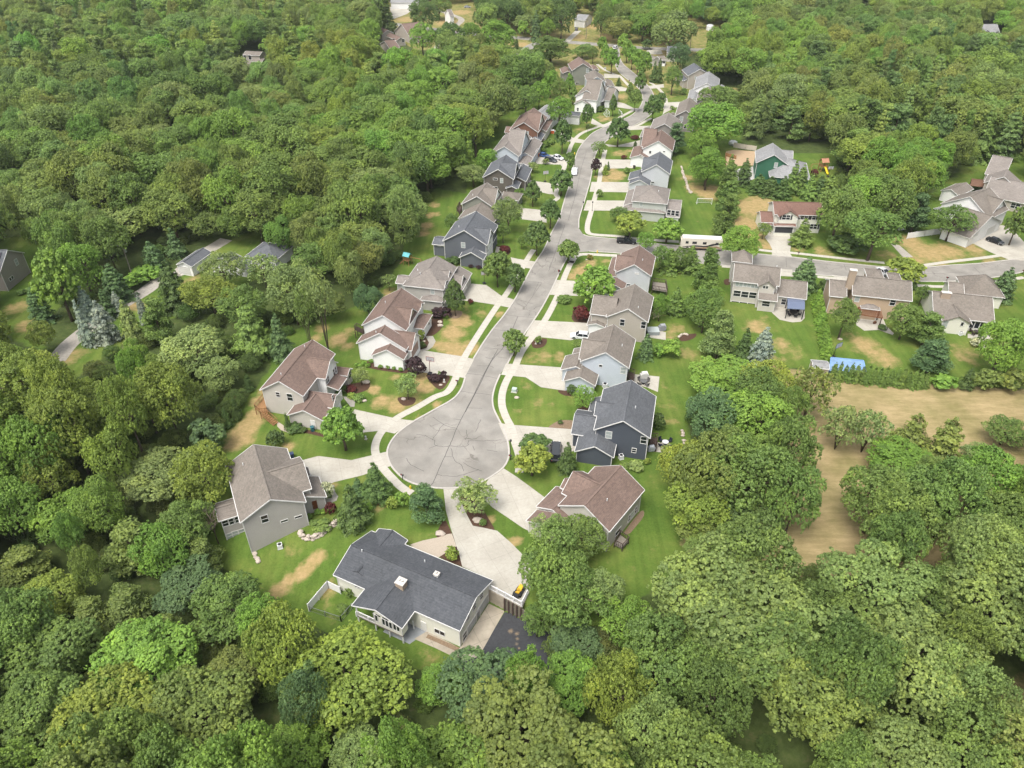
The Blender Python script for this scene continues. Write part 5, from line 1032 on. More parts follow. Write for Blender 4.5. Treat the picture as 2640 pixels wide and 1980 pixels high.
# fences
def fence(name,label,cat,P,h,mt,th=.05,post=2.4,solid=True,pm=None,group=None):
    cen=sum(P,Vector((0,0,0)))/len(P); F=thing(name,label,cat,tuple(cen),group); m=MB()
    for a,b in zip(P,P[1:]):
        d2=(b-a); n=max(1,round(d2.length/post)); nn=Vector((-d2.y,d2.x,0)).normalized()*th/2
        for k in range(n):
            p,q=a.lerp(b,k/n),a.lerp(b,(k+1)/n); 
            if solid:
                i=len(m.v)
                for z0 in(0.08,h-.08): m.v+=[tuple(p+nn+Vector((0,0,z0))),tuple(q+nn+Vector((0,0,z0))),tuple(q-nn+Vector((0,0,z0))),tuple(p-nn+Vector((0,0,z0)))]
                m.f+=[(i+3,i+2,i+1,i),(i+4,i+5,i+6,i+7)]+[(i+j,i+(j+1)%4,i+4+(j+1)%4,i+4+j) for j in range(4)]
            else:
                Zv=Vector((0,0,1)); m.beam(p+Zv*h,q+Zv*h,.05,.05); m.beam(p+Zv*.1,q+Zv*.1,.02,.02)
                nn2=int((q-p).length/.25)
                for j in range(nn2): u=p.lerp(q,j/nn2); v=p.lerp(q,min(1,(j+2)/nn2)); m.beam(u+Zv*.1,v+Zv*h,.009,.009); m.beam(v+Zv*.1,u+Zv*h,.009,.009)
            if solid: m.beam(p+Vector((0,0,h-.05)),q+Vector((0,0,h-.05)),.09,.07)
    m.build('panel',mt,F)
    for a,b in zip(P,P[1:]):
        n=max(1,round((b-a).length/post))
        for k in range(n+1): p=a.lerp(b,k/n); q=MB(); w_=.065; q.prism([p+Vector((dx,dy,-.1)) for dx,dy in((-w_,-w_),(w_,-w_),(w_,w_),(-w_,w_))],(0,0,h+.2)); q.build('post',pm or mt,F)
    return F
def gz(c,x,y): return G(c,x,y)
fence('vinyl_fence','white solid vinyl fence around two sides of the little pen','fence',[gz('t',330,640),gz('t',225,590),gz('t',58,790)],1.7,mat['vinyl'],.05,2.3)
fence('chain_link_fence','chain-link fence closing the little pen beside the cream house','fence',[gz('t',65,792),gz('t',335,880),gz('t',430,770)],1.15,mat['metal'],.04,2.3,False)
fence('vinyl_fence','white vinyl fence left of the white gabled house','fence',[gz('g',1330,658),gz('g',1440,642),gz('g',1540,628)],1.8,mat['vinyl'],.05,2.4)
fence('vinyl_fence','short white vinyl fence piece touching the white gabled house','fence',[gz('g',1490,500),gz('g',1590,475)],1.8,mat['vinyl'],.05,2.4)
fence('board_fence','pale board fence behind the sandy yard of the green house','fence',[gz('g',225,75),gz('g',300,88),gz('g',368,97)],1.8,M('pale_boards',(.5,.46,.38),.8,.2,var=.1),.05,2.4)
fence('board_fence','brown rail fence on the left of the sandy yard','fence',[gz('g',172,200),gz('g',172,130),gz('g',240,150)],1.3,mat['wood'],.04,2.0)
# rock walls and single boulders
def rocks(label,P,n,r0,r1,stack=1,seed=1,name='boulder_wall',cat='boulder wall'):
    rnd=random.Random(seed); c0=P[len(P)//2]; Rk=thing(name,label,cat,tuple(c0))
    Q=cr(P,8); tot=len(Q)-1
    for l_ in range(stack):
        for k in range(n):
            f=(k+rnd.uniform(.2,.8)+l_*.4)/n*tot; i=min(int(f),tot-1); p=Q[i].lerp(Q[i+1],min(1,f-i)); r_=rnd.uniform(r0,r1); m=MB(); m.blob(p+Vector((rnd.uniform(-.12,.12),rnd.uniform(-.12,.12)+l_*.22,r_*.45+l_*.52)),(r_*rnd.uniform(.9,1.25),r_*rnd.uniform(.8,1.1),r_*.72),7,5,.3,rnd); m.build('boulder',mat['stone'],Rk)
rocks('curved wall of pale boulders at the corner of the grey house',[gz('p',1140,1250),gz('p',1180,1310),gz('p',1290,1330),gz('p',1380,1290),gz('p',1500,1210),gz('p',1610,1130)],13,.32,.48,2,3)
rocks('pale boulders tumbling from the lower corner of the grey house',[gz('p',560,1500),gz('p',590,1560),gz('p',630,1620)],4,.28,.42,1,5)
rocks('row of pale stones edging the lawn beside the big oaks',[gz('b',1975,480),gz('b',1988,540),gz('b',1985,600),gz('b',1960,660),gz('b',1940,710)],13,.3,.42,1,7,'stone_edging','stone edging')
rocks('dry creek of white stones running down behind the pale grey houses',[gz('f',1500,1290),gz('f',1520,1370),gz('f',1545,1440),gz('f',1560,1500),gz('f',1590,1545)],34,.28,.6,1,9,'dry_creek','rock bed')
rocks('low stones edging the pond-like bed behind the tan house',[gz('d',1625,800),gz('d',1665,775),gz('d',1700,785)],7,.25,.4,1,10,'stone_edging','stone edging')
for i,(c,x,y,r_,lb) in enumerate([('c',1582,685,.55,'upper of two pale boulders in the white house lawn bed'),('c',1585,712,.6,'lower of two pale boulders in the white house lawn bed'),('c',1004,1287,.5,'white boulder at the edge of the beige house bed'),('c',1020,1145,.7,'pale boulder under the light tree by the beige house'),('c',1305,1273,.45,'flat stone in the round tree bed'),('c',1462,832,.38,'small white boulder beside the white house walk'),('a',1685,790,.75,'long flat white rock under the birch'),('b',995,290,.45,'brown stone beside the green utility box'),('d',925,300-92,.3,'small stone near the reddish sapling'),('g',905,1302,.5,'pale stone at the foot of the round rear tree'),('c',1588,1165,.35,'little white stone at the sidewalk bed'),('b',540,1100,.7,'dark boulder by the front door walk')]):
    g=gz(c,x,y); rnd=random.Random(i); m=MB(); m.blob(Vector((g.x,g.y,g.z+r_*.3)),(r_*1.2,r_*.8,r_*.55),8,6,.3,rnd); tag(m.build('boulder',mat['stone'],None,(g.x,g.y,g.z)),lb,'boulder')
# mailboxes, hydrants, lamp posts, boxes
def mailbox(c,x,y,lb):
    g=G(c,x,y,.0); V=thing('mailbox',lb,'mailbox',(g.x,g.y,0),None,R(160)); m=MB(); m.cube(-.05,-.05,0,.05,.05,1.05); loc(m,'post',mat['black'],V)
    m=MB(); m.prism([(-.30,-.11,1.05),(.30,-.11,1.05),(.30,.11,1.05),(-.30,.11,1.05)],(0,0,.16)); m.tube([(-.3,0,1.2),(.3,0,1.2)],.115,10); loc(m,'box',mat['black'],V); m=MB(); m.cube(.05,.115,1.15,.2,.13,1.35); loc(m,'flag',cmat((.4,.02,.02)),V)
for c,x,y,lb in [('a',1240,545,'black mailbox at the lower edge of the bulb'),('c',1715,1165,'black mailbox in the verge by the white house drive'),('d',715,325,'black mailbox north of the big leafy tree drive'),('e',1160,1502,'black mailbox below the crossing on the east verge'),('g',636,768,'black double mailbox by the cream house drive'),('g',1583,930,'black mailbox by the ranch house drive'),('a',1880,430,'black mailbox under the lamp beside the bulb'),('f',1003,492,'black mailbox on the far inner verge'),('g',2068,885,'black mailbox at the right end of the side street')]: mailbox(c,x,y,lb)
def hydrant(c,x,y,lb):
    g=G(c,x,y,0); V=thing('fire_hydrant',lb,'hydrant',(g.x,g.y,0)); m=MB(); m.tube([(0,0,0),(0,0,.08)],.17,10); m.tube([(0,0,.08),(0,0,.62)],.12,10); m.blob((0,0,.64),(.14,.14,.14),10,6); m.tube([(0,0,.76),(0,0,.84)],.04,6); loc(m,'barrel',cmat((.72,.50,.04),.4),V)
    m=MB(); m.tube([(-.24,0,.45),(.24,0,.45)],.06,8); m.tube([(0,-.24,.42),(0,0,.42)],.075,8); loc(m,'nozzle',cmat((.72,.50,.04),.4),V)
for c,x,y,lb in [('a',1287,600,'yellow hydrant at the foot of the bulb'),('e',1451,1338,'yellow hydrant at the side-street corner'),('f',484,1172,'yellow hydrant in the verge at the street bend')]: hydrant(c,x,y,lb)
def lamp(c,x,y,lb,h=3.2):
    g=G(c,x,y,0); V=thing('lamp_post',lb,'lamp post',(g.x,g.y,0)); m=MB(); m.tube([(0,0,0),(0,0,.3)],.10,8); m.tube([(0,0,.3),(0,0,h)],.05,8); loc(m,'pole',mat['black'],V); m=MB(); m.tube([(0,0,h),(0,0,h+.1),(0,0,h+.4),(0,0,h+.52)],[.1,.18,.24,.06],8); loc(m,'lantern',mat['black'],V)
lamp('a',1882,425,'black lamp post on the east side of the bulb',4.2); lamp('e',1412,1020,'black lamp post by the mint-grey house drive',2.6); lamp('f',608,975,'slim black lamp post on the west walk at the bend',3); lamp('e',1342,1010,'thin black sign post at the kerb before the corner',2.2)
def ubox(c,x,y,lb,col=(.42,.50,.47),s=(.9,.8,.75)):
    g=G(c,x,y,0); V=thing('utility_box',lb,'utility box',(g.x,g.y,0),None,R(-15)); m=MB(); m.cube(-s[0]/2-.15,-s[1]/2-.15,0,s[0]/2+.15,s[1]/2+.15,.1); loc(m,'pad',mat['concrete'],V); m=MB(); m.cube(-s[0]/2,-s[1]/2,.1,s[0]/2,s[1]/2,s[2]); m.cube(-s[0]/2-.03,-s[1]/2-.03,s[2],s[0]/2+.03,s[1]/2+.03,s[2]+.05); loc(m,'cabinet',cmat(col,.5),V)
ubox('b',982,252,'pale green transformer box on the lawn by the bulb'); ubox('c',1616,1142,'thin white utility stub at the sidewalk bed',(.6,.6,.6),(.2,.2,.7)); ubox('a',1022,305,'thin white utility stub near the bright green tree',(.6,.6,.6),(.2,.2,.7)); ubox('d',538,850,'white stub, left of the two in the small bed',(.65,.6,.55),(.15,.15,.7)); ubox('d',568,845,'white stub, right of the two in the small bed',(.65,.6,.55),(.15,.15,.7)); ubox('f',775,362,'grey utility box at the far inner lawn',(.35,.38,.38))
def acunit(c,x,y,lb,z=None):
    g=G(c,x,y,z); V=thing('air_conditioner',lb,'air conditioner',(g.x,g.y,g.z),None,R(20)); m=MB(); m.cube(-.42,-.42,0,.42,.42,.08); m.cube(-.38,-.38,.08,.38,.38,.85); loc(m,'casing',mat['plastic'],V); m=MB(); m.tube([(0,0,.85),(0,0,.87)],.3,14); loc(m,'fan_grille',mat['black'],V)
acunit('p',892,1425,'white air conditioner against the grey house gable wall'); acunit('b',1518,225,'air conditioner between the pale blue and navy houses'); acunit('s',962,745,'small unit at the navy house wall by the window well'); acunit('g',1672,1270,'white unit on the lawn by the ranch house'); acunit('d',1065,1172,'grey unit at the pale blue house corner')
# bins
def bin_(c,x,y,lb,col):
    g=G(c,x,y); V=thing('wheeled_bin',lb,'bin',(g.x,g.y,g.z),None,R(25)); m=MB(); loft(m,[[(-.26,-.28,.05),(.26,-.28,.05),(.26,.28,.05),(-.26,.28,.05)],[(-.32,-.36,1.0),(.32,-.36,1.0),(.32,.36,1.0),(-.32,.36,1.0)]]); loc(m,'body',cmat(col,.5),V); m=MB(); m.cube(-.35,-.42,1.0,.35,.40,1.07); loc(m,'lid',cmat(tuple(k*.8 for k in col),.5),V)
    for sg in(-1,1): m=MB(); m.tube([(sg*.3,.3,.12),(sg*.36,.3,.12)],.12,8); loc(m,'wheel',mat['rubber'],V)
bin_('q',1022,1545,'teal wheeled bin by the beige garage side door',(.03,.14,.17)); bin_('p',1045,290,'dark blue bin behind the grey house garage',(.04,.06,.14)); bin_('b',2040-1270,2000,'x',(.1,.1,.1)) if 0 else None
bin_('e',1732,695,'dark bin beside the off-white garage',(.05,.04,.04)); bin_('d',948,708,'black bin at the tan house garage corner',(.03,.03,.03))
# basketball hoops
def hoop(c,x,y,lb,rz,board=(.30,.25,.27),h=3.1,pc=None):
    g=G(c,x,y,.03); V=thing('basketball_hoop',lb,'basketball hoop',(g.x,g.y,.03),None,rz); pm=pc or mat['black']; m=MB(); m.tube([(0,0,0),(0,0,2.6),(.5,0,3.0)],.07,8); loc(m,'pole',pm,V)
    m=MB(); m.cube(-.55,-.4,0,.35,.4,.2); loc(m,'base',mat['black'],V)
    m=MB(); 
    for (y0,y1,z0,z1) in((-.9,.9,2.75,2.82),(-.9,.9,3.75,3.82),(-.9,-.83,2.75,3.82),(.83,.9,2.75,3.82),(-.3,.3,2.95,3.0),(-.3,.3,3.35,3.4),(-.3,-.25,2.95,3.4),(.25,.3,2.95,3.4)): m.cube(.52,y0,z0,.58,y1,z1)
    loc(m,'backboard_frame',cmat(board),V); m=MB(); m.cube(.54,-.83,2.82,.56,.83,3.75); loc(m,'backboard',cmat((.45,.46,.47),.2),V)
    m=MB(); P=[(.85+.23*math.cos(a*math.pi/6),.23*math.sin(a*math.pi/6),3.05) for a in range(13)]; m.tube(P,.015,5); loc(m,'rim',cmat((.5,.12,.02)),V)
hoop('c',1508,1075,'dark red-posted basketball hoop beside the white house drive',R(75),(.22,.04,.05),3.1,cmat((.10,.02,.03))); hoop('c',1922,388,'basketball hoop on the lawn by the hip-roofed house drive',R(-75)); hoop('e',1053,795,'basketball hoop at the umber house drive',R(-75),(.4,.4,.4)); hoop('g',828,262,'black basketball hoop right of the wooden play set',R(-90),(.05,.05,.06)); hoop('g',862,1412,'basketball hoop at the corner of the blue pool',R(-60),(.05,.1,.3))
# play structures
g=G('c',1338,240,0); V=thing('play_set','wooden play set with teal roof on the lawn by the hip-roofed house','play set',(g.x,g.y,0),None,R(-25))
m=MB()
for sx,sy in((-.8,-.8),(.8,-.8),(.8,.8),(-.8,.8)): m.cube(sx-.06,sy-.06,0,sx+.06,sy+.06,2.6)
m.cube(-.85,-.85,1.3,.85,.85,1.4); m.beam((.8,0,2.3),(4.2,0,2.3),.12,.12); m.beam((4.2,0,2.3),(4.5,-1,0),.1,.1); m.beam((4.2,0,2.3),(4.5,1,0),.1,.1); m.beam((-.8,-.8,1.3),(-2,-.8,0),.08,.3); m.beam((-.8,.8,1.3),(-2,.8,0),.08,.3)
for z in(1.6,1.9,2.2): m.beam((-.8,-.8,z),(.8,-.8,z),.05,.1); m.beam((-.8,.8,z),(.8,.8,z),.05,.1)
loc(m,'frame',mat['wood'],V); m=MB(); m.prism([(-1,-1,2.6),(1,-1,2.6),(1,-.9,2.6),(-1,-.9,2.6)],(0,1.0,.75)); m.prism([(-1,1,2.6),(1,1,2.6),(1,.9,2.6),(-1,.9,2.6)],(0,-1.0,.75)); loc(m,'canopy',cmat((.12,.42,.45),.6),V)
for x in(1.8,3.1):
    m=MB(); m.tube([(x-.22,0,2.3),(x-.22,0,.55)],.012,4); m.tube([(x+.22,0,2.3),(x+.22,0,.55)],.012,4); m.cube(x-.25,-.1,.5,x+.25,.1,.54); loc(m,'swing',mat['black'],V)
g=G('g',790,225,0); V=thing('play_set','tall cedar play tower with yellow slide beside the green house','play set',(g.x,g.y,0),None,R(8)); m=MB()
for sx,sy in((-1,-1),(1,-1),(1,1),(-1,1)): m.cube(sx-.09,sy-.09,0,sx+.09,sy+.09,3.4)
m.cube(-1.1,-1.1,1.7,1.1,1.1,1.8)
for z in(2.0,2.25,2.5):
    for a,b in(((-1,-1),(1,-1)),((1,-1),(1,1)),((1,1),(-1,1)),((-1,1),(-1,-1))): m.beam((a[0],a[1],z),(b[0],b[1],z),.05,.12)
m.beam((-1,0,2.6),(-4.2,0,2.6),.14,.14); m.beam((-4.2,0,2.6),(-4.6,-1.3,0),.1,.1); m.beam((-4.2,0,2.6),(-4.6,1.3,0),.1,.1); m.beam((1,-.8,1.7),(2.4,-.8,0),.1,.1); m.beam((1,.2,1.7),(2.4,.2,0),.1,.1)
for k in range(5): m.beam((1.2+k*.25,-.8,1.5-k*.32),(1.2+k*.25,.2,1.5-k*.32),.08,.05)
loc(m,'frame',mat['wood'],V); m=MB(); m.prism([(-1.3,-1.3,3.3),(1.3,-1.3,3.3),(1.3,-1.2,3.3),(-1.3,-1.2,3.3)],(0,1.3,1.1)); m.prism([(-1.3,1.3,3.3),(1.3,1.3,3.3),(1.3,1.2,3.3),(-1.3,1.2,3.3)],(0,-1.3,1.1)); loc(m,'canopy',cmat((.40,.20,.12),.7),V)
m=MB(); P=[(.1,-1.1,1.8),(.1,-2.0,1.3),(.1,-3.0,.6),(.1,-3.9,.25)]
for a,b in zip(P,P[1:]): m.beam(a,b,.6,.06); m.beam((a[0]-.3,a[1],a[2]+.1),(b[0]-.3,b[1],b[2]+.1),.05,.2); m.beam((a[0]+.3,a[1],a[2]+.1),(b[0]+.3,b[1],b[2]+.1),.05,.2)
loc(m,'slide',cmat((.75,.55,.03),.35),V)
# soccer goals
def goal(c,x,y,lb,rz,w_=5,h=1.9):
    g=G(c,x,y,0); V=thing('soccer_goal',lb,'soccer goal',(g.x,g.y,0),None,rz); m=MB(); r_=.06
    for sg in(-1,1): m.tube([(sg*w_/2,0,0),(sg*w_/2,0,h)],r_,6); m.tube([(sg*w_/2,0,h),(sg*w_/2,1.3,0)],r_*.6,6); m.tube([(sg*w_/2,0,.03),(sg*w_/2,1.3,.03)],r_*.6,6)
    m.tube([(-w_/2,0,h),(w_/2,0,h)],r_,6); m.tube([(-w_/2,1.3,.03),(w_/2,1.3,.03)],r_*.6,6); loc(m,'frame',mat['vinyl'],V)
    m=MB()
    for k in range(19): x_=-w_/2+w_*k/18; m.beam((x_,.02,h-.03),(x_,1.28,.05),.014,.014)
    for k in range(9): f=k/8; m.beam((-w_/2,.02+1.26*f,h-.03-(h-.08)*f),(w_/2,.02+1.26*f,h-.03-(h-.08)*f),.014,.014)
    loc(m,'net',cmat((.5,.52,.52)),V)
goal('g',38,438,'white soccer goal on the bright mown lawn',R(-2),4.6); goal('f',800,800,'left soccer goal on the corner lawn at the bend',R(100),4.5); goal('f',915,800,'right soccer goal on the corner lawn at the bend',R(-80),3.6)
# patio furniture
def table_set(c,x,y,lb,zb=.035,chairs=4,col=(.03,.035,.06),top=(.62,.62,.62),rt=.6,rc=1.15):
    g=G(c,x,y,zb); V=thing('patio_table',lb,'table',(g.x,g.y,zb)); m=MB(); m.tube([(0,0,.70),(0,0,.74)],rt,18); loc(m,'tabletop',cmat(top,.4),V); m=MB(); m.tube([(0,0,.02),(0,0,.7)],.05,8); m.tube([(0,0,0),(0,0,.04)],.3,12); loc(m,'pedestal',mat['black'],V)
    return g
def chair(x,y,z,rz,lb,grp,col,name='patio_chair'):
    V=thing(name,lb,'chair',(x,y,z),grp,rz); m=MB(); m.cube(-.3,-.3,.34,.3,.3,.46); loc(m,'seat',cmat(col,.7),V); m=MB(); m.prism([(-.36,-.32,.40),(-.24,-.32,.40),(-.24,.32,.40),(-.36,.32,.40)],(-.1,0,.52)); loc(m,'backrest',cmat(col,.7),V)
    for sx in(-.26,.26):
        for sy in(-.26,.26): m=MB(); m.cube(sx-.025,sy-.025,0,sx+.025,sy+.025,.34); loc(m,'leg',mat['black'],V)
    return V
def dining(c,x,y,lb,who,n,col,top,rt=.6,rc=1.1,rw=1,zb=.035,ph=.6):
    g=table_set(c,x,y,lb,zb,n,col,top,rt); first=None
    for k in range(n):
        a=ph+k*2*math.pi/n; px,py=g.x+rc*math.cos(a),g.y+rc*math.sin(a)
        where=['right of','beyond','left of','in front of'][int(((a%(2*math.pi))+math.pi/4)/(math.pi/2))%4]
        lab_=f"{who} patio chair {where} the round table" if n<=4 else f"{who} pavilion chair "+['at the right rear','at the rear','at the left rear','at the left front','at the front','at the right front'][k]+' of the table'
        if first is None: first=chair(px,py,zb,a+math.pi,lab_,f"{who} chairs around the patio table",col)
        else: clone(first,(px,py,zb),a+math.pi,lab_)
dining('s',1380,613,'round white table with four dark chairs behind the navy house','navy',4,(.012,.015,.03),(.62,.62,.63))
dining('d',1358,1152,'grey dining table on the pale blue house patio','grey',4,(.09,.085,.085),(.13,.13,.13),.75,1.1)
dining('g',605,1140,'dark dining table under the blue pavilion','black',6,(.02,.02,.025),(.05,.04,.04),.9,1.35)
dining('g',1770,1265,'dark table on the ranch house patio','brown',4,(.05,.035,.03),(.06,.05,.045),.6,1.0)
def grill(c,x,y,lb,col=(.02,.02,.02),s=1):
    g=G(c,x,y,.035); V=thing('grill',lb,'grill',(g.x,g.y,.035),None,R(10)); m=MB(); m.cube(-.6*s,-.3*s,.1,.6*s,.3*s,.85*s); loc(m,'cabinet',cmat(col),V); m=MB(); m.tube([(-.4*s,0,.95*s),(.4*s,0,.95*s)],.3*s,12); loc(m,'lid',cmat(tuple(min(1,k*1.2) for k in col)),V)
grill('d',1362,1112,'white covered grill beside the pale blue house table',(.55,.55,.53),1.4); grill('s',1248,672,'grey covered grill by the navy house deck stairs',(.40,.43,.47),1.1); grill('d',1500,745,'black and white grill at the far corner of the tan patio',(.25,.26,.28),1.4); grill('g',1125,1200,'dark planter-like fire bowl on the peach house patio',(.15,.07,.04),.6); grill('e',1010,600,'small orange toy cart by the light blue-grey garage',(.55,.18,.02),.9)
g=G('d',1430,765,.035); m=MB(); m.cube(g.x-1.3,g.y-1.1,.03,g.x+1.3,g.y+1.1,.85); hb=m.build('casing',cmat((.30,.33,.34)),None,(g.x,g.y,.03)); hb.name='hot_tub'; tag(hb,'covered grey hot tub on the tan house patio','hot tub'); m=MB(); m.cube(g.x-1.35,g.y-1.15,.86,g.x+1.35,g.y+1.15,.98); m.build('lid',cmat((.45,.50,.50)),hb)
# pavilion, pergola, gazebo
def canopy(c,pts,z,label,cat,name,rm,pm,slat=False,h=.12,tilt=0):
    P=[G(c,x,y,z) for x,y in pts]; cen=sum(P,Vector((0,0,0)))/4; V=thing(name,label,cat,(cen.x,cen.y,0)); m=MB()
    if slat:
        n=22
        for k in range(n+1): f=k/n; m.beam(P[0].lerp(P[1],f),P[3].lerp(P[2],f),.08,.14)
        m.beam(P[0]-Vector((0,0,.15)),P[1]-Vector((0,0,.15)),.12,.2); m.beam(P[3]-Vector((0,0,.15)),P[2]-Vector((0,0,.15)),.12,.2); m.build('slat_roof',rm,V)
    else:
        m.prism([P[0],P[1],P[2],P[3]],(0,0,h)); 
        mid0=P[0].lerp(P[3],.5)+Vector((0,0,.55)); mid1=P[1].lerp(P[2],.5)+Vector((0,0,.55)); i=len(m.v); m.v+=[tuple(p+Vector((0,0,h+.003))) for p in P]+[tuple(mid0),tuple(mid1)]; m.f+=[(i,i+1,i+5,i+4),(i+2,i+3,i+4,i+5),(i+3,i,i+4),(i+1,i+2,i+5)]; m.build('roof',rm,V)
    for p in P:
        q=p.lerp(Vector((cen.x,cen.y,z)),.06); m=MB(); g0=hg(q.x,q.y); m.prism([(q.x-.09,q.y-.09,g0),(q.x+.09,q.y-.09,g0),(q.x+.09,q.y+.09,g0),(q.x-.09,q.y+.09,g0)],(0,0,z-g0-.02)); m.build('post',pm,V)
    return V
canopy('g',[(568,1105),(680,1112),(676,1045),(568,1035)],2.7,'slate-blue roofed pavilion on the round patio','pavilion','pavilion',M('blue_metal_roof',(.13,.16,.24),.5,.4,var=.05,extra=lambda t,tc,o:bandz(t,tc,.4,.75,.1,o,0)),mat['black'])
canopy('g',[(1018,1135),(1178,1162),(1165,1112),(1022,1092)],2.7,'red-brown slatted pergola behind the peach house','pergola','pergola',M('red_brown_timber',(.22,.09,.045),.8,.2,var=.15),mat['darkwood'],True)
canopy('g',[(1735,320),(1822,330),(1828,282),(1745,275)],2.6,'brown roofed gazebo beside the right-hand beige house','gazebo','gazebo',M('brown_gazebo_roof',(.16,.09,.06),.8,.2,var=.15),mat['darkwood'])
# blue pool, shed, sandy yard
P=[G('g',x,y,1.1) for x,y in((848,1415),(1055,1435),(1072,1505),(838,1500))]; c0=sum(P,Vector((0,0,0)))/4; V=thing('above_ground_pool','large blue-covered rectangular pool behind the long hedge','pool',(c0.x,c0.y,0)); m=MB(); m.prism([Vector((p.x,p.y,0)) for p in P],(0,0,1.0)); m.build('pool_wall',cmat((.10,.16,.32)),V); m=MB(); m.prism([Vector((p.x,p.y,1.01)) for p in P],(0,0,.06)); m.build('pool_cover',M('blue_cover',(.20,.32,.50),.5,.4,var=.2,scale=.8),V)
for k in range(4):
    a,b=P[k],P[(k+1)%4]; m=MB(); m.beam(Vector((a.x,a.y,1.12)),Vector((b.x,b.y,1.12)),.18,.1); m.build('pool_rim',cmat((.2,.35,.6)),V)
Hs=House('small grey shed with tan wall beside the blue pool',('g',735,1470,840,1480,2.2),M('shed_tan',(.42,.36,.29),.8,.2),'light','shed','shed'); Hs.block('g',[(732,1478),(838,1490)],2.2,'u',.35,ext={'dv':3},oh=.12)
sheet('sand_yard',gp('g',[(178,100),(230,90),(365,100),(365,190),(300,190),(178,200)]),.03,M('sand',(.42,.31,.20),.95,.1,var=.15)); sheet('stone_yard',gp('g',[(235,215),(365,195),(372,270),(300,300),(250,290)]),.034,M('white_stones',(.45,.44,.42),.95,.1,var=.35,scale=2.5))
g=G('g',218,62,0); m=MB(); m.blob((g.x,g.y,1.0),(1.6,1.2,1.0),10,6,.3,random.Random(3)); tag(m.build('covered_heap',mat['plastic'],None,(g.x,g.y,0)),'white tarp-covered heap at the back of the sandy yard','tarp heap')
g=G('k',220,190,0); V=thing('white_tank','round white tank beyond the far eastern houses','tank',(g.x,g.y,0)); m=MB(); m.tube([(0,0,0),(0,0,2.2)],2.2,18); m.blob((0,0,2.2),(2.2,2.2,1.1),18,6); loc(m,'shell',mat['plastic'],V)
# utility poles with wires
def upole(c,x,y,h,lb,arms=1,tr=True):
    g=G(c,x,y,0); V=thing('utility_pole',lb,'utility pole',(g.x,g.y,0),None,R(35)); m=MB(); m.tube([(0,0,0),(0,0,h)],[.17,.11],8); loc(m,'pole',mat['greywood'],V)
    for k in range(arms): m=MB(); m.cube(-1.2,-.06,h-.5-k*.9,1.2,.06,h-.38-k*.9); loc(m,'crossarm',mat['greywood'],V)
    for xx in(-1.1,-.5,.5,1.1): m=MB(); m.tube([(xx,0,h-.38),(xx,0,h-.15)],.05,6); loc(m,'insulator',mat['plastic'],V)
    if tr: m=MB(); m.tube([(.3,.25,h-2.5),(.3,.25,h-1.5)],.28,10); loc(m,'transformer',mat['metal'],V)
    return Vector((g.x,g.y,h-.2))
a=upole('h',790,612,9.5,'utility pole with grey transformer beside the lane',1); b=upole('j',1350,225,11,'utility pole with two crossarms by the far street',2,False); upole('j',1942,290,9,'utility pole at the right end of the far street',1,False)
w0=MB()
for k in(-.8,0,.8):
    e=G('h',190,950,7); p0=a+Vector((k*.8,k*.6,0)); p1=e+Vector((k*.8,k*.6,0)); Pw=[p0.lerp(p1,i/10)-Vector((0,0,1.2*math.sin(math.pi*i/10))) for i in range(11)]; w0.tube(Pw,.02,4)
tag(w0.build('power_lines',mat['black']),'thin power lines running down from the lane pole','power line')
# wall at beige house: small posts by sidewalk etc.
g=G('e',1108,425,0); V=thing('toy_car','orange-red toy playhouse by the brick house entry','toy',(g.x,g.y,0)); m=MB(); m.cube(-.6,-.5,0,.6,.5,1.1); loc(m,'body',cmat((.55,.1,.02)),V); m=MB(); m.prism([(-.7,-.6,1.1),(.7,-.6,1.1),(.7,.6,1.1),(-.7,.6,1.1)],(0,0,.1)); loc(m,'roof',mat['plastic'],V)
# ------------------------------------------------------------------ trees
def leafmesh(name,P,N,size,shade,seed,asp=1.0):
    """many leaf-cluster faces: centres P, facing N, half-size array, per-leaf colour factor"""
    r=np.random.default_rng(seed); n=len(P)
    N=N/np.linalg.norm(N,axis=1,keepdims=True); A=np.cross(N,r.normal(size=(n,3))); A/=np.linalg.norm(A,axis=1,keepdims=True); Bv=np.cross(N,A)
    s=size[:,None]; k1=r.uniform(.6,1.2,(n,1)); 
    q=np.stack([P-A*s-Bv*s*k1*asp*.5,P+A*s*.3-Bv*s*k1*asp,P+A*s+Bv*s*k1*asp*.4,P-A*s*.4+Bv*s*k1*asp],1).reshape(-1,3)
    me=bpy.data.meshes.new(name); me.vertices.add(n*4); me.vertices.foreach_set('co',q.ravel()); me.loops.add(n*4); me.loops.foreach_set('vertex_index',np.arange(n*4,dtype=np.int32))
    me.polygons.add(n); me.polygons.foreach_set('loop_start',np.arange(0,n*4,4,dtype=np.int32)); me.update()
    a=me.attributes.new('leafvar','FLOAT','FACE'); a.data.foreach_set('value',shade.astype(np.float32)); return me
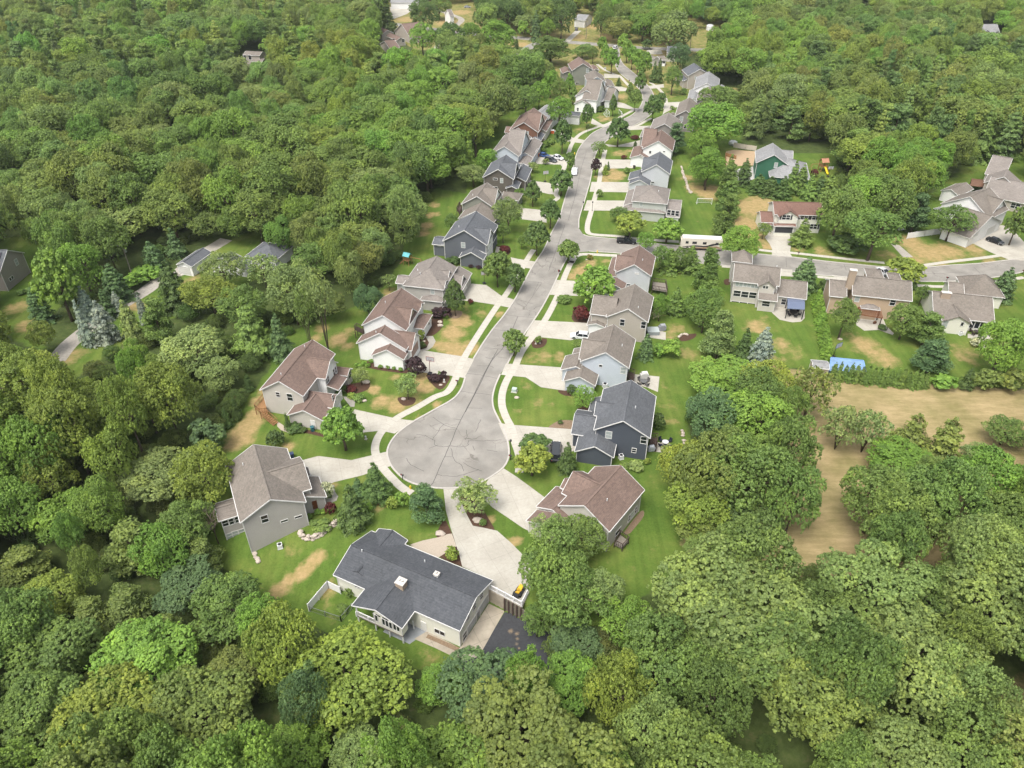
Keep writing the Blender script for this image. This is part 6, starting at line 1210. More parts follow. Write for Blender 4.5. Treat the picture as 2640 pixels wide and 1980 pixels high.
def broadleaf(seed,NL=46,n=8500,lr=(.20,.36),flat=1.0,size=.05,gap=0,shape=1.0,top=0):
    r=np.random.default_rng(seed); L=[]
    while len(L)<NL:
        v=r.normal(size=3); v/=np.linalg.norm(v)
        if v[2]<-.55 and r.random()<.75: continue
        rad=r.uniform(.55,.86)*(1-.28*max(0,-v[2])); 
        k=1-.0*top
        c=v*rad*np.array([1,1,1.0]); 
        if top: c[:2]*=max(.15,1-top*max(0,c[2]+.25))
        L.append((c,r.uniform(*lr)*(1 if not top else .8),r.normal()))
    L.append((np.zeros(3),.55,0)); cs=np.array([l[0] for l in L]); rs=np.array([l[1] for l in L]); CC=[];CN=[];CV=[]
    cr_=size*1.75
    for i,(c,lrad,sh) in enumerate(L):
        m=int((lrad/cr_)**2*2.6*(1-gap)); v=r.normal(size=(m,3)); v/=np.linalg.norm(v,axis=1,keepdims=True); v[:,2]=np.where(v[:,2]<-.35,-v[:,2]*.8,v[:,2])
        p=c+v*lrad*(1+r.normal(size=(m,1))*.13); d=np.linalg.norm(p[:,None]-cs[None],axis=2)/rs[None]; d[:,i]=9; keep=d.min(1)>.88
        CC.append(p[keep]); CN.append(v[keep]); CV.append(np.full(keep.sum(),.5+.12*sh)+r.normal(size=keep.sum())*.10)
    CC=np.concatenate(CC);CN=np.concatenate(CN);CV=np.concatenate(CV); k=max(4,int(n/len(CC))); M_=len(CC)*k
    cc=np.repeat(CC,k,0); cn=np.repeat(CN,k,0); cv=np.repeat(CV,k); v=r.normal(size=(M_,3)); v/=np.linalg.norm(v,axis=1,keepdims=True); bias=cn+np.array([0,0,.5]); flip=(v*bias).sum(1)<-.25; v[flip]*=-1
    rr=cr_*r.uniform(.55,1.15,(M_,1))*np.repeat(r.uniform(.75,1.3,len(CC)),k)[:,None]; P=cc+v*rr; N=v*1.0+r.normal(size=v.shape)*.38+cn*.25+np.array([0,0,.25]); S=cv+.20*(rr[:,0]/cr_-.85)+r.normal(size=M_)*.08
    P[:,2]*=flat
    return leafmesh('crown_leaves',P,N,size*r.uniform(.6,1.2,len(P)),np.clip(S,0,1),seed)
def conifer(seed,n_w=17,n=7000,droop=.25,power=1.0,size=.05,ragged=.12,bushy=1.0,nb=11):
    """crown spans z -1..1, radius 1 at the foot: whorls of drooping branches carrying needle sprays"""
    r=np.random.default_rng(seed); P=[];N=[];S=[]; tot=0; W=[]
    for i in range(n_w):
        t=(i+.5*r.random())/n_w; rad=max(.05,(1-t)**power)*(1+r.normal()*ragged); 
        for k in range(nb if t<.8 else nb-4): W.append((t,rad*r.uniform(.8,1.12),k*2*math.pi/nb+i*1.3+r.normal()*.2))
    ws=np.array([w_[1] for w_ in W]); ws=ws/ws.sum()
    for (t,rad,a),w_ in zip(W,ws):
        m=max(10,int(n*w_)); s=np.sqrt(r.random(m))*rad; side=r.normal(size=m)*.11*bushy*(1.25-s/max(rad,.01)*.8)*(.35+.65*rad)
        z=-1+2*t+.05-droop*(s**1.25)*(.4+.6*rad)+r.normal(size=m)*.022+.05*(1-np.abs(side)*6)
        x=np.cos(a)*s-np.sin(a)*side; y=np.sin(a)*s+np.cos(a)*side; P.append(np.stack([x,y,z],1))
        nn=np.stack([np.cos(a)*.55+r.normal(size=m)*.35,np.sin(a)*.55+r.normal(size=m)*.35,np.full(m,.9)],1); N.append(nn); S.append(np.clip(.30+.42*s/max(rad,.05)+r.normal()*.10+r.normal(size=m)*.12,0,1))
    P=np.concatenate(P);N=np.concatenate(N);S=np.concatenate(S)
    return leafmesh('crown_needles',P,N,size*r.uniform(.6,1.3,len(P)),S,seed,.55)
def pine(seed,n=7500,size=.05):
    r=np.random.default_rng(seed); P=[];N=[];S=[]; pl=[]
    for i in range(48):
        t=r.random()**.8; z=-.85+1.75*t; rad=(1-t*.72)*r.uniform(.45,.95); a=r.random()*6.28; pl.append((np.array([math.cos(a)*rad*.72,math.sin(a)*rad*.72,z]),r.uniform(.22,.36)*(1.15-.45*t)))
    pl.append((np.array([0,0,.85]),.2)); w=np.array([p[1]**2 for p in pl]); w/=w.sum()
    for (c,rad),ww in zip(pl,w):
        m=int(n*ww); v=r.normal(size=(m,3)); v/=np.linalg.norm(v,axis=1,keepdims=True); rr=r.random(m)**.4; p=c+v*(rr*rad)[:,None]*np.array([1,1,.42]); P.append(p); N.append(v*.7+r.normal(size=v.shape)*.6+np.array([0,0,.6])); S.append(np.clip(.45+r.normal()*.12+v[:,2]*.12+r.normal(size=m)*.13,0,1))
    P=np.concatenate(P);N=np.concatenate(N);S=np.concatenate(S); return leafmesh('crown_needles',P,N,size*r.uniform(.6,1.3,len(P)),S,seed,.5)
def trunkmesh(seed,limbs=7,r0=.055,split=False):
    m=MB(); r=random.Random(seed)
    if not split: m.tube([(0,0,-.05),(r.uniform(-.03,.03),r.uniform(-.03,.03),.5),(r.uniform(-.06,.06),r.uniform(-.06,.06),1.15)],[r0*1.25,r0*.8,r0*.25],7)
    for i in range(limbs):
        a=i*6.28/limbs+r.uniform(-.3,.3); z0=0.02 if split else r.uniform(.4,.8); L=r.uniform(.4,.65); 
        m.tube([(0,0,z0),(math.cos(a)*L*.35,math.sin(a)*L*.35,z0+.28*(2.2 if split else 1)),(math.cos(a)*L,math.sin(a)*L,min(1.3,z0+.45*(2.2 if split else 1)))],[r0*.55,r0*.4,r0*.12],5)
    me=bpy.data.meshes.new('trunk_wood'); me.from_pydata(m.v,[],m.f); me.polygons.foreach_set('use_smooth',[True]*len(me.polygons)); return me
def deadmesh(seed):
    m=MB(); r=random.Random(seed)
    def br(p,d2,L,rad,lv):
        q=p+d2*L; m.tube([p,p+d2*L*.5+Vector((r.uniform(-1,1),r.uniform(-1,1),r.uniform(-.5,1)))*L*.08,q],[rad,rad*.8,rad*.55],4)
        if lv: 
            for _ in range(4): 
                e=(d2+Vector((r.uniform(-1,1),r.uniform(-1,1),r.uniform(-.5,.8)))*.85).normalized(); br(p.lerp(q,r.uniform(.45,1)),e,L*r.uniform(.5,.75),rad*.55,lv-1)
    for i in range(9):
        a=i*.7; br(Vector((0,0,-.6+i*.12)),Vector((math.cos(a),math.sin(a),.55)).normalized(),.55,.022,3)
    me=bpy.data.meshes.new('bare_branches'); me.from_pydata(m.v,[],m.f); return me
# leaf material: colour carried per tree as the property "tint"; works for single trees and for the far woodland's instances
lm=bpy.data.materials.new('foliage'); lm.use_nodes=True; t=lm.node_tree; b=t.nodes['Principled BSDF']; b.inputs['Roughness'].default_value=.6; b.inputs['Specular IOR Level'].default_value=.35
at=t.nodes.new('ShaderNodeAttribute'); at.attribute_type='INSTANCER'; at.attribute_name='tint'
av=t.nodes.new('ShaderNodeAttribute'); av.attribute_name='leafvar'
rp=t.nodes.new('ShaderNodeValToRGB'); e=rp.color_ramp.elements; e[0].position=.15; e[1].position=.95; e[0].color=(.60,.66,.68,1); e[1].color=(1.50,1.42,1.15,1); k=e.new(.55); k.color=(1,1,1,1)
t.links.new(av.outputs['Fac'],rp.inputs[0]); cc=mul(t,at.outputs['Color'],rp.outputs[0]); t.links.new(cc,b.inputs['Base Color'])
tr_=t.nodes.new('ShaderNodeBsdfTranslucent'); hs2=t.nodes.new('ShaderNodeHueSaturation'); hs2.inputs['Value'].default_value=1.25; hs2.inputs['Hue'].default_value=.5; t.links.new(cc,hs2.inputs['Color']); t.links.new(hs2.outputs[0],tr_.inputs[0])
mx=t.nodes.new('ShaderNodeMixShader'); mx.inputs[0].default_value=.32; t.links.new(b.outputs[0],mx.inputs[1]); t.links.new(tr_.outputs[0],mx.inputs[2]); t.links.new(mx.outputs[0],t.nodes['Material Output'].inputs[0])
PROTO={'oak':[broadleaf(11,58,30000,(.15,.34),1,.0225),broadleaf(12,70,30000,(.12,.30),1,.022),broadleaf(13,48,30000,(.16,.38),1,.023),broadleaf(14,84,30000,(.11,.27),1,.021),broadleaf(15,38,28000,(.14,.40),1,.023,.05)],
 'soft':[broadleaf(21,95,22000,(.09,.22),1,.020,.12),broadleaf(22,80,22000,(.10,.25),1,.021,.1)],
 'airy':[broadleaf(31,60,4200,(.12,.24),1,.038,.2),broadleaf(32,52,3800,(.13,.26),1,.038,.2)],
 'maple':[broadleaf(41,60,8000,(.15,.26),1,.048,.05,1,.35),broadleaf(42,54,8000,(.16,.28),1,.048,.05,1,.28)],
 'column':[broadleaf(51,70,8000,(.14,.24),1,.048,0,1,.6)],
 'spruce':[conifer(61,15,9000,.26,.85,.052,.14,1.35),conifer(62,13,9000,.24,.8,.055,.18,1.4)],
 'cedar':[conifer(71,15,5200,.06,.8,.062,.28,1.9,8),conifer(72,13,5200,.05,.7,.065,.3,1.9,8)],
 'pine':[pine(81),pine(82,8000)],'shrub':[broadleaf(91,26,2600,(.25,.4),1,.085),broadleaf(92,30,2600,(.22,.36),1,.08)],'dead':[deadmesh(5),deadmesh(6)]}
for k,v in PROTO.items():
    for m_ in v: m_.materials.append(lm if k!='dead' else mat['deadwood'])
TRUNK=[trunkmesh(1),trunkmesh(2),trunkmesh(3,9)]; TSPLIT=[trunkmesh(4,6,.05,True)]; TBIR=[trunkmesh(5,5,.045,True)]; TCON=[trunkmesh(6,0,.05)]
for m_ in TRUNK+TSPLIT+TCON: m_.materials.append(mat['bark'])
TBIR[0].materials.append(mat['birchbark'])
TINT=dict(y=(.186,.232,.042),b=(.150,.245,.042),g=(.128,.190,.046),d=(.075,.118,.034),o=(.145,.180,.044),l=(.185,.240,.078),s=(.26,.32,.27),t=(.088,.145,.056),p=(.050,.026,.030),r=(.105,.024,.022),w=(.42,.44,.28),a=(.25,.20,.05),e=(.088,.142,.040))
ADJ=dict(y='yellow-green',b='bright green',g='mid-green',d='dark green',o='olive-green',l='pale grey-green',s='silvery blue',t='blue-green',p='purple-leaved',r='dark red',w='white-flowering',a='rust-tinged',e='deep green')
NOUN=dict(oak=('broadleaf_tree','broad-crowned tree','tree'),soft=('broadleaf_tree','soft-crowned tree','tree'),airy=('open_crowned_tree','open-crowned tree','tree'),maple=('street_tree','small rounded tree','tree'),column=('columnar_tree','dense egg-shaped tree','tree'),spruce=('spruce_tree','spruce','spruce tree'),cedar=('arborvitae','cone-shaped arborvitae','arborvitae'),pine=('pine_tree','pine','pine tree'),shrub=('shrub','shrub','shrub'),dead=('bare_tree','bare leafless tree','tree'))
TINT={k:(v[0]*1.20,v[1]*1.24,v[2]*1.25) if k not in 'sprwa' else v for k,v in TINT.items()}
trees=[]; cnt=0; PROT=[]
def put(kind,x,y,rad,a,tint,label,group=None,trunkh=1.2,z=None,name=None,split=None,cat=None,rnd=None):
    """one tree: crown ellipsoid of half-height a over trunkh metres of bare trunk"""
    global cnt; cnt+=1; rr=random.Random(cnt*7+1); z0=hg(x,y) if z is None else z
    nm,_,ct=NOUN[kind]; T=thing(name or nm,label,cat or ct,(x,y,z0),group)
    me=PROTO[kind][rr.randrange(len(PROTO[kind]))]; cz=trunkh+a
    if kind=='shrub':
        pass
    c=bpy.data.objects.new('crown' if kind!='shrub' else 'foliage',me); C.objects.link(c); c.parent=T; c.location=(0,0,cz); c.scale=(rad*rr.uniform(.94,1.06),rad*rr.uniform(.94,1.06),a); c.rotation_euler=(0,0,rr.random()*6.28)
    if kind in('oak','soft','airy','pine') : c.rotation_euler=(rr.uniform(-.12,.12),rr.uniform(-.12,.12),rr.random()*6.28)
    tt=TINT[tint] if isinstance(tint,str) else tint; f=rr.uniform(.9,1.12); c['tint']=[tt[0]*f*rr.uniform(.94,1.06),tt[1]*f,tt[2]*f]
    if kind!='shrub':
        tm=(TSPLIT if split=='s' else TBIR if split=='b' else TCON if kind in('spruce','cedar','pine') else TRUNK); m_=tm[rr.randrange(len(tm))]
        k=bpy.data.objects.new('trunk',m_); C.objects.link(k); k.parent=T; k.scale=(max(rad,1.2),max(rad,1.2),cz+ (a*.55 if kind in('spruce','cedar','pine') else a*.15)); k.rotation_euler=(0,0,rr.random()*6.28)
    trees.append((x,y,rad,T)); return T
def T(kind,c,x,y,w_,h_,tint,where,trunkh=None,group=None,split=None,zt=None,name=None):
    """crown given by its outline box in the photo; solved for ground spot, radius and height in metres"""
    s=K[c][2]; X,Y=nat(c,x,y); hw,hh=w_*s/2*(1.28 if kind in('spruce','pine') and c not in 'h' else 1.18 if kind in('maple','column') else 1.08 if kind!='shrub' else 1),h_*s/2*(1.04 if kind!='shrub' else 1)
    th=trunkh if trunkh is not None else (0 if kind=='shrub' else .3 if kind in('spruce','cedar','column') else .7)
    a=3.0
    for _ in range(14):
        g=G('x',X,Y,(hg(*G('x',X,Y)[:2]) if zt is None else zt)+th+a); px,py,d2=proj(g); m_=FPX/d2; rad=hw/m_
        ang=math.atan2(HC-g.z,g.y); R2=(hh/m_)**2-(rad*math.sin(ang))**2
        a2=math.sqrt(max(R2,(.35*rad)**2))/math.cos(ang); a=.5*a+.5*min(a2,rad*3.2)
    lab=f"{ADJ[tint]} {NOUN[kind][1]} {where}" if where[0]!='=' else where[1:]
    if c not in 'nmlj': PROT.append((X,Y,hw,hh,g.y))
    return put(kind,g.x,g.y,rad,a,tint,lab,group,th,None,name,split)
ORD='first second third fourth fifth sixth seventh eighth ninth tenth eleventh twelfth thirteenth fourteenth fifteenth sixteenth seventeenth eighteenth nineteenth twentieth'.split()
ORD+=['twenty-'+o for o in ORD[:9]]
# --- garden, street and landmark trees, one by one
for q in [
 ('maple','a',880,235,245,290,'b','between the beige house and the grey house drives'),('spruce','a',1075,548,175,235,'d','beside the curved walk at the mouth of the bulb'),('spruce','a',935,695,190,270,'d','behind the boulder wall, taller of the pair'),('spruce','a',972,585,90,120,'t','small, squeezed between two dark spruces'),
 ('shrub','a',1185,685,80,80,'y','on the lawn left of the pine, round one'),('shrub','a',1232,668,95,95,'b','touching the pine near the front house'),('pine','a',1380,672,235,255,'t','at the left side of the front driveway'),('airy','a',1660,645,270,230,'l','with white stems in the bed between two driveways',.8,None,'b'),
 ('shrub','a',1530,990,80,85,'y','in the mulch by the front house paver walk'),('shrub','a',478,302,98,98,'d','clipped round, alone on the lawn behind the grey house'),('cedar','a',552,195,46,95,'d','against the beige house garage corner'),('shrub','a',602,240,90,40,'d','low, along the beige garage wall'),('shrub','a',640,250,60,34,'d','low, nearest the blue bin'),
 ('shrub','a',1715,800,40,45,'g','beside the flat rock under the birch'),('shrub','a',815,718,62,75,'r','by the grey house porch bed'),('shrub','a',735,738,38,34,'b','first ball in the grey house front bed'),('shrub','a',770,735,38,36,'b','second ball in the grey house front bed'),('shrub','a',686,762,32,32,'b','ball at the grey house wall corner'),('shrub','a',705,805,42,40,'g','ball above the boulder wall'),('shrub','a',760,815,110,46,'g','spreading along the top of the boulder wall'),
 ('shrub','a',795,610,80,100,'w','in front of the grey house porch'),('shrub','a',918,1215,52,55,'g','at the cream house wall inside the fenced pen'),('shrub','a',885,1310,65,60,'g','in the corner of the chain-link pen'),('shrub','a',1060,672,60,45,'y','low, at the foot of the dark spruces'),('shrub','a',1040,715,40,60,'b','at the edge of the tall dark spruce'),
 ('maple','b',1088,652,212,225,'y','by the black pickup driveway'),('maple','b',1105,560,190,125,'e','behind the yellow-green street tree'),('spruce','b',1297,637,118,178,'d','beside the navy house garage'),('airy','b',1392,292,135,155,'b','between the navy and pale blue houses'),('shrub','b',1325,242,58,62,'d','clipped, at the pale blue garage corner'),('shrub','b',1840,437,78,98,'d','round, at the back corner of the navy house'),('shrub','b',1255,434,30,28,'d','small ball in the mulch by the navy house drive'),
 ('shrub','b',1705,690,90,36,'l','grassy, along the navy house foundation'),('shrub','b',1640,690,60,36,'g','next to the window well of the navy house'),('shrub','b',1770,668,40,40,'y','small, at the navy house back corner'),
 ('shrub','c',1398,1035,152,155,'p','beside the white house driveway hoop'),('airy','c',1332,1170,175,195,'l','in a round bed on the beige house lawn'),('airy','c',975,1092,130,125,'l','near the beige house side wing'),('shrub','c',895,1192,92,62,'r','low, in the beige house front bed'),('shrub','c',965,1262,95,55,'g','low, beside the beige house white rock'),('shrub','c',850,1195,50,50,'g','beside the beige house porch'),('shrub','c',1548,1112,95,70,'p','low, at the sidewalk end of the white house bed'),('shrub','c',1612,1085,52,62,'p','upright, by the sidewalk near the hoop'),('shrub','c',1580,1078,34,40,'g','small, between the dark shrubs by the sidewalk'),('shrub','c',905,1245,70,34,'y','low grasses by the beige house walk'),
 ('column','c',1695,492,168,275,'d','in front of the grey hip-roofed house'),('shrub','c',1585,612,142,92,'p','wide, in front of the white house wing'),('shrub','c',1815,525,46,38,'r','small ball at the hip-roofed house drive'),('shrub','c',1450,860,54,54,'d','clipped ball by the white house walk'),('shrub','c',1440,785,62,80,'y','at the white house stone entry'),('airy','c',1190,372,115,115,'l','at the forest edge behind the hip-roofed house'),
 ('oak','c',1030,520,185,240,'t','behind the white house'),('shrub','c',20,1270,34,50,'a','orange-tipped, at the end of the forest-edge row'),('cedar','c',15,1370,60,110,'d','at the forest edge by the beige house lawn'),('airy','c',660,500,240,470,'l','on bare split stems at the lawn edge behind the beige house',7,None,'s'),('airy','c',545,600,170,330,'g','on bare twin stems beside the pale split-stem tree',7,None,'s'),
 ('maple','d',370,832,185,200,'g','alone in the verge facing the white SUV driveway'),('maple','d',985,405,315,335,'b','big and leafy, in front of the brown-roofed corner house'),('shrub','d',885,622,122,112,'r','round, in front of the tan house'),('maple','d',245,272,215,265,'g','in front of the hip-roofed house lawn, left of its twin'),('maple','d',378,335,160,205,'e','in the verge beside the hip-roofed house drive'),('maple','d',790,137,155,170,'g','at the corner of the street and the side street'),
 ('airy','d',862,850,95,80,'g','before the pale blue house front'),('shrub','d',556,822,50,60,'g','behind two little posts in the small bed'),('spruce','d',1385,862,112,185,'t','behind the tan house patio'),('shrub','d',1475,900,95,95,'b','left half of the bright clump behind the tan house'),('shrub','d',1580,888,135,140,'b','right half of the bright clump behind the tan house'),('soft','d',1490,560,135,200,'b','close behind the tan house'),('spruce','d',1612,512,165,200,'g','between the tan house and the far hedge'),('shrub','d',1458,610,85,120,'w','behind the tan house corner'),
 ('soft','d',1770,545,200,230,'b','beyond the tan house yard, upper one'),('soft','d',1825,645,215,225,'g','beyond the tan house yard, lower one'),('pine','d',1860,270,210,330,'g','tall, at the east end of the conifer screen'),('spruce','d',1880,385,135,160,'g','shorter, below the tall screen spruce'),('soft','d',1495,190,175,190,'g','first in the conifer screen along the side street'),('spruce','d',1568,205,165,180,'g','second in the conifer screen along the side street'),('soft','d',1645,200,180,180,'g','third in the conifer screen along the side street'),('spruce','d',1725,195,180,200,'g','fourth in the conifer screen along the side street'),('soft','d',1925,475,120,130,'b','at the foot of the tall hedge beside the many-windowed house'),
 ('pine','d',1955,760,240,380,'l','large, on the shared lawn behind the tan house'),('shrub','d',302,127,75,52,'r','oval, in the slate-blue house front bed'),('shrub','d',755,505,110,30,'g','low mound at the tan house front lawn'),
 ('maple','e',990,1215,205,255,'e','in the verge before the slate-blue house'),('maple','e',1095,1030,165,215,'e','in the verge before the sage house'),('soft','e',772,1045,235,265,'l','covering the sage house garage'),('column','e',960,882,124,190,'e','upright, beside the umber house drive'),('soft','e',860,885,95,80,'g','below the umber house garage'),('soft','e',505,745,250,170,'l','at the forest edge behind the umber house'),('soft','e',610,630,190,180,'b','at the forest edge behind the light blue-grey house'),
 ('maple','e',1708,1120,245,205,'y','in front of the mint-grey house beside the side street'),('maple','e',1990,1160,215,190,'b','at the lawn corner by the side street hedge'),('soft','e',1620,1040,155,115,'g','low, at the mint-grey house front'),('soft','e',1825,1250,140,145,'b','next to the black pickup on the side street'),('maple','e',1232,1322,162,165,'g','small one beside the corner ramp'),
 ('soft','e',335,1105,115,140,'g','at the back corner of the slate-blue house'),('shrub','e',748,1312,78,54,'r','oval, by the slate-blue house walk'),('shrub','e',1472,885,52,55,'g','by the sidewalk north of the corner lawn'),('shrub','e',1657,608,42,30,'r','small ball on the off-white house lawn'),('shrub','e',1738,456,60,32,'r','small ball below the grey bend house'),('spruce','e',1742,505,30,42,'d','tiny, at the off-white house walk'),('shrub','e',1393,1372,46,40,'a','small, by the hydrant'),('shrub','e',1057,642,54,42,'o','clipped ball beside the parked cars'),
 ('shrub','e',370,1398,85,60,'d','dark one at the slate-blue garage corner'),('shrub','e',312,1402,70,54,'d','against the slate-blue gable wall'),('shrub','e',485,1440,46,30,'p','brownish, at the slate-blue garage wall'),('shrub','e',545,1448,46,30,'p','brownish, last at the slate-blue garage wall'),('shrub','e',1035,545,55,50,'g','near the light blue-grey house drive'),('shrub','e',1058,505,60,50,'g','beside the brick house walk, lower'),('shrub','e',1095,490,50,44,'g','beside the brick house walk, upper'),('soft','e',960,680,90,70,'l','small, before the umber house'),('shrub','e',1680,710,50,40,'g','at the pale grey house front'),
 ('soft','e',875,1250,70,90,'g','small, between the sage and slate-blue houses'),('soft','e',730,1180,120,140,'g','shading the bed beside the slate-blue house'),
 ('maple','f',842,275,145,215,'b','last in the left entrance row'),('maple','f',750,140,100,170,'b','first in the left entrance row'),('maple','f',778,215,105,170,'b','second in the left entrance row'),('maple','f',950,115,115,180,'b','first in the right entrance row'),('maple','f',985,185,115,190,'b','second in the right entrance row'),('maple','f',1035,245,120,200,'b','third in the right entrance row'),('maple','f',1090,285,120,220,'b','fourth in the right entrance row'),('maple','f',1150,315,140,230,'b','fifth in the right entrance row'),
 ('spruce','f',1245,385,85,170,'d','left of the dark trio beyond the right row'),('spruce','f',1290,375,90,200,'d','right of the dark trio beyond the right row'),('soft','f',1420,460,185,245,'g','large, at the lawn of the eastern far row'),('column','f',1113,480,112,205,'g','egg-shaped, in the middle of the winding part'),('column','f',1010,570,82,145,'g','smaller, left in the winding part'),('maple','f',1062,645,125,190,'g','between two curved driveways'),('maple','f',1235,722,180,235,'e','broad dark one inside the second bend'),('maple','f',1310,650,95,125,'e','half behind the broad dark bend tree'),('column','f',852,702,82,185,'e','rising through the front soccer goal'),('maple','f',607,802,125,205,'e','before the white slate-roofed gable'),('soft','f',340,765,245,275,'b','large, before the half-hidden white house'),('maple','f',372,992,165,295,'e','tall, in the brick house front yard'),('spruce','f',905,475,52,72,'d','small, on the powder-blue house lawn'),('column','f',440,500,100,170,'b','at the forest edge under the tall sage-grey house'),('maple','f',903,950,212,255,'e','large and round, on the east side of the bend'),('airy','f',722,1112,145,135,'g','light and vase-shaped, in the east verge'),('maple','f',686,1280,102,145,'p','round, in the east verge'),('cedar','f',778,1310,60,90,'y','first of the little group by the east walk'),('cedar','f',805,1275,38,80,'d','thin dark one of the little group by the east walk'),('maple','f',440,1230,108,155,'g','beside the parked white pickup'),('maple','f',360,1430,215,230,'e','in the verge before the umber house'),
 ('pine','f',1455,1010,225,255,'t','dark, behind the off-white house'),('soft','f',1850,690,380,340,'g','upper mass east of the taupe house'),('oak','f',1800,900,480,400,'b','broad, between the taupe house and the woods'),('oak','f',1745,1290,330,330,'b','in the rough ground left of the green house'),('soft','f',1700,1080,300,250,'b','above the rough ground left of the green house'),('shrub','f',720,740,110,50,'g','hedge-like, in front of the white far house'),('soft','f',1500,240,120,170,'t','right of the small beige far house'),('shrub','f',1410,728,50,30,'g','small, at the far east drive'),('shrub','f',1520,575,60,60,'g','small, at the grey farthest east house'),('soft','f',255,490,170,240,'b','in the forest edge by the powder-blue house'),('soft','f',350,560,150,220,'g','against the back of the white far house'),('soft','f',150,600,220,240,'b','at the forest edge above the half-hidden white house'),('soft','f',20,650,230,250,'g','at the forest edge above the brick house'),('column','f',470,600,90,170,'g','narrow, at the white far house corner'),('oak','f',260,180,230,230,'g','behind the tall sage-grey house'),('oak','f',560,190,200,110,'g','left of the far entrance row'),('soft','f',660,220,110,140,'g','touching the left entrance row'),
 ('pine','g',198,300,165,230,'g','uppermost of the tall screen beside the soccer lawn'),('pine','g',196,400,175,240,'g','second of the tall screen beside the soccer lawn'),('pine','g',190,500,175,250,'g','third of the tall screen beside the soccer lawn'),('soft','g',270,688,252,232,'b','dense, behind the motorhome'),('airy','g',420,600,95,95,'g','thin, at the cream house garage'),('spruce','g',672,612,140,165,'g','in front of the cream house'),
 ('oak','g',900,500,270,330,'g','left of the big group east of the cream house'),('oak','g',1060,400,300,300,'b','highest of the big group east of the cream house'),('oak','g',1240,430,300,330,'g','right of the big group east of the cream house'),('oak','g',1140,600,330,250,'g','front of the big group east of the cream house',4),('pine','g',1400,490,210,240,'t','left of the white fence'),('soft','g',1625,552,262,230,'g','in front of the white gabled house'),('shrub','g',940,695,220,60,'d','hedge-like, under the big group of trees'),
 ('spruce','g',688,875,158,200,'t','beside the side street by the many-windowed house'),('maple','g',1325,862,245,185,'y','on the verge north of the peach house'),('spruce','g',1965,940,135,200,'t','by the white ranch house at the right'),('soft','g',1435,1012,100,120,'g','between the peach and ranch houses'),('soft','g',935,1162,182,245,'g','at the peach house left rear corner'),('soft','g',1325,1180,245,240,'g','right of the pergola'),('pine','g',1470,1230,230,230,'g','left of the ranch house gable'),('pine','g',1505,1400,270,260,'t','largest on the lawn behind the ranch house'),('oak','g',1950,1350,290,370,'b','big, at the right edge behind the ranch house'),
 ('pine','g',140,1275,225,290,'l','left of the spruces on the striped lawn'),('spruce','g',300,1330,125,205,'d','dark, middle of the trio on the striped lawn'),('spruce','g',415,1355,155,270,'s','right of the trio on the striped lawn'),('spruce','g',60,870,125,200,'g','beyond the conifer screen end'),('soft','g',30,1090,230,250,'g','at the left end of the striped lawn'),('shrub','g',1570,1578,150,110,'b','at the edge of the dry field'),('cedar','g',1730,1545,95,130,'d','dark one at the field-side hedge gap'),('shrub','g',1850,1560,160,140,'o','rough hedge by the field, left'),('shrub','g',1990,1560,170,150,'o','rough hedge by the field, right'),
 ('spruce','g',300,230,95,160,'d','left rear of the green house patio'),('spruce','g',205,205,90,160,'g','beside the sandy yard'),('spruce','g',390,305,110,120,'d','first of the low screen below the green house'),('spruce','g',465,320,110,120,'d','second of the low screen below the green house'),('spruce','g',545,325,115,130,'d','third of the low screen below the green house'),('spruce','g',612,262,105,190,'g','tall one in front of the green garage'),('spruce','g',662,275,95,170,'g','tall one right of the green garage'),('spruce','g',720,325,110,140,'g','fourth of the low screen below the green house'),('spruce','g',780,325,110,140,'d','fifth of the low screen below the green house'),('spruce','g',842,330,120,150,'g','sixth of the low screen below the green house'),('soft','g',905,300,120,120,'g','end of the low screen below the green house'),('shrub','g',745,240,46,46,'r','ball beside the yellow slide'),('maple','g',2040,565,140,235,'g','at the right edge by the white garage'),('shrub','g',800,955,60,70,'d','at the peach house side wall'),('shrub','g',1380,965,30,50,'d','at the right of the peach house'),
 ('soft','k',210,1075,200,230,'b','round, at the left of the sandy yard'),('shrub','g',1175,1225,60,40,'d','beside the pergola patio'),('shrub','g',1800,1322,110,42,'w','bed behind the ranch house patio'),('shrub','g',865,1068,28,30,'d','dark one at the peach house wall'),
 ('maple','h',340,650,265,430,'b','brilliant, beside the lane at the left'),('oak','h',490,560,235,290,'b','behind the brilliant lane tree'),('spruce','h',505,760,110,190,'s','back left of the silvery group by the lane'),('spruce','h',487,880,110,250,'s','front left of the silvery group by the lane'),('spruce','h',605,870,165,240,'s','front middle of the silvery group by the lane'),('spruce','h',622,765,110,165,'t','back middle of the silvery group by the lane'),('spruce','h',692,760,85,130,'s','small one at the back of the silvery group'),('spruce','h',765,875,145,255,'l','front right of the silvery group by the lane'),('spruce','h',840,795,68,160,'s','thin, at the lane edge'),
 ('spruce','h',675,640,180,220,'t','left of the utility pole foot'),('spruce','h',900,475,150,160,'t','right of the utility pole'),('spruce','h',1030,400,125,160,'t','above the charcoal-roofed low house'),('spruce','h',1020,665,205,290,'d','between the lane and the low white house'),('spruce','h',220,770,160,200,'t','left of the brilliant lane tree'),
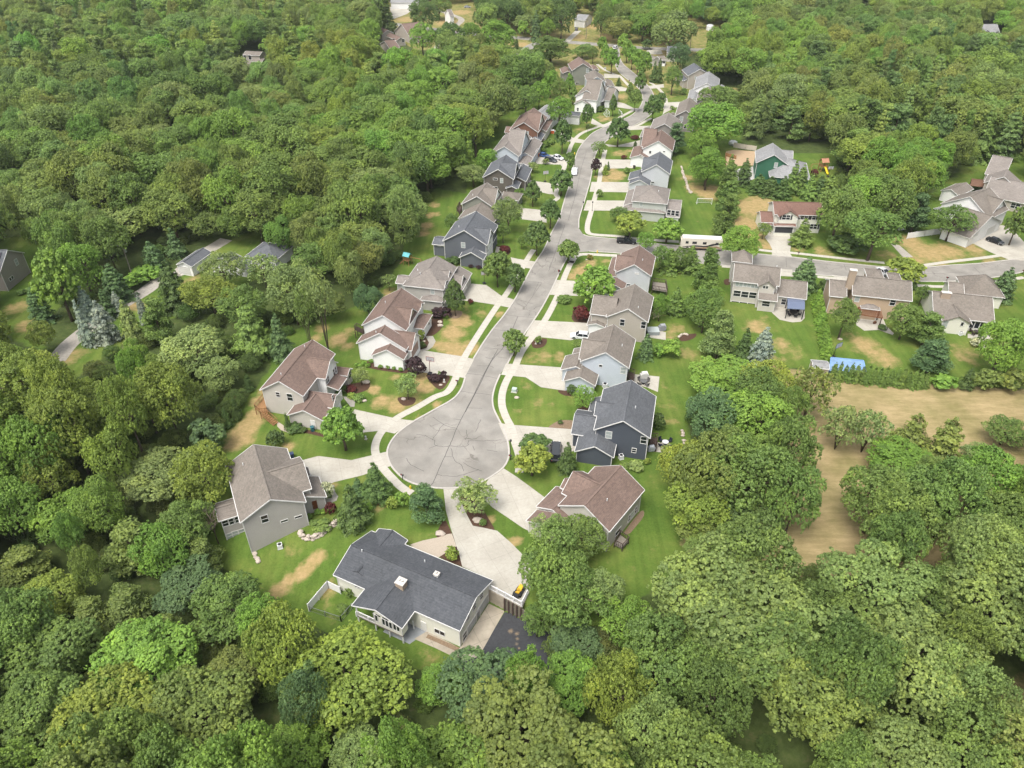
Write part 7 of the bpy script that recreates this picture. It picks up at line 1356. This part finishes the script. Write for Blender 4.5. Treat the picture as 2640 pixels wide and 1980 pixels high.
 ('soft','h',1320,570,260,230,'l','covering the middle of the low white house'),('soft','h',1250,715,300,250,'y','below the low white house'),('soft','h',1440,800,290,290,'g','south of the low white house'),('airy','h',1560,570,190,210,'l','right of the low white house middle'),('soft','h',1740,700,330,380,'l','tall and pale, behind the beige house lawn'),('spruce','h',1480,900,270,350,'g','broad, in the wood above the beige house'),('oak','h',1150,1060,350,300,'l','pale, low on the left wood'),('oak','h',1310,1190,210,210,'l','pale, nearest the forest-edge path'),('pine','h',930,860,230,270,'g','dark olive, right of the silvery group'),('spruce','h',1655,960,160,260,'t','bluish, at the wood edge above the beige house'),('soft','h',1860,520,260,240,'g','over the right wing of the low white house'),('shrub','h',850,590,170,90,'b','roadside thicket by the utility pole'),('shrub','h',780,640,110,90,'b','roadside thicket left of the utility pole foot'),('shrub','h',125,700,56,36,'g','round, at the left grey-sided house'),('shrub','h',180,685,70,34,'g','low, at the left grey-sided house corner'),
 ('cedar','h',1395,1380,60,120,'d','edge-row one by the path'),('cedar','h',1340,1440,60,110,'d','lower edge-row one by the path'),('cedar','h',1470,1230,60,100,'d','upper edge-row one by the path'),('shrub','h',1225,1560,200,200,'t','bulky bush at the lower end of the forest-edge path'),
 ('soft','b',1330,1480,430,420,'g','huge, lower right of the upper court railing'),('oak','b',1222,1290,350,420,'g','huge, overhanging the upper court'),('soft','b',1120,1560,200,220,'g','low, at the retaining wall end'),('soft','b',1190,1090,230,230,'l','pale, over the beige brown-roofed house garage'),('soft','b',1390,1120,300,280,'g','over the near gable of the beige brown-roofed house'),
 ('oak','l',440,140,400,260,'b','top left of the big oaks beside the striped lawn'),('oak','l',690,170,290,280,'y','top right of the big oaks beside the striped lawn'),('airy','l',950,210,260,330,'o','thin-crowned, left of the dry field'),('oak','l',380,360,340,340,'t','left upper of the big oaks by the navy house lawn'),('oak','l',640,400,420,400,'b','central of the big oaks by the navy house lawn'),('oak','l',830,560,280,420,'g','right middle of the big oaks facing the field'),('oak','l',310,700,360,440,'o','left lower of the big oaks by the brown-roofed house'),('oak','l',600,740,440,480,'g','lower centre of the big oaks'),('oak','l',855,850,290,420,'g','lower right of the big oaks reaching over the field'),('oak','l',260,900,330,330,'y','lowest left of the big oaks'),('oak','l',190,660,260,320,'y','left fringe of the big oaks at the mown lawn'),('oak','l',330,1010,360,260,'o','olive one at the foot of the big oaks'),('soft','l',330,1140,300,200,'g','low, in front of the big oaks foot'),('oak','l',560,980,400,300,'d','shaded, at the bottom of the big oaks'),
 ('oak','l',1480,620,360,280,'b','topmost of the oaks right of the field gap'),('oak','l',1335,860,390,430,'g','leftmost of the oaks right of the field gap'),('oak','l',1560,880,380,440,'g','middle of the oaks right of the field gap'),('oak','l',1790,860,380,480,'g','between the field-gap oaks and the right edge'),('oak','l',2000,760,400,420,'b','upper right edge oak beside the field'),('oak','l',2080,1000,360,380,'g','lower right edge oak beside the field'),('airy','l',1130,420,240,280,'l','in the field, left stem clump',.5,None,'s'),('airy','l',1290,440,220,270,'l','in the field, right stem clump',.5,None,'s'),('cedar','l',1560,445,230,250,'o','broad, first in the dry field'),('cedar','l',1755,500,230,300,'o','broad, second in the dry field'),('soft','l',2110,440,240,200,'g','at the right end of the dry field'),('soft','l',1950,590,230,190,'l','low pale one behind the field oaks'),
 ('oak','n',430,840,590,530,'y','large, hiding the lower left of the front yard'),('oak','n',70,640,330,420,'y','at the lawn edge left of the chain-link pen'),('soft','n',175,950,270,380,'t','light-leaved, in front of the large yard-side oak'),('soft','n',960,850,270,260,'b','small, under the patch of lawn below the front house'),('oak','n',1215,850,440,330,'t','dark, just below the apron corner'),('soft','n',1450,830,240,340,'b','brilliant, just below the lower asphalt court'),('oak','n',1400,1140,700,380,'o','spreading, at the bottom centre'),('oak','n',1680,850,360,340,'b','right of the brilliant tree below the court'),('oak','n',1990,920,380,500,'y','yellowish, right of the lower court'),('oak','n',1730,620,300,220,'t','round, at the right end of the lower asphalt court'),('soft','n',1880,330,280,300,'l','pale, right of the retaining wall'),('soft','n',2020,500,300,300,'b','between the pale tree and the yellowing tree'),('soft','n',820,1240,320,240,'b','at the bottom edge left of centre'),('soft','n',490,1240,320,220,'l','at the bottom edge, greyish'),('oak','n',150,1240,360,240,'b','at the bottom edge below the left yard oak'),
 ('soft','m',880,500,270,280,'g','left of the grey house rear bay'),('pine','m',960,640,200,220,'o','below the grey house rear bay'),('oak','m',760,640,230,260,'b','in the left woods, two crowns from the grey house'),('oak','m',250,850,280,260,'y','in the mid left woods near the frame edge'),('oak','m',90,980,280,320,'g','touching the left frame edge'),('pine','m',110,700,270,270,'o','olive one touching the left frame edge'),('oak','m',900,790,290,230,'t','beside the lawn below the grey house'),('oak','m',1080,910,330,320,'g','beside the sloping lawn, wide'),('soft','m',1240,960,240,270,'b','nearest the tan streak on the sloping lawn'),('pine','m',600,870,260,280,'o','middle left woods, spreading'),('pine','m',430,920,240,180,'o','middle left woods, lower'),('pine','m',790,1010,210,200,'o','before the dark gap in the left woods'),('pine','m',620,610,310,340,'o','tallest in the left woods by the grey house'),('oak','m',320,470,270,260,'b','bright in the left woods'),('soft','m',750,240,340,240,'l','pale, left of the leaning tree by the grey house'),('soft','m',960,250,300,320,'y','leaning over the lawn beside the grey house'),('oak','m',690,1180,440,360,'b','vivid, in the lower left woods'),('oak','m',270,1120,380,320,'g','lower left woods, broad'),('oak','m',190,1400,400,360,'g','lower left corner, broad'),('oak','m',560,1450,460,320,'y','lower left, tall and wide'),('oak','m',950,1420,440,360,'o','lower left of the front yard, wide'),('oak','m',1110,1230,300,220,'o','in the wood below the sloping lawn'),
 ('oak','j',420,92,155,170,'e','on the lawn by the far outbuildings'),('soft','j',512,45,140,110,'g','left of the far white shed'),('oak','j',578,230,155,190,'e','dark, beside the far ranch lawn'),('oak','j',700,210,130,140,'b','left of the big bright far tree'),('oak','j',842,222,200,190,'b','big bright one on the near side of the far street'),('soft','j',415,225,150,180,'b','on the far ranch house lawn'),('oak','j',770,85,120,180,'e','dark one on the far side of the far street, left'),('oak','j',900,75,150,170,'e','dark one on the far side of the far street, middle'),('shrub','j',995,170,66,84,'b','round, on the far street verge'),('spruce','j',1066,145,62,150,'t','on the far street verge'),('soft','j',1132,165,92,110,'b','right of the far street spruce'),('oak','j',1212,100,145,200,'e','tall, left of the far white building drive'),('soft','j',1440,125,120,180,'g','right of the far white building drive'),('airy','j',1510,150,64,110,'l','grey, half bare, across the far street'),('spruce','j',1565,140,84,125,'g','right of the half bare far tree'),('oak','j',1680,150,160,150,'b','bright one across the far street'),('oak','j',1850,190,220,200,'l','pale one near the far parked trailer'),('spruce','j',955,250,32,62,'d','lone, in the dry far lawn'),('spruce','j',165,80,95,210,'d','tall dark, left of the far outbuildings'),('spruce','j',215,90,90,180,'d','tall dark, beside the far drive'),('soft','j',1150,285,230,150,'g','big one left of the entrance row'),('shrub','j',250,158,42,36,'d','at the far ranch house porch'),('shrub','j',1700,255,64,50,'d','clipped, at the far street crossing'),('soft','j',1880,325,140,150,'t','beside the sunroom house'),('soft','j',740,335,90,70,'b','over the small far shed-like house')]:
    T(*q)
# hedges of separate arborvitae
for i in range(13): 
    f=i/12; T('cedar','g',768+66*f,1025+335*f,64,118,'b','='+ORD[i]+' arborvitae from the street in the slanting hedge between two rear lawns',.0,'slanting hedge of arborvitae')
for i in range(17):
    f=i/16; T('cedar','g',868+590*f,1500+58*f,62,112+18*math.sin(i*2.3),'g','='+ORD[i]+' arborvitae from the left in the field-side hedge',.0,'field-side hedge of arborvitae')
for k_,(c,x,y) in enumerate([('c',945,1012),('c',975,1018),('c',1005,996),('c',1030,1012),('c',1060,982),('c',1130,1022),('c',1183,1026),('c',1233,1033),('c',1283,1045)]):
    T('shrub',c,x,y,38,32,'b','='+ORD[k_]+' ball shrub from the left along the white house wall',0,'ball shrubs along the white house')
# --- woods: fill the wooded ground; crowns stay clear of the open areas
def zc(c,L): return np.array([nat(c,*q) for q in L])
CLEAR=[('z',[(1215,120),(1215,170),(1240,228),(1190,245),(1115,262),(1068,330),(1048,385),(940,412),(925,440),(905,500),(880,560),(868,600),(835,640),(780,690),(760,660),(700,740),(640,735),(600,755),(562,835),(525,850),(508,885),(468,960),(452,1005),(480,1080),(430,1110),(455,1180),(520,1255),(560,1300),(640,1342),(720,1362),(800,1340),(860,1375),(885,1400),(905,1442),(1000,1442),(1040,1428),(1100,1420),(1180,1440),(1188,1385),(1205,1358),(1240,1345),(1150,1300),(1140,1180),(1320,1195),(1400,1175),(1492,1165),(1475,1060),(1465,950),(1490,850),(1520,760),(1560,740),(1560,500),(1500,350),(1500,250),(1560,195),(1470,130),(1340,90)]),
 ('z',[(1490,500),(1545,340),(1590,300),(1740,300),(1800,335),(1800,400),(1830,440),(2000,450),(2040,400),(2100,380),(2120,335),(2212,335),(2300,400),(2300,880),(1790,815),(1740,800),(1560,780),(1480,720)]),
 ('l',[(1075,60),(1600,120),(2300,200),(2300,560),(2050,560),(1850,520),(1400,560),(1240,640),(1150,720),(1100,1000),(1250,1040),(1130,1110),(940,1080),(900,1000),(1030,850),(1000,650),(950,520),(1000,300)]),
 ('h',[(290,1160),(530,1030),(520,870),(290,1020)]),('h',[(700,800),(990,670),(960,560),(700,700)]),('h',[(320,1110),(480,990),(770,770),(960,650),(1250,480),(1370,395),(1340,345),(1150,430),(940,580),(700,720),(450,920),(330,1050)]),('h',[(-50,430),(240,430),(245,600),(210,700),(150,900),(60,900),(100,760),(-50,640)]),
 ('h',[(1040,535),(1190,435),(1290,450),(1140,610),(1050,590)]),('h',[(1460,480),(1570,405),(1670,490),(1655,540),(1600,500)]),('h',[(720,420),(760,420),(800,620),(775,620)]),
 ('j',[(235,-20),(700,-20),(720,80),(715,170),(520,205),(495,300),(160,290),(190,190),(240,160)]),('j',[(920,205),(1060,210),(1050,300),(940,300)]),('j',[(1220,80),(1400,70),(1400,250),(1190,240)]),('j',[(200,120),(2050,245),(2050,300),(1400,290),(200,150)]),('j',[(1600,200),(1750,230),(1990,250),(1990,350),(1780,360),(1700,300)]),
 ('i',[(1375,270),(1490,270),(1495,395),(1380,385)]),('k',[(1915,140),(2070,140),(2090,240),(1990,225),(1920,190)]),('k',[(1325,785),(1405,785),(1405,812),(1325,808)]),('k',[(60,155),(310,150),(310,195),(60,210)]),('k',[(1185,-20),(1235,-20),(1225,80),(1190,80)]),('k',[(90,480),(400,480),(400,590),(240,540)]),('o',[(2165,800),(2300,720),(2300,1250),(2200,1150)]),('j',[(1280,60),(1350,60),(1340,130),(1280,120)])]
CL=[[tuple(p) for p in zc(c,L)] for c,L in CLEAR]
def blocked(X,Y,r_,h_):
    m=np.zeros(X.shape,bool)
    for P in CL:
        for dx,dy in ((0,0),(-.7*r_,0),(.7*r_,0),(0,-.7*h_),(0,.8*h_),(-.5*r_,-.5*h_),(.5*r_,-.5*h_),(.55*r_,.55*h_),(-.55*r_,.55*h_)): m|=npoly(X+dx,Y+dy,P)
    return m
SPC=7.6; rg=np.random.default_rng(99); xs=[];ys=[]
row=0; yv=12.0
while yv<800:
    sp=SPC*(1.08 if yv<70 else .92 if yv<120 else 1.02 if yv<170 else 1.26)
    xr=(yv*.72+75); xx=np.arange(-xr,xr,sp)+(row%2)*sp/2; xs.append(xx+rg.uniform(-.3,.3,len(xx))*sp); ys.append(np.full(len(xx),yv)+rg.uniform(-.3,.3,len(xx))*sp); yv+=sp*.87; row+=1
xs=np.concatenate(xs);ys=np.concatenate(ys); n1_=len(xs); k2_=ys<330; x2=xs[k2_]+SPC*.5+rg.uniform(-1.5,1.5,k2_.sum()); y2=ys[k2_]+SPC*.35+rg.uniform(-1.5,1.5,k2_.sum()); xs=np.concatenate([xs,x2]); ys=np.concatenate([ys,y2]); n_=len(xs)
rad=(3.1+3.6*rg.random(n_)**1.3)*np.where(np.arange(n_)>=n1_,.68,1.0)*np.where(ys<70,1.22,np.where(ys<120,1.08,np.where(ys>170,1.34,1.10))); ht=rg.uniform(10.5,20.5,n_)*np.where(np.arange(n_)>=n1_,.72,1.0); 
# patches of kinds and tones across the woods
def fld(x,y,s,ph): return np.sin(x/s+ph)+np.sin(y/s*1.3+ph*2.1)+np.sin((x+y)/s*.7+ph*3.3)
con=(fld(xs,ys,38,1.0)+rg.normal(size=n_)*.9)>1.75
con|=((xs>70)&(xs<190)&(ys>240)&(ys<370)&(rg.random(n_)<.5))|((xs<-90)&(ys>330)&(ys<560)&(rg.random(n_)<.42))
a_=np.where(con,ht*.45,ht*.42); cz=ht-a_
g0=np.array([hg(x,y) if y<95 else 0 for x,y in zip(xs,ys)])
zz=g0+cz-HC; dd=ys*math.cos(PITCH)-zz*math.sin(PITCH); up=ys*math.sin(PITCH)+zz*math.cos(PITCH)
PXc=1320+FPX*xs/dd; PYc=990-FPX*up/dd; mpp=FPX/dd; ang=np.arctan2(-zz,ys); hp_=np.sqrt((a_*np.cos(ang))**2+(rad*np.sin(ang))**2)*mpp
zb=g0-HC; db=ys*math.cos(PITCH)-zb*math.sin(PITCH); PXb=1320+FPX*xs/db; PYb=990-FPX*(ys*math.sin(PITCH)+zb*math.cos(PITCH))/db
bad=blocked(PXc,PYc,rad*mpp,hp_)
bad|=((PXc+rad*mpp*1.6)<-600)|((PXc-rad*mpp*1.6)>3240)|((PYc-hp_)>2350)|(PYc+hp_<-60)
TA=np.array([(x,y,r_) for x,y,r_,_ in trees])
for x,y,r_ in TA: bad|=np.hypot(xs-x,ys-y)<(r_*.62+rad*.55)
ok=~bad; order=np.argsort(-(rad*mpp)*ok); order=[i for i in order if ok[i]]
order=[i for i in order if not any(ys[i]<gy_ and abs(PXc[i]-X_)<(hw_+rad[i]*mpp[i])*.72 and abs(PYc[i]-Y_)<(hh_+hp_[i])*.72 for X_,Y_,hw_,hh_,gy_ in PROT)]
keep_=[]; G1=[i for i in order if i<n1_]; gx1=np.array([xs[i] for i in G1]); gy1=np.array([ys[i] for i in G1]); gr1=np.array([rad[i] for i in G1]); tx=np.concatenate([gx1,TA[:,0]]); ty=np.concatenate([gy1,TA[:,1]]); trr=np.concatenate([gr1,TA[:,2]])
ax=[];ay=[];ar=[]
for i in order:
    if i<n1_: keep_.append(i); continue
    if (np.hypot(tx-xs[i],ty-ys[i])<(trr*.72+rad[i]*.5)).any(): continue
    if ax and (np.hypot(np.array(ax)-xs[i],np.array(ay)-ys[i])<rad[i]+1.5).any(): continue
    ax.append(xs[i]);ay.append(ys[i]); keep_.append(i)
order=keep_
print('wood trees',len(order),'placed',len(trees))
REG=[(lambda X,Y:Y>1560 and X<880,'in the bottom left woods'),(lambda X,Y:Y>1560 and X<1500,'below the cream front house'),(lambda X,Y:Y>1560,'in the bottom right woods'),(lambda X,Y:Y>1250 and X<700,'left of the sloping lawn'),(lambda X,Y:Y>1200 and X>1300,'right of the lower court'),(lambda X,Y:Y>900 and X<500,'in the woods below the lane'),(lambda X,Y:Y>850 and X<900,'near the forest-edge path'),(lambda X,Y:X>1500 and Y>900,'beside the dry field'),(lambda X,Y:X<500 and Y>500,'left of the lane'),(lambda X,Y:X<1100 and Y>500,'behind the western houses'),(lambda X,Y:X<600,'in the upper left woods'),(lambda X,Y:X<1400,'north-west of the street'),(lambda X,Y:X<2100,'behind the green house'),(lambda X,Y:True,'in the upper right woods')]
WOODS={}
NB,NP,NS=298-sum(1 for q in trees if q[3].name.startswith('broadleaf')),120,60; nb=npn=0; far=[]
tonef=fld(xs,ys,27,4.0)
for i in order:
    X,Y=PXc[i],PYc[i]
    if con[i]: kind='pine' if rg.random()<.72 else 'spruce'; tk=rg.choice(['t','g','d','o'],p=[.35,.35,.1,.2])
    else:
        kind=rg.choice(['oak','soft'],p=[.74,.26]); v=tonef[i]+rg.normal()*.7
        tk='y' if v>1.7 else 'b' if v>.7 else 'g' if v>-.3 else 'o' if v>-1.2 else 'l' if v>-1.9 else 'e'
    mt_=(.174,.248,.054); base=tuple((.6*a1+.4*b1)*(1.0+.15*min(1,max(0,(ys[i]-150)/200))) for a1,b1 in zip(TINT[tk],mt_)); inview=-60<X<2700 and -40<Y<2040  # far crowns lightened with distance: aerial haze painted into the leaf tint
    if inview and ((con[i] and npn<NP) or (not con[i] and nb<NB)):
        if con[i]: npn+=1
        else: nb+=1
        where=next(w_ for f_,w_ in REG if f_(X,Y)); lab=f"{ADJ[tk]} {NOUN[kind][1]} {where}"
        T0=put(kind,xs[i],ys[i],rad[i]*(1 if kind!='spruce' else .8),a_[i],base,lab,'woodland trees '+where,cz[i]-a_[i]); WOODS.setdefault(lab,[]).append((X,T0))
    else: far.append((xs[i],ys[i],g0[i]+cz[i],rad[i]*(1 if not con[i] else .8),a_[i],kind,base))
for lab,L in WOODS.items():
    L.sort(key=lambda q:q[0])
    if len(L)>1:
        for k_,(_,T0) in enumerate(L): T0['label']=lab+', '+(ORD[k_] if k_<len(ORD) else 'last')+' such from the left'
# bare trees seen among the crowns
for c,x,y,w_,h_,wh in [('o',1970,580,190,170,'beside the right-hand wood clearing'),('o',345,670,130,170,'in the bottom woods, twiggy'),('k',780,150,110,130,'on the far woods skyline at the top right'),('o',850,850,180,150,'under the bottom right pine'),('m',1000,480,90,130,'fallen branches beside the grey house bay'),('o',310,900,90,130,'small, in the bottom woods')]:
    T('dead',c,x,y,w_,h_,'l','='+'bare leafless tree '+wh if 'fallen' not in wh else '=fallen bare branches beside the grey house bay',2)
# --- the far woodland, one mass: crowns set on the remaining wooded ground
ug=[]; ux=[];uy=[]
for _ in range(9000):
    x=rg.uniform(-300,300); y=rg.uniform(38,420)
    if abs(x)>y*.72+45 or rg.random()>(1.0 if y<150 else .35): continue
    ux.append(x); uy.append(y)
ux=np.array(ux);uy=np.array(uy); zz2=np.array([hg(x,y) if y<95 else 0. for x,y in zip(ux,uy)]); q_=zz2-HC+1.2; d2_=uy*math.cos(PITCH)-q_*math.sin(PITCH); UX=1320+FPX*ux/d2_; UY=990-FPX*(uy*math.sin(PITCH)+q_*math.cos(PITCH))/d2_
m_=np.zeros(len(ux),bool)
for P in CL+LAWN+FIELD: m_|=npoly(UX,UY,P)
for x,y,z_ in zip(ux[~m_],uy[~m_],zz2[~m_]):
    r_=rg.uniform(1.3,3.0); far.append((x,y,z_+r_*.55,r_,r_*.8,'soft',(.105,.155,.036)))
fc_=bpy.data.collections.new('woodland_crowns'); kinds=['oak','soft','pine','spruce']; plist=[]
for kd in kinds:
    for me_ in PROTO[kd]:
        ob=next((o for o in C.objects if o.type=='MESH' and o.data==me_),None)
        if ob: fc_.objects.link(ob); plist.append((kd,ob.name))
plist_sorted=sorted(plist,key=lambda q:q[1]); idxof={}
for k_,(kd,nm) in enumerate(plist_sorted): idxof.setdefault(kd,[]).append(k_)
me=bpy.data.meshes.new('far_woodland'); me.from_pydata([(f[0],f[1],f[2]) for f in far],[],[])
def at_(nm,ty,key,vals): a=me.attributes.new(nm,ty,'POINT'); a.data.foreach_set(key,np.array(vals).ravel())
rg2=np.random.default_rng(3)
at_('size','FLOAT_VECTOR','vector',np.array([(f[3],f[3],f[4]) for f in far],np.float32)); at_('turn','FLOAT','value',rg2.uniform(0,6.28,len(far)).astype(np.float32))
at_('pick','INT','value',np.array([idxof[f[5]][rg2.integers(len(idxof[f[5]]))] for f in far],np.int32))
at_('tint','FLOAT_COLOR','color',np.array([tuple(c_*rg2.uniform(.88,1.12) for c_ in f[6])+(1,) for f in far],np.float32))
fw=bpy.data.objects.new('far_woodland',me); C.objects.link(fw); tag(fw,kind='stuff',label='distant mixed green woodland canopy filling the background around the houses',cat='woodland')
ng=bpy.data.node_groups.new('set_crowns','GeometryNodeTree'); ng.interface.new_socket('Geometry',in_out='INPUT',socket_type='NodeSocketGeometry'); ng.interface.new_socket('Geometry',in_out='OUTPUT',socket_type='NodeSocketGeometry')
N_=ng.nodes; L_=ng.links; gi=N_.new('NodeGroupInput'); gg=N_.new('NodeGroupOutput'); mtp=N_.new('GeometryNodeMeshToPoints'); iop=N_.new('GeometryNodeInstanceOnPoints'); ci=N_.new('GeometryNodeCollectionInfo')
ci.inputs['Collection'].default_value=fc_; ci.inputs['Separate Children'].default_value=True; ci.inputs['Reset Children'].default_value=True; ci.transform_space='ORIGINAL'
def na(nm,ty): q=N_.new('GeometryNodeInputNamedAttribute'); q.data_type=ty; q.inputs[0].default_value=nm; return q.outputs[0]
L_.new(gi.outputs[0],mtp.inputs[0]); L_.new(mtp.outputs[0],iop.inputs['Points']); L_.new(ci.outputs[0],iop.inputs['Instance']); iop.inputs['Pick Instance'].default_value=True
L_.new(na('pick','INT'),iop.inputs['Instance Index']); L_.new(na('size','FLOAT_VECTOR'),iop.inputs['Scale'])
cx=N_.new('ShaderNodeCombineXYZ'); L_.new(na('turn','FLOAT'),cx.inputs[2]); er=N_.new('FunctionNodeEulerToRotation'); L_.new(cx.outputs[0],er.inputs[0]); L_.new(er.outputs[0],iop.inputs['Rotation'])
L_.new(iop.outputs[0],gg.inputs[0]); md=fw.modifiers.new('set_crowns','NODES'); md.node_group=ng
print('individual trees',len(trees),'far',len(far))

# ------------------------------------------------------------------ thin summer haze in the air
m=MB(); m.cube(-3600,-3100,-3.8,3600,5100,93); hz=m.build('haze',None)
hz['kind']='stuff'; hm=bpy.data.materials.new('haze_air'); hm.use_nodes=True; t=hm.node_tree; t.nodes.clear(); pv=t.nodes.new('ShaderNodeVolumePrincipled'); pv.inputs['Color'].default_value=(.86,.92,.95,1); pv.inputs['Density'].default_value=.000085; pv.inputs['Anisotropy'].default_value=.2
t.links.new(pv.outputs[0],t.nodes.new('ShaderNodeOutputMaterial').inputs['Volume']); hz.data.materials.clear(); hz.data.materials.append(hm)
